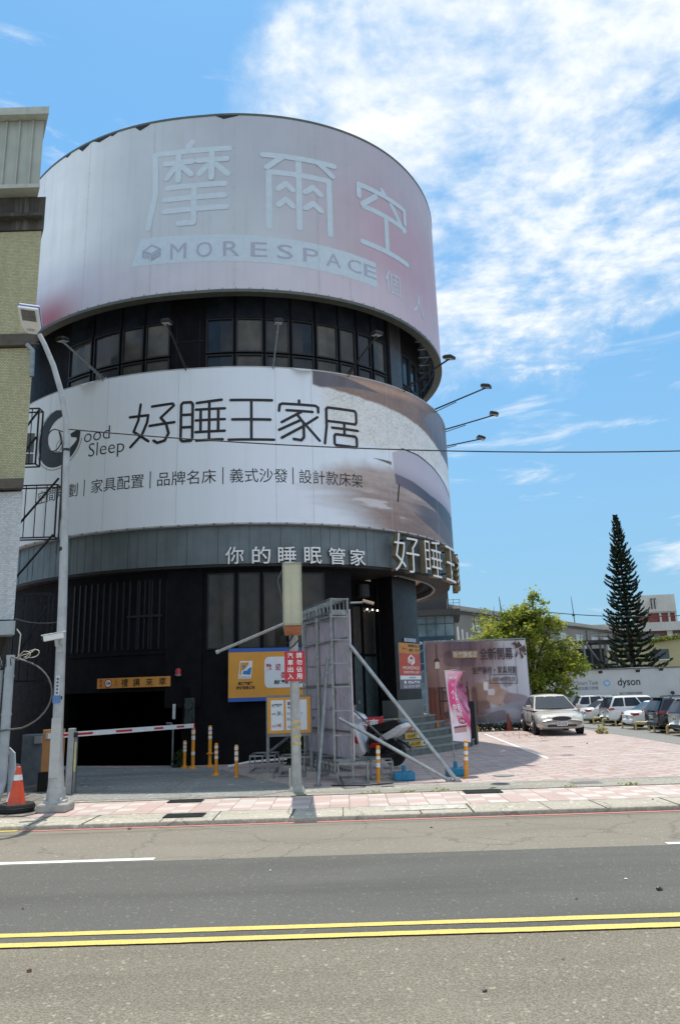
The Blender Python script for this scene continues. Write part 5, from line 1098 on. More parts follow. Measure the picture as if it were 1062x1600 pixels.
for tq, zc, rr in ((63.5, .70, ro[3] + .02), (67.5, .50, ro[2] + .02)):
    fm = rmap(rr + .01, tq, zc); mb = MB(); poly_fill(mb, [(-.13, -.085), (.13, -.085), (.13, .085), (-.13, .085)], fm, 0, 0); mb.build('warning_sticker', M_sto, st_)
rl = thing('hand_railing', (3.8, 26.5, 1.0), 'black metal railing at the right end of the entrance stairs', 'railing')
A_, B_ = Vector((3.22, 26.3, .95)), Vector((4.28, 26.7, .95))
mb = MB()
for z in (1.86, 1.42): mb.bar(A_ + Vector((0, 0, z - .95)), B_ + Vector((0, 0, z - .95)), .05)
mb.build('rail', M_black, rl); mb = MB()
for q in (0, .13, .30, .47, .72, 1): p = A_.lerp(B_, q); mb.bar(p, p + Vector((0, 0, .93)), .045 if q in (0, 1) else .03)
mb.build('baluster', M_black, rl)
# rental sign on the column
cs = thing('rental_sign', wrap(7.35, 1.9, -.95), 'tall orange red and grey rental sign on the dark column', 'sign')
cmap_ = drum_map(-.985)
import types
s0, s1 = 6.62, 8.28
def z_at(s): return 0
mb = MB(); cslab(mb, s0, s1, 1.86, 3.32, -1.02, -.985, .2); mb.build('board', mat('sign_edge', (.5, .48, .45), .5), cs)
def band(za, zb, m, nm='colour_band'): mb = MB(); poly_fill(mb, [(s0, za), (s1, za), (s1, zb), (s0, zb)], cmap_, .004, .25); return mb.build(nm, m, cs)
band(2.99, 3.32, mat('sign_amber', (.50, .22, .03), .45)); band(2.28, 2.99, mat('sign_vermilion', (.50, .065, .025), .45)); band(2.16, 2.28, mat('board_white', (.72, .76, .80))); band(1.86, 2.16, mat('sign_slate', (.15, .14, .17), .45))
c2 = drum_map(-.978); w_ = s1 - s0
mb = MB(); put_text(mb, '賣場電梯出入口', c2, s0 + .38 * w_, 3.19, s0 + .96 * w_, 3.28, seg=.3, offset=.02); put_text(mb, '電梯・樓梯', c2, s0 + .42 * w_, 3.05, s0 + .93 * w_, 3.14, seg=.3, offset=.02); put_text(mb, '立即洽詢', c2, s0 + .35 * w_, 2.19, s0 + .68 * w_, 2.25, seg=.3); mb.build('lettering', M_ink, cs)
mb = MB(); stroke(mb, [(s0 + .30 * w_, 3.14), (s0 + .16 * w_, 3.14)], .035, c2); poly_fill(mb, [(s0 + .10 * w_, 3.14), (s0 + .17 * w_, 3.19), (s0 + .17 * w_, 3.09)], c2, .001, 0); mb.build('arrow', mat('sign_arrow', (.42, .02, .03), .5), cs)
mb = MB(); cube_logo(mb, s0 + .35 * w_, 2.62, s0 + .65 * w_, 2.94, .045, c2, 0); mb.build('logo', M_wink, cs)
mb = MB(); put_text(mb, 'MORESPACE', c2, s0 + .12 * w_, 2.48, s0 + .90 * w_, 2.575, seg=.3); put_text(mb, '摩爾空間個人倉庫', c2, s0 + .14 * w_, 2.35, s0 + .88 * w_, 2.43, seg=.3); put_text(mb, '租賃專線', c2, s0 + .30 * w_, 2.03, s0 + .88 * w_, 2.12, seg=.3, offset=.02); put_text(mb, '02-5570-7877', c2, s0 + .12 * w_, 1.90, s0 + .90 * w_, 1.98, seg=.3); poly_fill(mb, [(s0 + .18 * w_ + .065 * math.cos(R(t)), 2.075 + .05 * math.sin(R(t))) for t in range(0, 360, 20)], c2, 0, 0); mb.build('lettering', M_wink, cs)
mb = MB()
for k in range(4): cslab(mb, s0 + .38 + .24 * k, s0 + .38 + .24 * k + .21, 3.36, 3.48, -1.0, -.975, .15)
tag(mb.build('leaflet_holder', mat('clear_acrylic', (.28, .33, .42), .15, spec=.6), cs))
rs2 = thing('parking_sign', (.6, 21.4, .6), 'red board with white car park characters behind the scooter', 'sign')
mb = MB(); mb.box((.60, 21.4, .66), (.86, .03, .95)); mb.build('board', mat('sign_red', (.52, .03, .045)), rs2)
pm = plane_map((.60, 21.38, .66), (1, 0, 0), (0, 0, 1), (0, -1, 0), .004); mb = MB(); put_text(mb, '汽車', pm, -.28, .12, .30, .42, offset=.02); put_text(mb, '停車場', pm, -.30, -.22, .32, .02, offset=.02); mb.build('lettering', M_wink, rs2)
mb = MB(); mb.bar((.2, 21.45, 0), (.2, 21.45, 1.15), .04); mb.bar((1.0, 21.45, 0), (1.0, 21.45, 1.15), .04); mb.build('leg', M_galv, rs2)
# blue water ballast and flag
def water_base(x, y, label):
    t = thing('water_base', (x, y, 0), label, 'flag base', 'blue water filled bases'); M_b = mat('blue_plastic', (.015, .20, .36), .4, 0, .15, 6, stain=.3, stain_col=(.02, .11, .18), ss=6)
    mb = MB(); mb.prism([(-.22, -.14), (-.08, -.17), (0, -.14), (.08, -.17), (.22, -.14), (.22, .14), (.08, .17), (0, .14), (-.08, .17), (-.22, .14)], (x, y, 0), (1, 0, 0), (0, 1, 0), (0, 0, 1), .17); mb.build('tank', M_b, t, bevel=.025)
    mb = MB(); mb.lathe([(.055, .16), (.045, .20), (.045, .29), (.035, .30)], (x, y, 0), 12); mb.build('socket', M_b, t)
    mb = MB(); mb.lathe([(.03, .16), (.03, .19)], (x + .13, y, 0), 10); mb.build('cap', M_b, t); return t
water_base(1.17, 16.35, 'blue water base standing empty, without any flag'); water_base(2.33, 16.85, 'blue water base carrying the pink flag')
fg = thing('feather_flag', (2.33, 16.85, .1), 'pink and white printed feather flag curling in the wind', 'flag')
mb = MB(); mb.tube([(2.33, 16.85, .2), (2.28, 16.85, 1.2), (2.21, 16.85, 2.24)], [.014, .012, .010], 8); mb.tube([(2.21, 16.85, 2.22), (2.45, 16.87, 2.24), (2.68, 16.9, 2.20)], .008, 6); mb.build('pole', M_galv, fg)
def flag_col(u, v):
    n = fbm(u * 3, v * 3, 1.5, 3); pink = srgb(222, 78, 140); lt = srgb(238, 196, 214); wt_ = srgb(236, 226, 236)
    c = lerp3(pink, lt, sst(.80, .99, v + .12 * n)); c = lerp3(wt_, c, sst(.20, .42, v + .25 * (u - .5) + .15 * n))
    c = lerp3(c, srgb(236, 150, 186), .6 * sst(.35, .6, u + .4 * n) * sst(.25, .5, v)); c = lerp3(c, wt_, .85 * sst(.10, .02, u))
    if .10 < v - .05 * u < .175 and .14 < u < .80: c = srgb(196, 152, 152)
    if .165 < v - .06 * u < .19 and .14 < u < .82: c = srgb(96, 72, 86)
    return c
def fmap(u, v, d):
    z = .73 + 1.49 * v; wdt = .40 * (1 + .0 * v); x0 = 2.31 - .085 * v
    fold = sst(.30, .72, v) * sst(1.0, .78, v); x = x0 + wdt * u * (1 - .42 * fold * u) + .02 * math.sin(9 * v) * u; y = 16.85 + .10 * math.sin(5.5 * v + 2.2 * u) * u + .22 * fold * u * u - d
    return Vector((x, y, z - .05 * u * (1 - v)))
sheet('cloth', fg, print_mat('flag_print', .7, .02), fmap, lin(0, 1, 40), lin(0, 1, 130), flag_col, 0, True)
def fmd(x, y, d): return fmap(x, y, .006)
mb = MB()
def ftext(s, x0, y0, x1, y1): put_text(mb, s, fmd, x0, y0, x1, y1, offset=.02, seg=.08)
ftext('倉', .24, .60, .50, .73); ftext('出', .54, .58, .78, .70); ftext('空', .24, .42, .48, .53); ftext('租', .52, .42, .78, .53); ftext('間', .30, .36, .70, .41); ftext('個人', .30, .78, .60, .83); ftext('MORE', .2, .88, .7, .93); mb.build('lettering', M_wink, fg)
mb = MB(); poly_fill(mb, [(.62 + .2 * math.cos(R(t)), .29 + .045 * math.sin(R(t))) for t in range(0, 360, 20)], fmd, 0, .1); mb.build('print_badge', mat('badge_red', (.5, .05, .15), .5), fg)
mb = MB(); put_text(mb, '招租', lambda x, y, d: fmap(x, y, .010), .48, .27, .74, .31, offset=.02, seg=.1); mb.build('lettering', M_wink, fg)
fg2 = thing('torn_flag', (2.95, 24.8, 0), 'torn pink and white cloth hanging behind the feather flag', 'flag')
mb = MB()
def f2(u, v): return Vector((3.62 + .34 * u + .08 * math.sin(4 * v), 24.9 + .1 * math.sin(7 * v + 4 * u), .75 + 1.25 * v - .25 * u * (1 - v)))
n = 10; mb.add([f2(i / 5, j / n) for j in range(n + 1) for i in range(6)], [(j * 6 + i, j * 6 + i + 1, j * 6 + i + 7, j * 6 + i + 6) for j in range(n) for i in range(5) if not (j < 3 and i < 3)])
mb.build('cloth', mat('pink_cloth', (.62, .22, .36), .8, 0, .5, 4), fg2, smooth=True); mb = MB(); mb.tube([(4.02, 24.95, .0), (4.0, 24.95, 2.05)], .015, 6); mb.build('pole', M_black, fg2)

# ------------------------------------------------------------------ motor scooter (in side view, facing left)
sc_ = thing('motor_scooter', (1.14, 18.85, 0), 'white black and red motor scooter parked behind the steel braces', 'scooter', None, R(-27))
SX, SY = .70, 18.85
KS = 1.16
def sp_(x, z, y=0): return Vector((SX + .44 + (x - .44) * KS, SY + y * KS, z * KS))
def body(mb, prof, hw, taper=.72):
    """closed side outline given real width: middle full, edges drawn in"""
    n = len(prof); cx_ = sum(p[0] for p in prof) / n; cz_ = sum(p[1] for p in prof) / n; vs = []
    for w_, k in ((-hw, taper), (-hw * .72, .96), (hw * .72, .96), (hw, taper)): vs += [sp_(cx_ + (x - cx_) * k, cz_ + (z - cz_) * k, w_) for x, z in prof]
    fs = [tuple(range(n - 1, -1, -1)), tuple(range(3 * n, 4 * n))]
    for q in range(3): fs += [(q * n + i, q * n + (i + 1) % n, (q + 1) * n + (i + 1) % n, (q + 1) * n + i) for i in range(n)]
    mb.add(vs, fs)
M_sw = mat('scooter_white', (.74, .74, .75), .25, 0, .04, coat=.6); M_sb = mat('scooter_black', (.016, .016, .018), .3, coat=.3)
def spart(name, prof, hw, m, taper=.72, bev=.012): mb = MB(); body(mb, prof, hw, taper); return mb.build(name, m, sc_, smooth='angle', bevel=bev)
def wheel2(x, r):
    mb = MB(); Mx = Matrix.Rotation(R(90), 3, 'X'); r *= 1; mb.lathe([(r * .62, -.045), (r * .9, -.06), (r, -.03), (r, .03), (r * .9, .06), (r * .62, .045)], sp_(x, r), 26, Mx); w = mb.build('wheel', M_rubber, sc_, smooth='angle')
    mb = MB(); mb.lathe([(.04, -.05), (r * .6, -.03), (r * .62, .0), (r * .6, .03), (.04, .05)], sp_(x, r), 18, Mx); mb.build('rim', mat('scooter_rim', (.05, .05, .055), .35, .6), w)
wheel2(.44, .30); wheel2(-.82, .275)
spart('front_shield', [(-.42, .26), (-.26, .20), (-.12, .28), (-.20, .52), (-.32, .84), (-.46, 1.02), (-.62, .96), (-.58, .72), (-.50, .46)], .25, M_sw)
spart('red_stripe', [(-.36, .50), (-.24, .46), (-.30, .66), (-.40, .74)], .262, mat('scooter_red', (.48, .015, .02), .25, coat=.5))
spart('handlebar_cowl', [(-.62, .98), (-.36, .92), (-.20, 1.0), (-.28, 1.10), (-.50, 1.18), (-.64, 1.12)], .19, M_sw)
spart('windscreen', [(-.56, 1.14), (-.48, 1.14), (-.46, 1.30), (-.52, 1.34)], .12, mat('smoked_visor', (.03, .03, .035), .1))
spart('front_fender', [(-1.02, .40), (-.92, .50), (-.74, .52), (-.60, .44), (-.66, .36), (-.96, .36)], .09, M_sw)
spart('floor_board', [(-.30, .24), (.16, .24), (.20, .34), (-.26, .34)], .19, M_sb)
spart('side_panel', [(-.06, .26), (.20, .28), (.36, .46), (.52, .64), (.30, .74), (-.06, .74), (-.16, .52)], .20, M_sb)
spart('red_trim', [(-.10, .40), (.14, .42), (.24, .52), (.02, .54)], .225, mat('scooter_red', (.48, .015, .02), .25, coat=.5))
spart('tail_panel', [(.10, .52), (.36, .55), (.62, .68), (.80, .84), (.80, .93), (.66, .90), (.40, .76), (.12, .62)], .215, M_sw)
spart('seat', [(-.18, .72), (.12, .70), (.46, .78), (.74, .92), (.66, 1.0), (.36, .96), (.10, .90), (-.14, .86)], .18, M_sb, .85)
spart('tail_light', [(.70, .80), (.78, .84), (.75, .90), (.69, .87)], .10, M_red)
spart('grab_rail', [(.34, .90), (.62, .96), (.62, .99), (.33, .94)], .10, mat('scooter_red', (.48, .015, .02)))
spart('engine_case', [(.10, .20), (.46, .18), (.54, .30), (.30, .40), (.06, .34)], .12, M_sb)
mb = MB(); mb.tube([sp_(.14, .26, -.17), sp_(.34, .26, -.19), sp_(.70, .36, -.19)], [.03, .055, .05], 10); mb.build('exhaust', mat('exhaust', (.05, .05, .055), .35, .6), sc_)
mb = MB(); mb.tube([sp_(.52, .58, 0), sp_(.72, .48, 0), sp_(.82, .40, 0)], .03, 6); mb.box(sp_(.84, .42), (.02, .16, .16)); mb.build('rear_mudguard', M_sb, sc_)
mb = MB(); mb.tube([sp_(-.44, 1.08, -.34), sp_(-.46, 1.10, -.1), sp_(-.46, 1.10, .1), sp_(-.44, 1.08, .34)], .018, 8); mb.build('handlebar', M_sb, sc_)
for s_ in (-1, 1):
    mb = MB(); mb.tube([sp_(-.46, 1.1, .2 * s_), sp_(-.50, 1.32, .26 * s_)], .010, 6); mb.box(sp_(-.49, 1.35, .29 * s_), (.03, .15, .09)); mb.build('mirror', M_sb, sc_, bevel=.01)
mb = MB(); mb.tube([sp_(-.50, .86, 0), sp_(-.70, .48, 0), sp_(-.82, .235, 0)], .035, 8); mb.build('fork', M_sb, sc_)
mb = MB(); mb.lathe([(.06, 0), (.07, .02), (.05, .05)], sp_(-.60, 1.05, -.04), 12, Matrix.Rotation(R(-90), 3, 'Y')); mb.build('headlight', mat('headlight_clear', (.55, .58, .6), .1), sc_)

# ------------------------------------------------------------------ drains, manhole, litter
def drain(x, y, w, d, z, label):
    t = thing('drain_grate', (x, y, z), label, 'drain', 'iron drain grates beside the kerb'); mb = MB(); mb.box((x, y, z + .004), (w, d, .006)); mb.build('recess', M_black, t)
    mb = MB(); n = int(w / .035)
    for k in range(n + 1): mb.box((x - w / 2 + w * k / n, y, z + .010), (.012, d, .012))
    for k in range(5): mb.box((x, y - d / 2 + d * k / 4, z + .0105), (w, .012, .012))
    mb.build('grate', mat('cast_iron', (.05, .055, .055), .6, .5, .3, 20), t)
drain(-2.62, 12.52, .62, .34, .001, 'iron drain grate in the kerb right at the road edge'); drain(-2.95, 14.16, .60, .30, .003, 'iron drain grate in the tiles beside the driveway mouth'); drain(2.42, 14.2, .66, .42, .003, 'iron drain grate in the tiles near the pink flag')
t = thing('manhole_cover', (3.2, 15.9, 0), 'small round iron manhole cover on the concrete strip', 'manhole'); mb = MB(); mb.lathe([(.16, 0), (.16, .008), (.12, .009)], (2.95, 15.2, .005), 20); mb.build('lid', M_black, t); mb = MB(); mb.lathe([(.20, 0), (.20, .006)], (2.95, 15.2, .004), 20); mb.build('rim', M_galv, t)
t = thing('manhole_cover', (3.3, 16.5, 0), 'pale round cover on the forecourt tiles beyond the drain', 'manhole'); mb = MB(); mb.lathe([(.19, 0), (.19, .012)], (3.3, 16.6, .002), 20); mb.build('lid', M_apr, t); mb = MB(); mb.lathe([(.24, 0), (.24, .005)], (3.3, 16.6, .002), 20); mb.build('rim', M_galv, t)
for (x, y, w, d) in ((4.55, 15.02, .55, .35), (7.0, 15.1, .5, .4)):
    mb = MB(); mb.box((x, y, .006), (w, d, .006)); tag(mb.build('access_lid', mat('lid_concrete', (.16, .155, .145), .8)), 'dark square access lid in the concrete strip, %s' % ('nearer the flag' if x < 5 else 'at the right edge'), 'lid')
def litter(x, y, z, s, seed, label, m, fl_=.4):
    q = random.Random(seed); bm = bmesh.new(); s *= .6; bmesh.ops.create_icosphere(bm, subdivisions=2, radius=s)
    for v in bm.verts: k = 1 + .5 * noise.noise(v.co * 9 / s * .12 + Vector((seed, 0, 0))) + q.uniform(-.18, .18); v.co = Vector((v.co.x * k, v.co.y * k * .8, max(-.2 * s, v.co.z * k * fl_)))
    me = bpy.data.meshes.new('litter'); bm.to_mesh(me); bm.free(); me.materials.append(m); o = bpy.data.objects.new('litter', me); COL.objects.link(o); o.location = (x, y, z + .22 * s); return tag(o, label, 'litter')
M_brl = mat('dry_leaf', (.11, .055, .025), .7, 0, .5, 30); M_pap = mat('paper', (.7, .7, .68), .7)
litter(2.90, 7.62, RZ + .01, .045, 3, 'crumpled dark brown wrapper on the road at the right', mat('brown_wrapper', (.045, .025, .018), .4, 0, .8, 30), .9)
litter(2.74, 8.05, RZ + .01, .03, 5, 'scrap of white paper on the dark road lane', M_pap, .25); litter(-2.37, 6.0, RZ + .005, .035, 7, 'curled brown leaf on the near grey road at the left', M_brl, .7)
litter(-3.12, 7.65, RZ + .01, .02, 9, 'dark sliver lying on the dark lane at the left', M_ink, .3); litter(.84, 5.38, RZ + .005, .028, 11, 'black leaf scrap on the near road, below the wrapper', M_ink, .35); litter(-3.31, 11.85, RZ + .01, .05, 13, 'brown leaf by the red kerb line near the lamp', M_brl, .4)
litter(1.5, 5.9, RZ + .005, .012, 15, 'tiny dark speck of grit on the near road', M_ink, .5); litter(1.15, 11.2, RZ + .01, .03, 17, 'small black scrap on the tan shoulder', M_ink, .4); litter(-.9, 8.9, RZ + .01, .02, 19, 'white fleck of paper on the dark lane near its far edge', M_pap, .3); litter(2.05, 7.4, RZ + .01, .018, 21, 'dark twig end on the dark lane left of the wrapper', M_ink, .5); litter(4.9, 12.7, .0, .035, 23, 'dry dark leaf on the kerb at the right', M_brl, .4); litter(7.6, 24.5, .0, .05, 25, 'dark scrap on the sunny forecourt tiles', M_ink, .5)
ms = MB(); q = random.Random(4)
for k in range(90):
    x, y = 6.6 + q.gauss(0, .55), 29.5 + q.gauss(0, 1.2); s_ = q.uniform(.03, .07); a = q.uniform(0, 6.3); ms.add([(x - s_ * math.cos(a), y - s_ * math.sin(a), .012), (x + s_ * .5 * math.sin(a), y - s_ * .5 * math.cos(a), .02), (x + s_ * math.cos(a), y + s_ * math.sin(a), .03), (x - s_ * .5 * math.sin(a), y + s_ * .5 * math.cos(a), .015)], [(0, 1, 2, 3)])
tag(ms.build('fallen_leaves', M_brl), 'scattered dry leaves on the forecourt before the parked sedan', 'leaves', kind='stuff')
wm = MB(); q = random.Random(8)
for k in range(60):
    cx_ = q.choice((-.9, .4, 1.1, 1.7, 2.6, 4.0, 5.2, 6.4)) + q.gauss(0, .10); leaves(wm, 4, (cx_, 14.46, .0), (.07, .02, .06), .025, 100 + k, 1)
tag(wm.build('joint_weeds', LF), 'tiny weeds growing in the joint behind the pavement tiles', 'weeds', kind='stuff')
weed(9.6, 29.0, .24, .34, 90, 'small yellow green plant on the edge of the sunny forecourt', [leaftr('yel_leaf_a', (.20, .19, .03)), leaftr('yel_leaf_b', (.14, .15, .025)), leaftr('yel_leaf_c', (.26, .20, .05))], .06, 21)

# ------------------------------------------------------------------ printed banner across the forecourt
bn_ = thing('fabric_banner', (5.9, 33.6, 0), 'large printed bedroom banner stretched on a frame beyond the stairs', 'banner')
BX0, BX1, BZ0, BZ1, BY = 3.66, 8.12, .22, 3.88, 33.6
def ban_col(u, v):
    n = fbm(u * 4, v * 3, 1.6, 4); w_ = srgb(206, 206, 216)
    c = lerp3(srgb(140, 106, 104), w_, sst(.34, .84, u + .25 * (.5 - v) + .1 * n)); c = lerp3(c, srgb(104, 90, 112), sst(.72, 1.0, v) * sst(.75, .35, u) * .8)
    c = lerp3(c, srgb(176, 146, 140), sst(.5, .7, v) * sst(.35, .1, u) * .5)
    for k in range(1, 9):
        if abs(u - k / 9 - .012 * math.sin(v * 6 + k)) < .006: c = tuple(x * .72 for x in c)
    if v < .46 and u < .44: c = lerp3(srgb(104, 66, 54), srgb(168, 132, 122), sst(.0, .4, u + n * .2)); 
    if v < .44 and u < .14: c = srgb(120, 62, 46) if int(u * 60) % 3 else srgb(86, 50, 42)
    def blob(cx, cy, rx, ry, a, col, k=.85):
        nonlocal c
        x, y = u - cx, v - cy; xx, yy = x * math.cos(a) + y * math.sin(a), -x * math.sin(a) + y * math.cos(a); d = (xx / rx) ** 4 + (yy / ry) ** 4
        c = lerp3(c, tuple(q * (1 + .25 * n) for q in col), k * sst(1.25, .8, d))
    blob(.52, .38, .09, .13, .0, srgb(150, 116, 102)); blob(.64, .45, .07, .10, .2, srgb(170, 138, 126)); blob(.70, .34, .12, .10, -.5, srgb(190, 156, 140)); blob(.62, .40, .035, .035, 0, srgb(225, 222, 226))
    blob(.86, .30, .12, .08, -.2, srgb(152, 134, 142)); blob(.50, .22, .10, .08, .1, srgb(128, 96, 90))
    t = .30 - .9 * abs(u - .78)
    if v < .24 + .10 * sst(.5, .95, u) - .04: c = lerp3(c, srgb(168, 172, 188), .75 * sst(.50, .62, u)); c = lerp3(c, srgb(70, 52, 56), .75 * sst(.22, .40, u) * sst(.66, .5, u) * sst(.20, .10, v))
    blob(.22, .62, .10, .20, .0, srgb(178, 150, 146), .5); blob(.40, .60, .05, .22, .0, srgb(138, 112, 120), .55); blob(.33, .80, .16, .10, 0, srgb(96, 78, 96), .55)
    blob(.57, .47, .025, .05, 0, srgb(228, 224, 226)); blob(.78, .52, .05, .06, .3, srgb(140, 120, 132), .6); blob(.45, .30, .03, .16, 0, srgb(96, 66, 62), .7)
    blob(.20, .40, .16, .015, 0, srgb(84, 56, 52), .8); blob(.30, .16, .16, .05, .2, srgb(70, 48, 50), .8); blob(.88, .14, .12, .05, -.2, srgb(212, 212, 220), .7); blob(.66, .12, .10, .06, .3, srgb(110, 96, 104), .6)
    if .30 < v < .44 and u < .40 and int(u * 70) % 9 == 0: c = srgb(92, 64, 58)
    if v < .05: c = lerp3(c, srgb(190, 190, 200), .5)
    return tuple(max(0, min(1, x)) for x in c)
def bmapf(u, v, d):
    sag = .03 * math.sin(u * 28) * (.3 + .7 * v); return Vector((BX0 + (BX1 - BX0) * u, BY - d - sag - .08 * math.sin(math.pi * u), BZ0 + (BZ1 - BZ0) * v - .04 * u - (.10 * (1 - v) * u)))
sheet('print_sheet', bn_, print_mat('banner_print', .6, .06), bmapf, lin(0, 1, 130), lin(0, 1, 110), ban_col, 0, True)
mb = MB()
for x in (BX0 - .04, 5.2, 6.7, BX1 + .02): mb.bar((x, BY + .12, 0), (x, BY + .12, 3.95), .07)
for z in (.25, 2.0, 3.92): mb.bar((BX0 - .05, BY + .14, z), (BX1 + .03, BY + .14, z), .06)
mb.build('support_frame', M_galv, bn_)
mb = MB()
for x in (BX0 - .36, BX0 - .1): mb.bar((x, BY - .1, .05), (x, BY - .1, 3.92), .055)
for k in range(9): mb.bar((BX0 - .36, BY - .1, .3 + .44 * k), (BX0 - .1, BY - .1, .3 + .44 * k + (.2 if k % 2 else 0)), .035)
mb.build('side_ladder', mat('ladder_blue_grey', (.25, .30, .36), .45, .4), bn_)
mb = MB(); bt_ = lambda x, y, d: bmapf(x, y, .06)
put_text(mb, '全新開幕', bt_, .53, .775, .865, .92, offset=.012, seg=.1); put_text(mb, '全屋裝修・家具規劃', bt_, .445, .61, .89, .70, offset=.01, seg=.1); put_text(mb, '全館600坪空間', bt_, .635, .525, .865, .575, seg=.1); mb.build('lettering', mat('banner_ink', (.07, .045, .05), .6), bn_)
mb = MB(); stroke(mb, [(.615, .50), (.885, .50), (.885, .60), (.615, .60), (.615, .50)], .006, bt_, 2); mb.build('print_line', mat('banner_ink', (.07, .045, .05)), bn_)
mb = MB(); poly_fill(mb, [(.255, .80), (.51, .80), (.51, .89), (.255, .89)], lambda x, y, d: bmapf(x, y, .045), 0, .08); mb.build('gold_panel', mat('gold_print', (.40, .25, .11), .5), bn_)
mb = MB(); put_text(mb, '新竹旗艦店', bt_, .265, .81, .50, .88, seg=.1); mb.build('lettering', M_wink, bn_)
mb = MB(); poly_fill(mb, [(.075, .68), (.125, .68), (.12, .76), (.082, .76)], bt_, 0, 0); mb.build('lantern_print', mat('lantern_print', (.75, .68, .58), .5), bn_)
mb = MB(); stroke(mb, [(.10, .78), (.10, .98)], .006, bt_, 2); stroke(mb, [(.075, .77), (.10, .80), (.125, .77)], .010, bt_, 2); mb.build('print_line', M_ink, bn_)
mb = MB(); M_bow = mat('ribbon_brown', (.10, .05, .03), .5)
for P in ([(.885, .90), (.93, .99), (.965, .93)], [(.925, .90), (.99, .94), (1.0, .86), (.95, .87)], [(.915, .90), (.88, .80), (.905, .81)], [(.93, .90), (.945, .78), (.97, .80)], [(.86, .96), (.90, .985), (.93, .91)], [(.95, .88), (.99, .82), (1.0, .84)]): poly_fill(mb, P, lambda x, y, d: bmapf(x, y, .055), 0, 0)
mb.build('bow_print', M_bow, bn_)
mb = MB(); q = random.Random(3)
for k in range(26): u, v = q.uniform(.1, .98), q.uniform(.12, .97); s_ = q.uniform(.006, .014); poly_fill(mb, [(u, v), (u + s_, v + s_ * .5), (u + .3 * s_, v - s_)], lambda x, y, d: bmapf(x, y, .05), 0, 0)
mb.build('torn_hole', M_ink, bn_)
hg = thing('hedge', (6.2, 33.3, 0), 'low dark hedge along the foot of the bedroom banner', 'hedge'); mb = MB()
for k in range(24): leaves(mb, 60, (4.4 + .165 * k, 33.2, .14), (.22, .2, .2), .06, 300 + k, 0)
mb.build('foliage', LD, hg); mb = MB()
for k in range(12): x = 4.5 + .33 * k; mb.tube([(x, 33.25, 0), (x + .05, 33.25, .25)], .015, 5)
mb.build('stem', mat('green_stem', (.1, .13, .04)), hg)
t = thing('wheel_stop_rail', (5.2, 32.7, 0), 'yellow and black low pipe rail before the banner', 'rail'); mb = MB(); mb.tube([(4.75, 32.75, 0), (4.75, 32.75, .2), (5.6, 32.75, .2), (5.6, 32.75, 0)], .05, 8); mb.build('pipe', mat('rail_yellow', (.52, .36, .06), .5, 0, .2, 8), t)
mb = MB(); mb.box((4.62, 32.5, .10), (.26, .2, .2)); tag(mb.build('blue_crate', mat('blue_plastic', (.015, .2, .36)), bevel=.02), 'small blue plastic box at the corner of the entrance stairs', 'box')
t = thing('traffic_cone', (6.95, 32.9, 0), 'faded red traffic cone between the banner and the silver sedan', 'traffic cone'); mb = MB(); mb.box((6.95, 32.9, .02), (.38, .38, .04)); mb.build('base', mat('cone_faded', (.30, .07, .045), .6), t); mb = MB(); mb.lathe([(.14, .04), (.03, .72), (.02, .73)], (6.95, 32.9, 0), 16); mb.build('cone', mat('cone_faded', (.3, .07, .045)), t, smooth='angle')

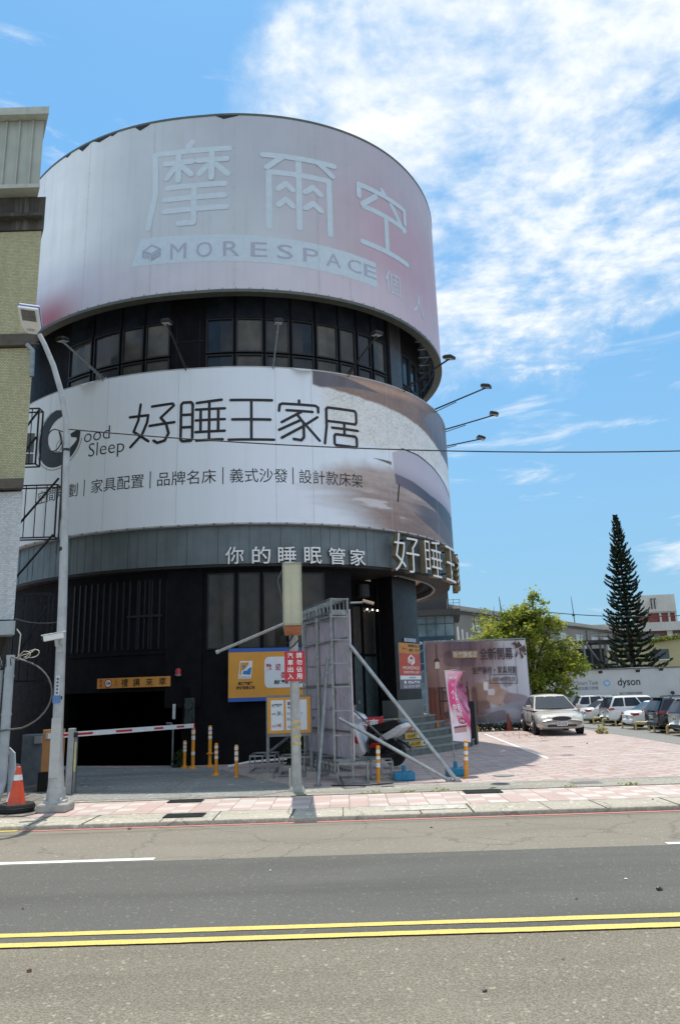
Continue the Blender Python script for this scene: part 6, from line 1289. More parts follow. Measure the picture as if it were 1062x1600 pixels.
# ------------------------------------------------------------------ cars
M_tyre = mat('car_tyre', (.015, .015, .016), .8); M_rim = mat('alloy_rim', (.42, .43, .44), .3, .8, .1); M_cglass = mat('car_glass', (.014, .020, .032), .04, 0, .1, spec=.42)
M_tail = mat('tail_red', (.38, .012, .015), .15, coat=.6); M_head = mat('head_clear', (.50, .53, .55), .08, spec=.8); M_trim = mat('car_trim', (.02, .02, .021), .5); M_plate = mat('plate_white', (.7, .7, .68), .4)
def car(name, label, loc, rz, paint_, kind='sedan', group='cars in the car park', rails=False, plate='AKR-5062'):
    t = thing(name, loc, label, 'car', group, rz)
    if kind == 'sedan':
        sec = [(-2.37, .44, .74, .66), (-2.30, .30, .93, .79), (-2.05, .22, .99, .85), (-1.4, .20, 1.0, .885), (-.6, .19, .97, .90), (.4, .19, .945, .90), (1.05, .20, .92, .89), (1.7, .21, .85, .885), (2.06, .22, .79, .87), (2.27, .24, .73, .835), (2.36, .27, .66, .79), (2.40, .36, .55, .74)]
        G = dict(rb=-1.80, fb=1.22, rt=-1.02, ft=.22, zb=.95, zt=1.435, wb=.80, wt=.585); wx, wr = (-1.36, 1.36), .325
    else:
        sec = [(-2.30, .46, .95, .74), (-2.24, .32, 1.06, .84), (-2.0, .28, 1.09, .90), (-1.2, .26, 1.09, .925), (.2, .26, 1.06, .925), (.95, .27, 1.04, .915), (1.6, .28, .98, .90), (2.05, .30, .90, .85), (2.24, .33, .80, .78), (2.32, .42, .66, .66)]
        G = dict(rb=-2.24, fb=1.22, rt=-1.86, ft=.30, zb=1.06, zt=1.66, wb=.83, wt=.63); wx, wr = (-1.33, 1.36), .355
    vs = []; fs = []
    for x, zl, zb, w in sec:
        half = [(0, zl), (.80 * w, zl), (.96 * w, zl + .07), (w, zl + .36 * (zb - zl)), (.985 * w, zl + .70 * (zb - zl)), (.93 * w, zb - .025), (.62 * w, zb + .012), (0, zb + .03)]
        vs += [(x, -y, z) for y, z in half] + [(x, y, z) for y, z in half[-2:0:-1]]
    m = 14
    for i in range(len(sec) - 1):
        for k in range(m): fs.append((i * m + k, i * m + (k + 1) % m, (i + 1) * m + (k + 1) % m, (i + 1) * m + k))
    fs += [tuple(range(m)), tuple(range((len(sec) - 1) * m, len(sec) * m))[::-1]]
    mb = MB(); mb.add(vs, fs); b = mb.build('body', paint_, t, local=True, smooth=True, sub=1)
    g = G
    def S(sd, u, v, o=0):
        x = (g['rb'] + (g['fb'] - g['rb']) * u) * (1 - v) + (g['rt'] + (g['ft'] - g['rt']) * u) * v; bow = .035 * math.sin(math.pi * min(max(u, 0), 1))
        return Vector((x, sd * (g['wb'] + (g['wt'] - g['wb']) * v + bow + o), g['zb'] + (g['zt'] - g['zb']) * v + .02 * math.sin(math.pi * min(max(u, 0), 1)) * v))
    # cabin shell
    mb = MB(); nu = 8; vs = []; fs = []
    for i in range(nu + 1):
        u = i / nu
        for v in (-.12, .5, .93): vs.append(S(-1, u, v))
        p = S(-1, u, 1); vs += [Vector((p.x, p.y * .93, p.z + .012)), Vector((p.x, p.y * .5, p.z + .04)), Vector((p.x, 0, p.z + .05)), Vector((p.x, -p.y * .5, p.z + .04)), Vector((p.x, -p.y * .93, p.z + .012))]
        for v in (.93, .5, -.12): vs.append(S(1, u, v))
    m = 11
    for i in range(nu):
        for k in range(m - 1): fs.append((i * m + k, i * m + k + 1, (i + 1) * m + k + 1, (i + 1) * m + k))
    fs += [tuple(range(m)), tuple(range(nu * m, nu * m + m))[::-1]]
    mb.add(vs, fs); mb.build('cabin', paint_, t, local=True, smooth='angle')
    def endglass(u, o, name):
        mb = MB(); a, b_, c, d = S(-1, u, .02), S(1, u, .02), S(1, u, .94), S(-1, u, .94)
        P = [Vector((p.x + o, p.y * k, p.z)) for p, k in ((a, .96), (b_, .96), (c, .94), (d, .94))]; mid0, mid1 = (P[0] + P[1]) / 2, (P[2] + P[3]) / 2; sg = 1 if o > 0 else -1
        mid0.x += .05 * sg; mid1.x += .03 * sg
        mb.add([P[0], mid0, P[1], P[2], mid1, P[3]], [(0, 1, 4, 5), (1, 2, 3, 4)]); return mb.build(name, M_cglass, t, local=True, smooth=True)
    endglass(1, .05, 'windshield'); endglass(0, -.05, 'rear_window')
    cuts = ((.06, .44), (.475, .93)) if kind == 'sedan' else ((.03, .25), (.275, .58), (.61, .95))
    for sd in (-1, 1):
        for ua, ub in cuts:
            mb = MB(); k = 4; P = [S(sd, ua + (ub - ua) * i / k, .10, .012) for i in range(k + 1)] + [S(sd, ua + (ub - ua) * (1 - i / k) * .97 + .01, .90, .012) for i in range(k + 1)]
            mb.add(P, [(i, i + 1, 2 * k - i, 2 * k + 1 - i) for i in range(k)]); mb.build('side_window', M_cglass, t, local=True, smooth=True)
    Wm = max(s[3] for s in sec)
    for x in wx:
        for sd in (-1, 1):
            Mx = Matrix.Rotation(R(90) * sd, 3, 'X'); c = (x, sd * (Wm - .085), wr)
            mb = MB(); mb.lathe([(wr + .055, -.02), (wr + .055, .0)], (x, sd * (Wm + .002), wr + .02), 24, Matrix.Rotation(R(90), 3, 'X')); mb.build('wheel_arch', M_trim, t, local=True)
            mb = MB(); mb.lathe([(wr * .62, -.10), (wr * .94, -.105), (wr, -.07), (wr, .07), (wr * .94, .105), (wr * .62, .10)], c, 26, Mx); w = mb.build('wheel', M_tyre, t, local=True, smooth='angle')
            mb = MB()
            for k in range(5):
                a = 2 * math.pi * k / 5; p0 = Vector((.03 * math.cos(a), .03 * math.sin(a), -.10)); p1 = Vector((wr * .60 * math.cos(a), wr * .60 * math.sin(a), -.095)); mb.bar(Mx @ p0 + Vector(c), Mx @ p1 + Vector(c), .07, .02)
            mb.lathe([(wr * .56, -.095), (wr * .64, -.107), (wr * .64, -.09)], c, 22, Mx); mb.lathe([(.05, -.115), (.05, -.08)], c, 12, Mx); mb.build('rim', M_rim, w, local=True)
    xf, xr = sec[-1][0], sec[0][0]
    for sd in (-1, 1):
        if kind == 'sedan':
            mb = MB(); P = [(2.33, .40, .60), (2.24, .76, .59), (2.02, .845, .66), (1.96, .82, .765), (2.20, .62, .735), (2.31, .44, .69)]; P = [Vector((x + .035, sd * y, z)) for x, y, z in P]
            mb.add(P + [p + Vector((-.1, -.02 * sd, 0)) for p in P], [tuple(range(6)), tuple(range(11, 5, -1))] + [(i, (i + 1) % 6, 6 + (i + 1) % 6, 6 + i) for i in range(6)])
        else: mb = MB(); mb.box((2.16, sd * .66, .78), (.24, .34, .15))
        mb.build('headlight', M_head, t, local=True, bevel=.01)
        mb = MB(); z_ = .80 if kind == 'sedan' else .98
        mb.box((xr + .085, sd * .60, z_), (.14, .34, .15)); mb.box((xr + .20, sd * (.79 if kind == 'sedan' else .835), z_ + .01), (.26, .05, .12)); mb.build('tail_light', M_tail, t, local=True, bevel=.02)
        mb = MB(); p = S(sd, .93, .05); mb.box((p.x - .02, sd * (Wm + .06), p.z + .06), (.11, .20, .13)); mb.build('mirror', paint_, t, local=True, bevel=.03)
        for u in (.18, .60): mb = MB(); mb.box((g['rb'] + (g['fb'] - g['rb']) * u + .1, sd * (Wm * .988), g['zb'] - .17), (.17, .03, .03)); mb.build('door_handle', paint_, t, local=True, bevel=.01)
        mb = MB()
        for x_ in ((-1.02, .0, 1.05) if kind == 'sedan' else (-.95, .0, 1.0)): mb.box((x_, sd * (Wm * .992), .62), (.008, .012, .56))
        mb.box((0, sd * (Wm * .992), .40), (2.0, .014, .035)); mb.build('door_seam', M_trim, t, local=True)
    mb = MB(); zg = .60 if kind == 'sedan' else .72
    for k in range(9): w_ = .36 * (1 - abs(k - 4) / 14)
    P = [(.27 * math.cos(R(a)) * 1.3, zg + .02 + .075 * math.sin(R(a))) for a in range(0, 360, 20)]; mb.prism(P, (xf + .028 - (.04 if kind == 'sedan' else .0), 0, 0), (0, 1, 0), (0, 0, 1), (1, 0, 0), .03); gr = mb.build('grille', M_trim, t, local=True)
    mb = MB(); mb.tube([(xf + .005, .36 * math.cos(R(a)), zg + .02 + .082 * math.sin(R(a))) for a in range(0, 361, 15)], .014, 6); mb.build('chrome_rim', M_rim, gr, local=True)
    mb = MB(); mb.box((xf - .02, 0, .365), (.06, 1.05, .09)); mb.box((xf - .14, -.64, .36), (.08, .16, .09)); mb.box((xf - .14, .64, .36), (.08, .16, .09)); mb.build('lower_grille', M_trim, t, local=True, bevel=.01)
    for x_, s_, zz in ((xf + .025, 1, .44), (xr - .015, -1, .66 if kind == 'sedan' else .78)):
        mb = MB(); mb.box((x_, 0, zz), (.02, .38, .15)); pl_ = mb.build('licence_plate', M_plate, t, local=True)
        mb = MB(); put_text(mb, plate, plane_map((x_ + .012 * s_, 0, zz), (0, s_, 0), (0, 0, 1), (s_, 0, 0), .001), -.16, -.045, .16, .045, offset=.02); mb.build('lettering', M_ink, pl_, local=True)
    mb = MB(); mb.box((xr + .01, 0, .44), (.08, 1.2, .16)); mb.build('rear_valance', M_trim if kind != 'sedan' else paint_, t, local=True, bevel=.02)
    if kind != 'sedan':
        mb = MB(); mb.box((-1.92, 0, 1.69), (.30, 1.1, .035)); mb.build('roof_spoiler', paint_ if not rails else M_trim, t, local=True, bevel=.01)
        mb = MB(); mb.box((0, Wm * .97, .36), (3.6, .05, .13)); mb.box((0, -Wm * .97, .36), (3.6, .05, .13)); mb.build('sill_cladding', M_trim, t, local=True)
    if rails:
        for sd in (-1, 1): mb = MB(); mb.tube([(-1.5, sd * .60, 1.68), (-1.4, sd * .60, 1.75), (.1, sd * .60, 1.76), (.25, sd * .60, 1.68)], .025, 8); mb.build('roof_rail', M_trim, t, local=True)
    return t
def paintm(name, col, metal=.0, rough=.30): return mat(name, col, rough, metal, .015, .6, coat=.7)
C_sil = paintm('paint_champagne', (.52, .50, .46), .15); C_wht = paintm('paint_white', (.76, .76, .75)); C_blk = paintm('paint_black', (.014, .016, .022)); C_wt2 = paintm('paint_pearl', (.70, .70, .68), .1)
tag(car('parked_car', 'silver beige sedan parked on the forecourt facing the road', (8.22, 30.95, 0), R(-90 - 5), C_sil, 'sedan', None, plate='0Z-0228'), 'silver beige sedan parked on the forecourt facing the road', 'car')
ZL = -.63
car('parked_car', 'white sport utility car, largest white one behind the yellow hoops', (17.75, 46.1, ZL), R(3), C_wht, 'suv')
car('parked_car', 'black sport utility car with roof rails behind the yellow hoops', (17.55, 38.5, ZL), R(2), C_blk, 'suv', rails=True, plate='BGX-3371')
car('parked_car', 'white sedan between the white and the black utility cars', (17.7, 42.1, ZL), R(4), C_wht, 'sedan', plate='AUN-2290')
car('parked_car', 'pearl white sedan just left of the white utility car', (17.6, 49.6, ZL), R(3), C_wt2, 'sedan', plate='7R-4415')
car('parked_car', 'white utility car farthest back beside the tree', (18.0, 53.1, ZL), R(2), C_wht, 'suv', plate='AQX-0187')
car('parked_car', 'white car cut by the right edge of the photo', (17.5, 35.6, ZL), R(2), C_wt2, 'suv', plate='BMC-6602')
# yellow wheel hoops along the car park
hoop0 = None
hy = [52.2, 50.1, 47.4, 45.5, 42.5, 40.5, 38.1, 36.6, 34.6]
hl = ['farthest yellow hoop, nearest the silver sedan', 'second yellow hoop from the silver sedan', 'yellow hoop left of the white utility car rear wheel', 'skewed yellow hoop below the white utility car', 'yellow hoop in front of the white sedan tail', 'yellow hoop left of the black utility car', 'yellow hoop right below the black utility car tail', 'yellow hoop at the right end of the black utility car', 'yellow hoop nearest the right edge of the photo']
for i, y in enumerate(hy):
    t = thing('parking_hoop', (15.55, y, ZL), hl[i], 'parking hoop', 'yellow hoops along the car park', R(-62 + (14 if i == 3 else 0)))
    mb = MB(); mb.tube([(-.42, 0, 0), (-.40, .0, .36), (-.34, 0, .42), (.34, 0, .42), (.40, 0, .36), (.42, 0, 0)], .05, 10); p = mb.build('hoop', mat('hoop_yellow', (.56, .42, .16), .55, .1, .15, 6, stain=.5, stain_col=(.35, .25, .12), ss=5), t, local=True, smooth='angle')
    mb = MB(); mb.tube([(-.38, 0, .14), (.38, 0, .14)], .03, 8); mb.build('cross_bar', mat('hoop_yellow', (.56, .42, .16)), t, local=True)
    mb = MB(); mb.box((-.42, 0, .01), (.16, .16, .02)); mb.box((.42, 0, .01), (.16, .16, .02)); mb.build('foot_plate', M_galv, t, local=True)

# ------------------------------------------------------------------ white hoarding with adverts
hw = thing('advert_hoarding', (20, 52.6, ZL), 'long white advertising hoarding behind the parked cars', 'hoarding')
HA, HB = Vector((13.4, 53.4, ZL)), Vector((34, 50.8, ZL)); hu = (HB - HA); HLn = hu.length; hu.normalize(); hn = Vector((hu.y, -hu.x, 0))
mb = MB(); mb.prism([(0, 0), (HLn, 0), (HLn, 3.38), (0, 3.38)], HA, hu, (0, 0, 1), -hn, .12); mb.build('board', mat('hoarding_white', (.50, .51, .51), .55, 0, .05, .8, streak=.25, streak_col=(.35, .36, .36)), hw)
mb = MB(); mb.prism([(0, 3.38), (HLn, 3.38), (HLn, 3.46), (0, 3.46)], HA + hn * .05, hu, (0, 0, 1), -hn, .22); mb.build('cap', mat('hoarding_cap', (.13, .12, .11), .6), hw)
ht = plane_map(HA, hu, (0, 0, 1), hn, .01)
def hx(px_x): return px_x - HA.x
mb = MB(); put_text(mb, 'dyson', ht, 5.55, 2.12, 7.05, 2.80, offset=.012); put_text(mb, '強力不減弱的吸塵器', ht, 5.6, 1.66, 7.1, 1.84); mb.build('lettering', M_ink, hw)
mb = MB(); put_text(mb, 'HP Smart Tank', ht, 2.3, 2.40, 4.25, 2.68); put_text(mb, '高速加墨印表機', ht, 2.6, 2.05, 4.22, 2.30); mb.build('lettering', mat('advert_grey', (.13, .145, .19), .5), hw)
mb = MB(); poly_fill(mb, [(4.82 + .24 * math.cos(R(a)), 2.48 + .24 * math.sin(R(a))) for a in range(0, 360, 15)], ht, 0, 0); mb.build('logo', mat('logo_light_blue', (.22, .42, .58), .5), hw)
mb = MB(); put_text(mb, 'hp', lambda x, y, d: ht(x, y, .006), 4.70, 2.34, 4.94, 2.62, shear=.2); mb.build('lettering', M_wink, hw)
mb = MB(); poly_fill(mb, [(2.85, 1.35), (3.0, 1.70), (4.35, 1.70), (4.55, 1.35)], ht, 0, 0); poly_fill(mb, [(1.2, 1.2), (1.3, 1.45), (2.2, 1.45), (2.3, 1.2)], ht, 0, 0); mb.build('printer_print', mat('printer_print', (.20, .20, .23), .5), hw)
mb = MB(); poly_fill(mb, [(3.85, 1.36), (3.9, 1.62), (4.40, 1.62), (4.52, 1.36)], lambda x, y, d: ht(x, y, .006), 0, 0); poly_fill(mb, [(3.2, .85), (3.2, 1.0), (4.3, 1.0), (4.3, .85)], ht, 0, 0); poly_fill(mb, [(1.55, 1.46), (1.55, 1.78), (1.9, 1.78), (1.9, 1.46)], ht, 0, 0); mb.build('printer_print', mat('printer_dark', (.10, .06, .07), .5), hw)
mb = MB(); put_text(mb, '360', ht, 4.98, 1.55, 5.18, 1.66); poly_fill(mb, [(4.95, 1.40), (5.3, 1.40), (5.3, 1.50), (4.95, 1.50)], ht, 0, 0); stroke(mb, [(5.35, .9), (5.35, 1.7)], .02, ht, 2); mb.build('lettering', M_ink, hw)
mb = MB(); poly_fill(mb, [(7.3, .3), (7.3, 1.38), (9.5, 1.5), (9.5, .3)], ht, 0, 0); mb.build('patch_sheet', mat('patch_sheet', (.44, .45, .44), .55), hw)
for k, (x, lab) in enumerate(((2.9, 'small black flood lamp on the hoarding top above the printer advert'), (6.9, 'black flood lamp leaning over the hoarding right of the black lettering'), (8.45, 'black flood lamp on the hoarding top near the right edge'), (4.4, 'small dark box lamp on the hoarding near the yellow building'))):
    t = thing('flood_lamp', tuple(HA + hu * x + Vector((0, 0, 3.46))), lab, 'lamp', 'flood lamps on the hoarding'); c_ = HA + hu * x + Vector((0, 0, 3.4)) + hn * .35
    mb = MB(); mb.box(c_ + Vector((0, 0, -.08 - .05 * (k % 2))), (.26, .16, .22), M=Matrix.Rotation(R(30), 3, 'X')); mb.build('lamp_head', M_black, t, bevel=.02); mb = MB(); mb.tube([c_, c_ - hn * .4], .03, 6); mb.build('arm', M_black, t)
t = thing('security_camera', tuple(HA + hu * 9.1), 'small black camera on a bracket low on the hoarding', 'security camera'); c_ = HA + hu * 9.05 + hn * .2 + Vector((0, 0, 1.72)); mb = MB(); mb.lathe([(.10, -.10), (.13, 0), (.08, .1)], c_, 12); mb.build('dome', M_black, t); mb = MB(); mb.bar(c_ + Vector((0, 0, -.1)), c_ + Vector((0, 0, -.3)), .06); mb.build('bracket', M_black, t)

# ------------------------------------------------------------------ buildings in the distance
M_fcp = mat('factory_panel', (.26, .235, .20), .6, 0, .08, .4, streak=.3, streak_col=(.16, .15, .13)); M_fcr = mat('factory_roof', (.42, .37, .29), .6, 0, .06, .5); M_wlit = mat('factory_window', (.55, .60, .64), .25, 0, .1, 1, spec=.6)
def wallbox(mb, A, B, z0, z1, depth):
    A, B = Vector(A), Vector(B); u = (B - A).normalized(); n = Vector((-u.y, u.x, 0)); P = [A, B, B + n * depth, A + n * depth]
    mb.add([(p.x, p.y, z0) for p in P] + [(p.x, p.y, z1) for p in P], [(3, 2, 1, 0), (4, 5, 6, 7)] + [(i, (i + 1) % 4, 4 + (i + 1) % 4, 4 + i) for i in range(4)])
def wp(A, B, t, z, o=0):
    A, B = Vector(A), Vector(B); u = (B - A).normalized(); n = Vector((u.y, -u.x, 0)); p = A + (B - A) * t + n * o; return Vector((p.x, p.y, z))
def wq(mb, A, B, t0, t1, z0, z1, o=.04, th_=.05):
    a, b, c, d = wp(A, B, t0, z0, o), wp(A, B, t1, z0, o), wp(A, B, t1, z1, o), wp(A, B, t0, z1, o); n = (b - a).cross(d - a).normalized() * -th_
    mb.add([a, b, c, d, a + n, b + n, c + n, d + n], [(0, 1, 2, 3), (7, 6, 5, 4), (0, 4, 5, 1), (1, 5, 6, 2), (2, 6, 7, 3), (3, 7, 4, 0)])
FA, FB = (9.6, 66.5, 0), (36.6, 102, 0)
fc = thing('factory_building', (20, 85, 0), 'grey panel factory with a row of small pale windows behind the trees', 'building')
mb = MB(); wallbox(mb, FA, FB, -1, 8.75, 20); mb.build('wall', M_fcp, fc)
mb = MB(); a, b = Vector(FA), Vector(FB); u = (b - a).normalized(); n = Vector((-u.y, u.x, 0)); P = [a - n * .5 - u * .4, b - n * .5 + u * .4, b + n * 10 + u * .4, a + n * 10 - u * .4]; Z = [8.72, 8.72, 10.9, 10.9]
mb.add([(p.x, p.y, z) for p, z in zip(P, Z)] + [(p.x, p.y, z + .35) for p, z in zip(P, Z)], [(3, 2, 1, 0), (4, 5, 6, 7)] + [(i, (i + 1) % 4, 4 + (i + 1) % 4, 4 + i) for i in range(4)]); mb.build('roof', M_fcr, fc)
for t0 in (.09, .26, .42, .565, .69, .81, .915):
    mb = MB(); wq(mb, FA, FB, t0, t0 + .05, 6.9, 7.75); mb.build('window', M_wlit, fc)
for t0 in (.115, .74, .945): mb = MB(); wq(mb, FA, FB, t0, t0 + .022, 5.2, 6.7); mb.build('window', M_wlit, fc)
mb = MB()
for t0 in (.21, .50, .77): wq(mb, FA, FB, t0, t0 + .004, 0, 8.7, .12, .12)
wq(mb, FA, FB, 0, 1, 8.45, 8.72, .2, .2); mb.build('downpipe', mat('factory_dark', (.10, .09, .08), .6), fc)
gb = thing('glass_building', (8, 62, 0), 'blue green glass front with a white shop name beyond the stairs', 'building')
GA, GB = (5.2, 60.5, 0), (8.9, 60.0, 0)
mb = MB(); wallbox(mb, GA, GB, -1, 7.9, 8); mb.build('curtain_wall', mat('curtain_glass', (.13, .20, .23), .12, 0, .35, .5, spec=.6), gb)
mb = MB()
for k in range(6): wq(mb, GA, GB, k / 5, k / 5 + .012, 3.5, 7.9)
for z in (5.9, 6.9): wq(mb, GA, GB, 0, 1, z, z + .06)
mb.build('mullion', mat('mullion', (.05, .07, .08), .4), gb)
mb = MB(); wq(mb, GA, GB, 0, 1, 3.2, 5.9, .03, .02); mb.build('spandrel', mat('spandrel_blue', (.03, .075, .12), .2), gb)
mb = MB(); wallbox(mb, (5.6, 59.4, 0), (9.3, 58.9, 0), 7.55, 8.0, 8); wallbox(mb, (5.6, 60.5, 0), (8.6, 60.1, 0), 8.0, 9.6, 6); mb.build('roof_canopy', mat('canopy_dark', (.05, .048, .046), .5), gb)
mb = MB()
for z in (8.2, 8.45, 8.7): mb.bar((8.3, 58.9, z), (9.3, 58.9, z), .04)
for x in (8.3, 8.8, 9.3): mb.bar((x, 58.9, 8), (x, 58.9, 8.75), .04)
mb.build('roof_railing', M_galv, gb)
mb = MB(); put_text(mb, 'acer', plane_map((7.55, 60.0, 5.3), (1, -.13, 0), (0, 0, 1), (-.13, -1, 0), .12), -.35, 0, .65, .30, offset=.03); put_text(mb, 'NB', plane_map((6.5, 60.1, 5.3), (1, -.13, 0), (0, 0, 1), (-.13, -1, 0), .12), -.4, 0, .2, .25, offset=.02); mb.build('lettering', mat('white_sign', (.8, .82, .82), .4), gb)
mb = MB()
for k in range(4):
    x = 9.05 + .42 * k; mb.prism([(0, 0), (.16, 0), (.10, 2.2 - .2 * k), (-.02, 2.2 - .2 * k)], (x, 59.5 + .4 * k, 4.4), (1, 0, 0), (0, 0, 1), (0, -1, 0), .1)
tag(mb.build('banner_fins', M_white), 'row of white slanted fins right of the glass front', 'fins')
mb = MB(); wallbox(mb, (9.0, 58, 0), (11.3, 58.5, 0), 4.3, 4.6, 2); tag(mb.build('entrance_canopy', mat('canopy_dark', (.05, .048, .046))), 'dark canopy strip showing above the banner', 'canopy')
mb = MB(); put_text(mb, 'FUJI', plane_map((10.1, 57.9, 4.62), (1, .2, 0), (0, 0, 1), (0, -1, 0), .1), 0, 0, .9, .34, offset=.03); tag(mb.build('roof_lettering', M_white), 'small white letters on the dark canopy above the banner', 'sign')
M_yel = mat('yellow_render', (.52, .45, .25), .7, 0, .06, .6, streak=.3, streak_col=(.38, .33, .2)); M_wdk = mat('far_window', (.10, .12, .13), .2)
yb_ = thing('yellow_building', (29, 80, 0), 'low pale yellow building left of the tall pine', 'building')
YA, YB2 = (27.0, 80, 0), (36.2, 92, 0); mb = MB(); wallbox(mb, YA, YB2, -1, 5.15, 10); mb.build('wall', M_yel, yb_)
for t0 in (.05, .26): mb = MB(); wq(mb, YA, YB2, t0, t0 + .13, 3.55, 4.5); w_ = mb.build('window', M_wdk, yb_); mb = MB(); wq(mb, YA, YB2, t0 - .01, t0 + .14, 3.46, 3.55, .07); mb.build('sill', M_white, w_)
mb = MB(); wallbox(mb, (26.6, 79.4, 0), (36.2, 91.6, 0), 5.15, 5.38, 11); mb.build('roof', mat('yellow_roof', (.20, .17, .13), .7), yb_)
y2 = thing('yellow_building', (36, 68, 0), 'pale yellow building with a green roof edge at the right edge', 'building')
YA, YB2 = (27.2, 76, 0), (36.6, 69.0, 0); 
mb = MB(); a, b = Vector(YA), Vector(YB2); mb.prism([(0, -1), (11.7, -1), (11.7, 6.55), (0, 5.2)], a, (b - a).normalized(), (0, 0, 1), Vector((.6, .8, 0)), 6); mb.build('wall', M_yel, y2)
for t0, z in ((.32, 3.95), (.62, 4.3)):
    mb = MB(); wq(mb, YA, YB2, t0, t0 + .13, z, z + .95); w_ = mb.build('window', M_wdk, y2); mb = MB(); wq(mb, YA, YB2, t0 - .015, t0 + .145, z - .09, z, .09); mb.build('sill', M_white, w_)
mb = MB(); mb.prism([(0, 5.25), (11.9, 6.6), (11.9, 6.8), (0, 5.45)], a - Vector((0, .4, 0)), (b - a).normalized(), (0, 0, 1), Vector((.6, .8, 0)), 6.4); mb.build('roof', mat('mossy_roof', (.12, .15, .06), .85, 0, .4, 3), y2)
mb = MB()
for k in range(34): p = a + (b - a) * (.3 + .7 * k / 33) + Vector((0, -.3, 5.75 + .85 * k / 33)); leaves(mb, 26, p, (.35, .3, .28), .13, 700 + k)
rp = thing('roof_plants', tuple(b), 'strip of green plants growing along the yellow roof edge', 'plants'); mb.build('foliage', LF, rp)
mb = MB(); wallbox(mb, (22.5, 57, 0), (26.8, 61, 0), 2.7, 2.95, 4); tag(mb.build('white_roof', M_white), 'thin white lean to roof showing over the hoarding', 'roof')
rb_ = thing('red_tower_building', (53, 125, 0), 'distant red brick tower with white frames and a grey water tank block', 'building')
M_rbr = mat('red_brick', (.22, .055, .04), .75, 0, .15, 1); M_pale = mat('pale_block', (.52, .51, .47), .7, 0, .08, .5, streak=.35)
mb = MB(); wallbox(mb, (50.6, 124.5, 0), (55.6, 124, 0), 4, 13.2, 8); mb.build('wall', M_rbr, rb_)
mb = MB(); wallbox(mb, (50.2, 124.0, 0), (55.4, 123.4, 0), 13.2, 16.0, 8); mb.build('tank_block', M_pale, rb_)
mb = MB(); TA, TB = (50.6, 124.5, 0), (55.6, 124, 0)
for t0 in (.0, .44, .72, .94): wq(mb, TA, TB, t0, t0 + .06, 8, 13.2, .2, .2)
for z in (10.95, 13.0): wq(mb, TA, TB, 0, 1, z, z + .35, .25, .2)
mb.build('white_frame', M_pale, rb_)
mb = MB(); mb.bar((51.4, 123.6, 9.0), (53.4, 123.5, 10.6), .3); mb.bar((51.4, 123.6, 10.9), (53.2, 123.5, 9.9), .3); mb.build('outdoor_stair', M_pale, rb_)
mb = MB()
for dx in (1.2, 1.75): mb.tube([(50.2 + dx, 123.4, 13.6), (50.2 + dx, 123.4, 15.3)], .10, 6); mb.tube([(50.2 + dx, 123.4, 15.3), (50.5 + dx, 123.4, 15.3)], .10, 6)
mb.build('pipe', M_ink, rb_)
wb_ = thing('white_flat_building', (48, 110, 0), 'distant white concrete block with dark windows behind the pine', 'building')
WA, WB = (35.0, 112, 0), (60, 108, 0); mb = MB(); wallbox(mb, WA, WB, 0, 9.4, 8); mb.build('wall', mat('brick_band', (.16, .07, .06), .7, 0, .1), wb_)
mb = MB(); wallbox(mb, (34.5, 111.4, 0), (60, 107.2, 0), 9.1, 10.35, 9); wq(mb, WA, WB, 0, 1, 5.6, 6.6, .4, .4); wq(mb, WA, WB, .50, .53, 6.6, 9.2, .3, .3); wq(mb, WA, WB, .74, .77, 6.6, 9.2, .3, .3); mb.build('white_slab', M_pale, wb_)
for k in range(6): mb = MB(); wq(mb, WA, WB, .04 + .16 * k, .14 + .16 * k, 7.2, 8.7, .1); mb.build('window', M_wdk, wb_)
sf = thing('steel_platform', (21.8, 66, 0), 'dark steel stair platform with posts and braces behind the hoarding', 'steel structure')
M_sfd = mat('platform_steel', (.06, .065, .065), .6, .2, .2); mb = MB()
for x in (20.6, 22.0, 23.3):
    for y in (64.5, 67): mb.bar((x, y, 0), (x, y, 5.6), .14)
mb.build('post', M_galv, sf); mb = MB(); mb.box((21.9, 65.8, 5.35), (3.4, 3.4, .25)); mb.box((21.8, 67.4, 3.6), (3.0, .1, 2.6)); mb.box((21.9, 65.8, 3.4), (3.0, 2.6, .15)); mb.build('deck', M_sfd, sf)
mb = MB()
for z in (5.75, 6.05, 6.3): mb.bar((20.3, 64.2, z), (23.5, 64.2, z), .05)
for k in range(5): mb.bar((20.3 + .8 * k, 64.2, 5.4), (20.3 + .8 * k, 64.2, 6.3), .05)
mb.build('railing', M_galv, sf); mb = MB(); mb.bar((22.0, 64.4, 3.2), (23.3, 64.4, 4.6), .10); mb.bar((20.7, 64.4, 5.3), (22.0, 64.4, 3.3), .3, .1); mb.build('diagonal_brace', M_galv, sf)
for x_, y_, z0, z1, lab in ((15.4, 72, 8, 10.4, 'thin lattice antenna mast above the factory roof, left of the tree top'), (28.9, 93, 9.2, 12.6, 'thin lattice antenna mast above the factory roof, right of the green tree')):
    t = thing('antenna_mast', (x_, y_, z0), lab, 'antenna'); mb = MB(); k_ = .25
    mb.tube([(x_, y_, z0), (x_ - .15, y_, z1)], [.06, .025], 6); mb.build('mast', M_ink, t); mb = MB()
    for j in range(7): z = z0 + (z1 - z0) * (.2 + .1 * j); mb.bar((x_ - .2 + .02 * j, y_, z), (x_ + .12 - .03 * j, y_, z + .1), .03)
    mb.box((x_ - .1, y_ - .1, z0 + .3 * (z1 - z0)), (.3, .15, .2)); mb.build('crossarm', M_ink, t)

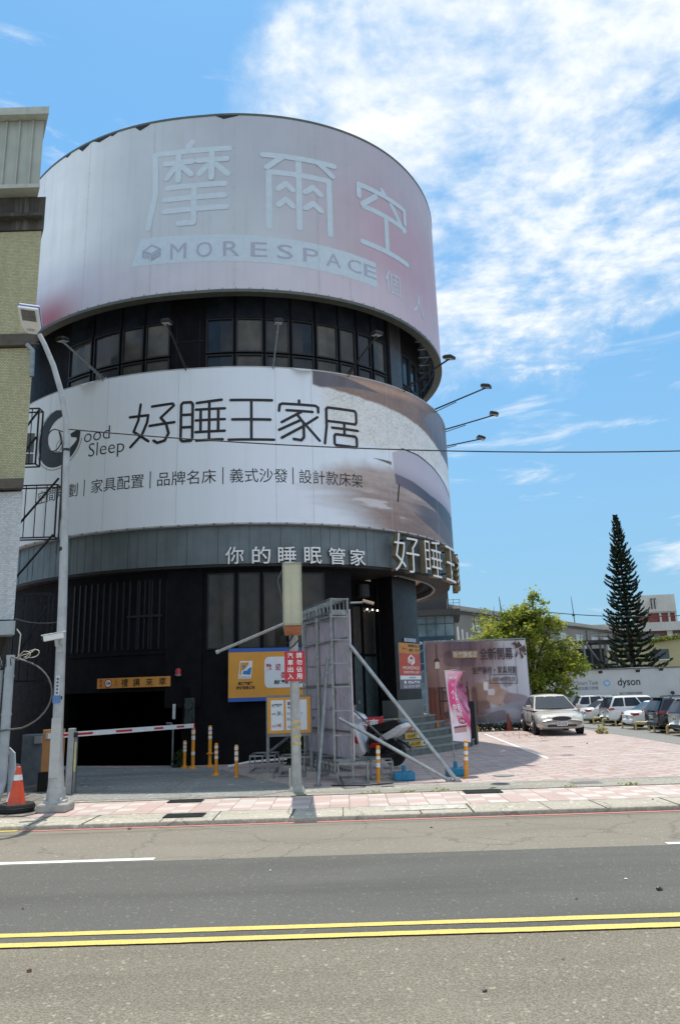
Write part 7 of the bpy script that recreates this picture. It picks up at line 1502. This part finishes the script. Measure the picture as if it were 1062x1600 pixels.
# ------------------------------------------------------------------ trees
def broadleaf(name, label, base, lobes, n_cl, per, size, lm, seed, trunk_h, cl_r=.42):
    q = random.Random(seed); t = thing(name, base, label, 'tree', None); mb = MB(); B = Vector(base); tips = []
    tot = sum(l[3] ** 2 for l in lobes)
    for (cx_, cy_, cz_, rr) in lobes:
        for k in range(max(3, int(n_cl * rr * rr / tot))):
            d = Vector((q.gauss(0, 1), q.gauss(0, 1), q.gauss(0, 1))).normalized(); r_ = rr * (q.random() ** .38) * q.uniform(.8, 1.12); c = Vector((cx_, cy_, cz_)) + Vector((d.x * r_, d.y * r_, d.z * r_ * .82)); tips.append(c)
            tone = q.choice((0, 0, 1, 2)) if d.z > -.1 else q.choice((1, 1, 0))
            for j in range(per):
                o = Vector((q.gauss(0, 1), q.gauss(0, 1), q.gauss(0, .75))) * cl_r * .5; p = c + o; a = Vector((q.gauss(0, 1), q.gauss(0, 1), q.gauss(-.2, .6))).normalized(); b = a.cross(Vector((q.gauss(0, .5), q.gauss(0, .5), 1))).normalized(); s = size * q.uniform(.6, 1.35); mb.cur = tone if q.random() < .75 else q.randrange(3)
                mb.add([p - a * s, p + b * s * .5 + Vector((0, 0, .1 * s)), p + a * s, p - b * s * .5 + Vector((0, 0, .1 * s))], [(0, 1, 2, 3)])
    mb.build('crown', lm, t)
    mb = MB(); top = B + Vector((0, 0, trunk_h)); mb.tube([B, B + Vector((.05, .02, trunk_h * .5)), top], [.16, .13, .11], 8)
    for (cx_, cy_, cz_, rr) in lobes:
        c = Vector((cx_, cy_, cz_)); m_ = top.lerp(c, .5) + Vector((0, 0, .2)); mb.tube([top - Vector((0, 0, .2)), m_, c], [.09, .06, .03], 6)
        for k in range(7): e = q.choice(tips); mb.tube([m_, (m_ + e) / 2 + Vector((0, 0, .15)), e], [.035, .025, .01], 5) if (e - c).length < rr * 1.3 else None
    mb.build('trunk', mat('bark', (.075, .058, .042), .9, 0, .3, 8, bump=.6, bs=20), t); return t
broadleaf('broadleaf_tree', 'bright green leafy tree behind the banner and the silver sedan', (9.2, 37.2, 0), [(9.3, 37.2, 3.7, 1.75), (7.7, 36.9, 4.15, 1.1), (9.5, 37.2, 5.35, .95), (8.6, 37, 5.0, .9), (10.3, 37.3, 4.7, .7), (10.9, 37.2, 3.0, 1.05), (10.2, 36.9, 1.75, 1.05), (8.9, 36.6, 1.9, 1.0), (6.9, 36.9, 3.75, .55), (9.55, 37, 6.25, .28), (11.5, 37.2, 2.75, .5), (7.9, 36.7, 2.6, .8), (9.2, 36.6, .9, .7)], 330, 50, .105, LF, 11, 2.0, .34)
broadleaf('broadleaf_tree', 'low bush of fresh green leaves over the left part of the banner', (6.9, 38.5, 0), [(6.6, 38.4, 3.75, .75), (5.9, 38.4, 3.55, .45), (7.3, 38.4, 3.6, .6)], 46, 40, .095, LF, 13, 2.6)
mb = MB(); leaves(mb, 60, (10.45, 36.3, 2.0), (.22, .2, .28), .07, 55); tag(mb.build('flower_cluster', [mat('bougainvillea', (.52, .10, .14), .6), mat('bougainvillea_pale', (.60, .30, .22), .6), LF[1]]), 'red flower cluster at the lower right of the green tree', 'flowers')
# tall norfolk pine
pn = thing('pine_tree', (23.7, 62, -.6), 'tall dark conifer with tiered upturned branches behind the hoarding', 'tree')
LP_ = [leafmat('pine_a', (.013, .027, .013), .7), leafmat('pine_b', (.034, .055, .022), .7), leafmat('pine_c', (.007, .015, .008), .7)]
q = random.Random(17); mb = MB(); tk = MB(); H_ = 15.9; zz = 2.0; tier = 0
while zz < H_ - .15:
    f = (zz - 2.0) / (H_ - 2.0); rad_ = interp(zz, [(2, 2.45), (3.2, 2.3), (5.3, 1.72), (7.9, 1.48), (10.5, 1.12), (13.2, .66), (15.2, .24), (15.9, .12)]) * q.uniform(.84, 1.20); nb_ = 9 if f < .8 else 7
    for k in range(nb_):
        a = 2 * math.pi * (k + .5 * (tier % 2)) / nb_ + q.uniform(-.16, .16); Lb = rad_ * q.uniform(.78, 1.1); P = []
        for j in range(9):
            s = j / 8; P.append(Vector((23.7 + math.cos(a) * Lb * s, 62 + math.sin(a) * Lb * s, zz - .10 * Lb * math.sin(s * 2.6) + .26 * s ** 3 * (1 + Lb * .25))))
        tk.tube([P[0], P[4], P[8]], [.045, .03, .012], 4)
        nt_ = int(7 + Lb * 10)
        for j in range(nt_):
            s = .12 + .9 * (j + q.random()) / nt_; s = min(s, 1); i0 = min(7, int(s * 8)); c = P[i0].lerp(P[i0 + 1], s * 8 - i0); dr = (P[i0 + 1] - P[i0]).normalized(); sd = Vector((-math.sin(a), math.cos(a), 0))
            for w_ in range(3):
                v = (dr * .55 + sd * q.uniform(-1, 1) * (1.0 - .45 * s) + Vector((0, 0, q.uniform(.15, .9)))).normalized(); ln_ = q.uniform(.16, .34) * (.7 + .3 * (1 - f)); b_ = v.cross(Vector((q.gauss(0, 1), q.gauss(0, 1), q.gauss(0, 1)))).normalized() * .052; mb.cur = q.randrange(3)
                mb.add([c - b_, c + b_, c + v * ln_ + b_ * .6, c + v * ln_ - b_ * .6], [(0, 1, 2, 3)])
    zz += (.42 - .18 * f) * q.uniform(.85, 1.15); tier += 1
mb.build('crown', LP_, pn); tk.tube([(23.7, 62, -.6), (23.7, 62, 6), (23.7, 62, 15.6)], [.28, .18, .03], 8); tk.build('trunk', mat('pine_bark', (.03, .024, .02), .9), pn)
tl = thing('thin_tree', (10.4, 56, 0), 'sparse thin tree in front of the factory wall', 'tree'); mb = MB()
for k in range(9):
    x = 9.9 + 1.7 * q.random(); mb.tube([(10.6, 56.2, 2), (x, 56.2, 5), (x + q.uniform(-.5, .5), 56.2, 7.3 + q.uniform(-.5, 1.2))], [.06, .04, .015], 5)
mb.build('trunk', mat('bark', (.075, .058, .042)), tl); mb = MB(); leaves(mb, 420, (10.6, 56.2, 6.3), (1.0, .8, 1.5), .12, 61); mb.build('crown', LF, tl)

# ------------------------------------------------------------------ overhead cables
def cable(pts, r, label): mb = MB(); mb.tube(pts, r, 6); return tag(mb.build('overhead_cable', M_black), label, 'cable')
def sag(A, B, s, n=24): A, B = Vector(A), Vector(B); return [A.lerp(B, i / n) - Vector((0, 0, s * 4 * (i / n) * (1 - i / n))) for i in range(n + 1)]
cable(sag((-5.2, 13.45, 6.95), (14.5, 13.4, 6.35), .50), .013, 'black cable crossing the white billboard from the street lamp')
cable(sag((9.5, 40, 5.9), (22, 40, 5.5), .42), .022, 'thick black cable crossing in front of the pine')
cable([(-5.3, 13.45, 6.9)] + [(-5.45 + .14 * math.cos(t), 13.4, 6.72 + .22 * math.sin(t)) for t in lin(1.2, 7.2, 18)] + [(-5.3, 13.45, 6.6), (-5.24, 13.4, 5.2), (-5.28, 13.4, 4.5)], .012, 'small loop of black cable on the lamp pole near the logo')
cable(sag((-6.3, 14.2, 3.4), (-5.12, 13.5, 3.25), .06), .011, 'short black cable from the old building to the lamp pole')
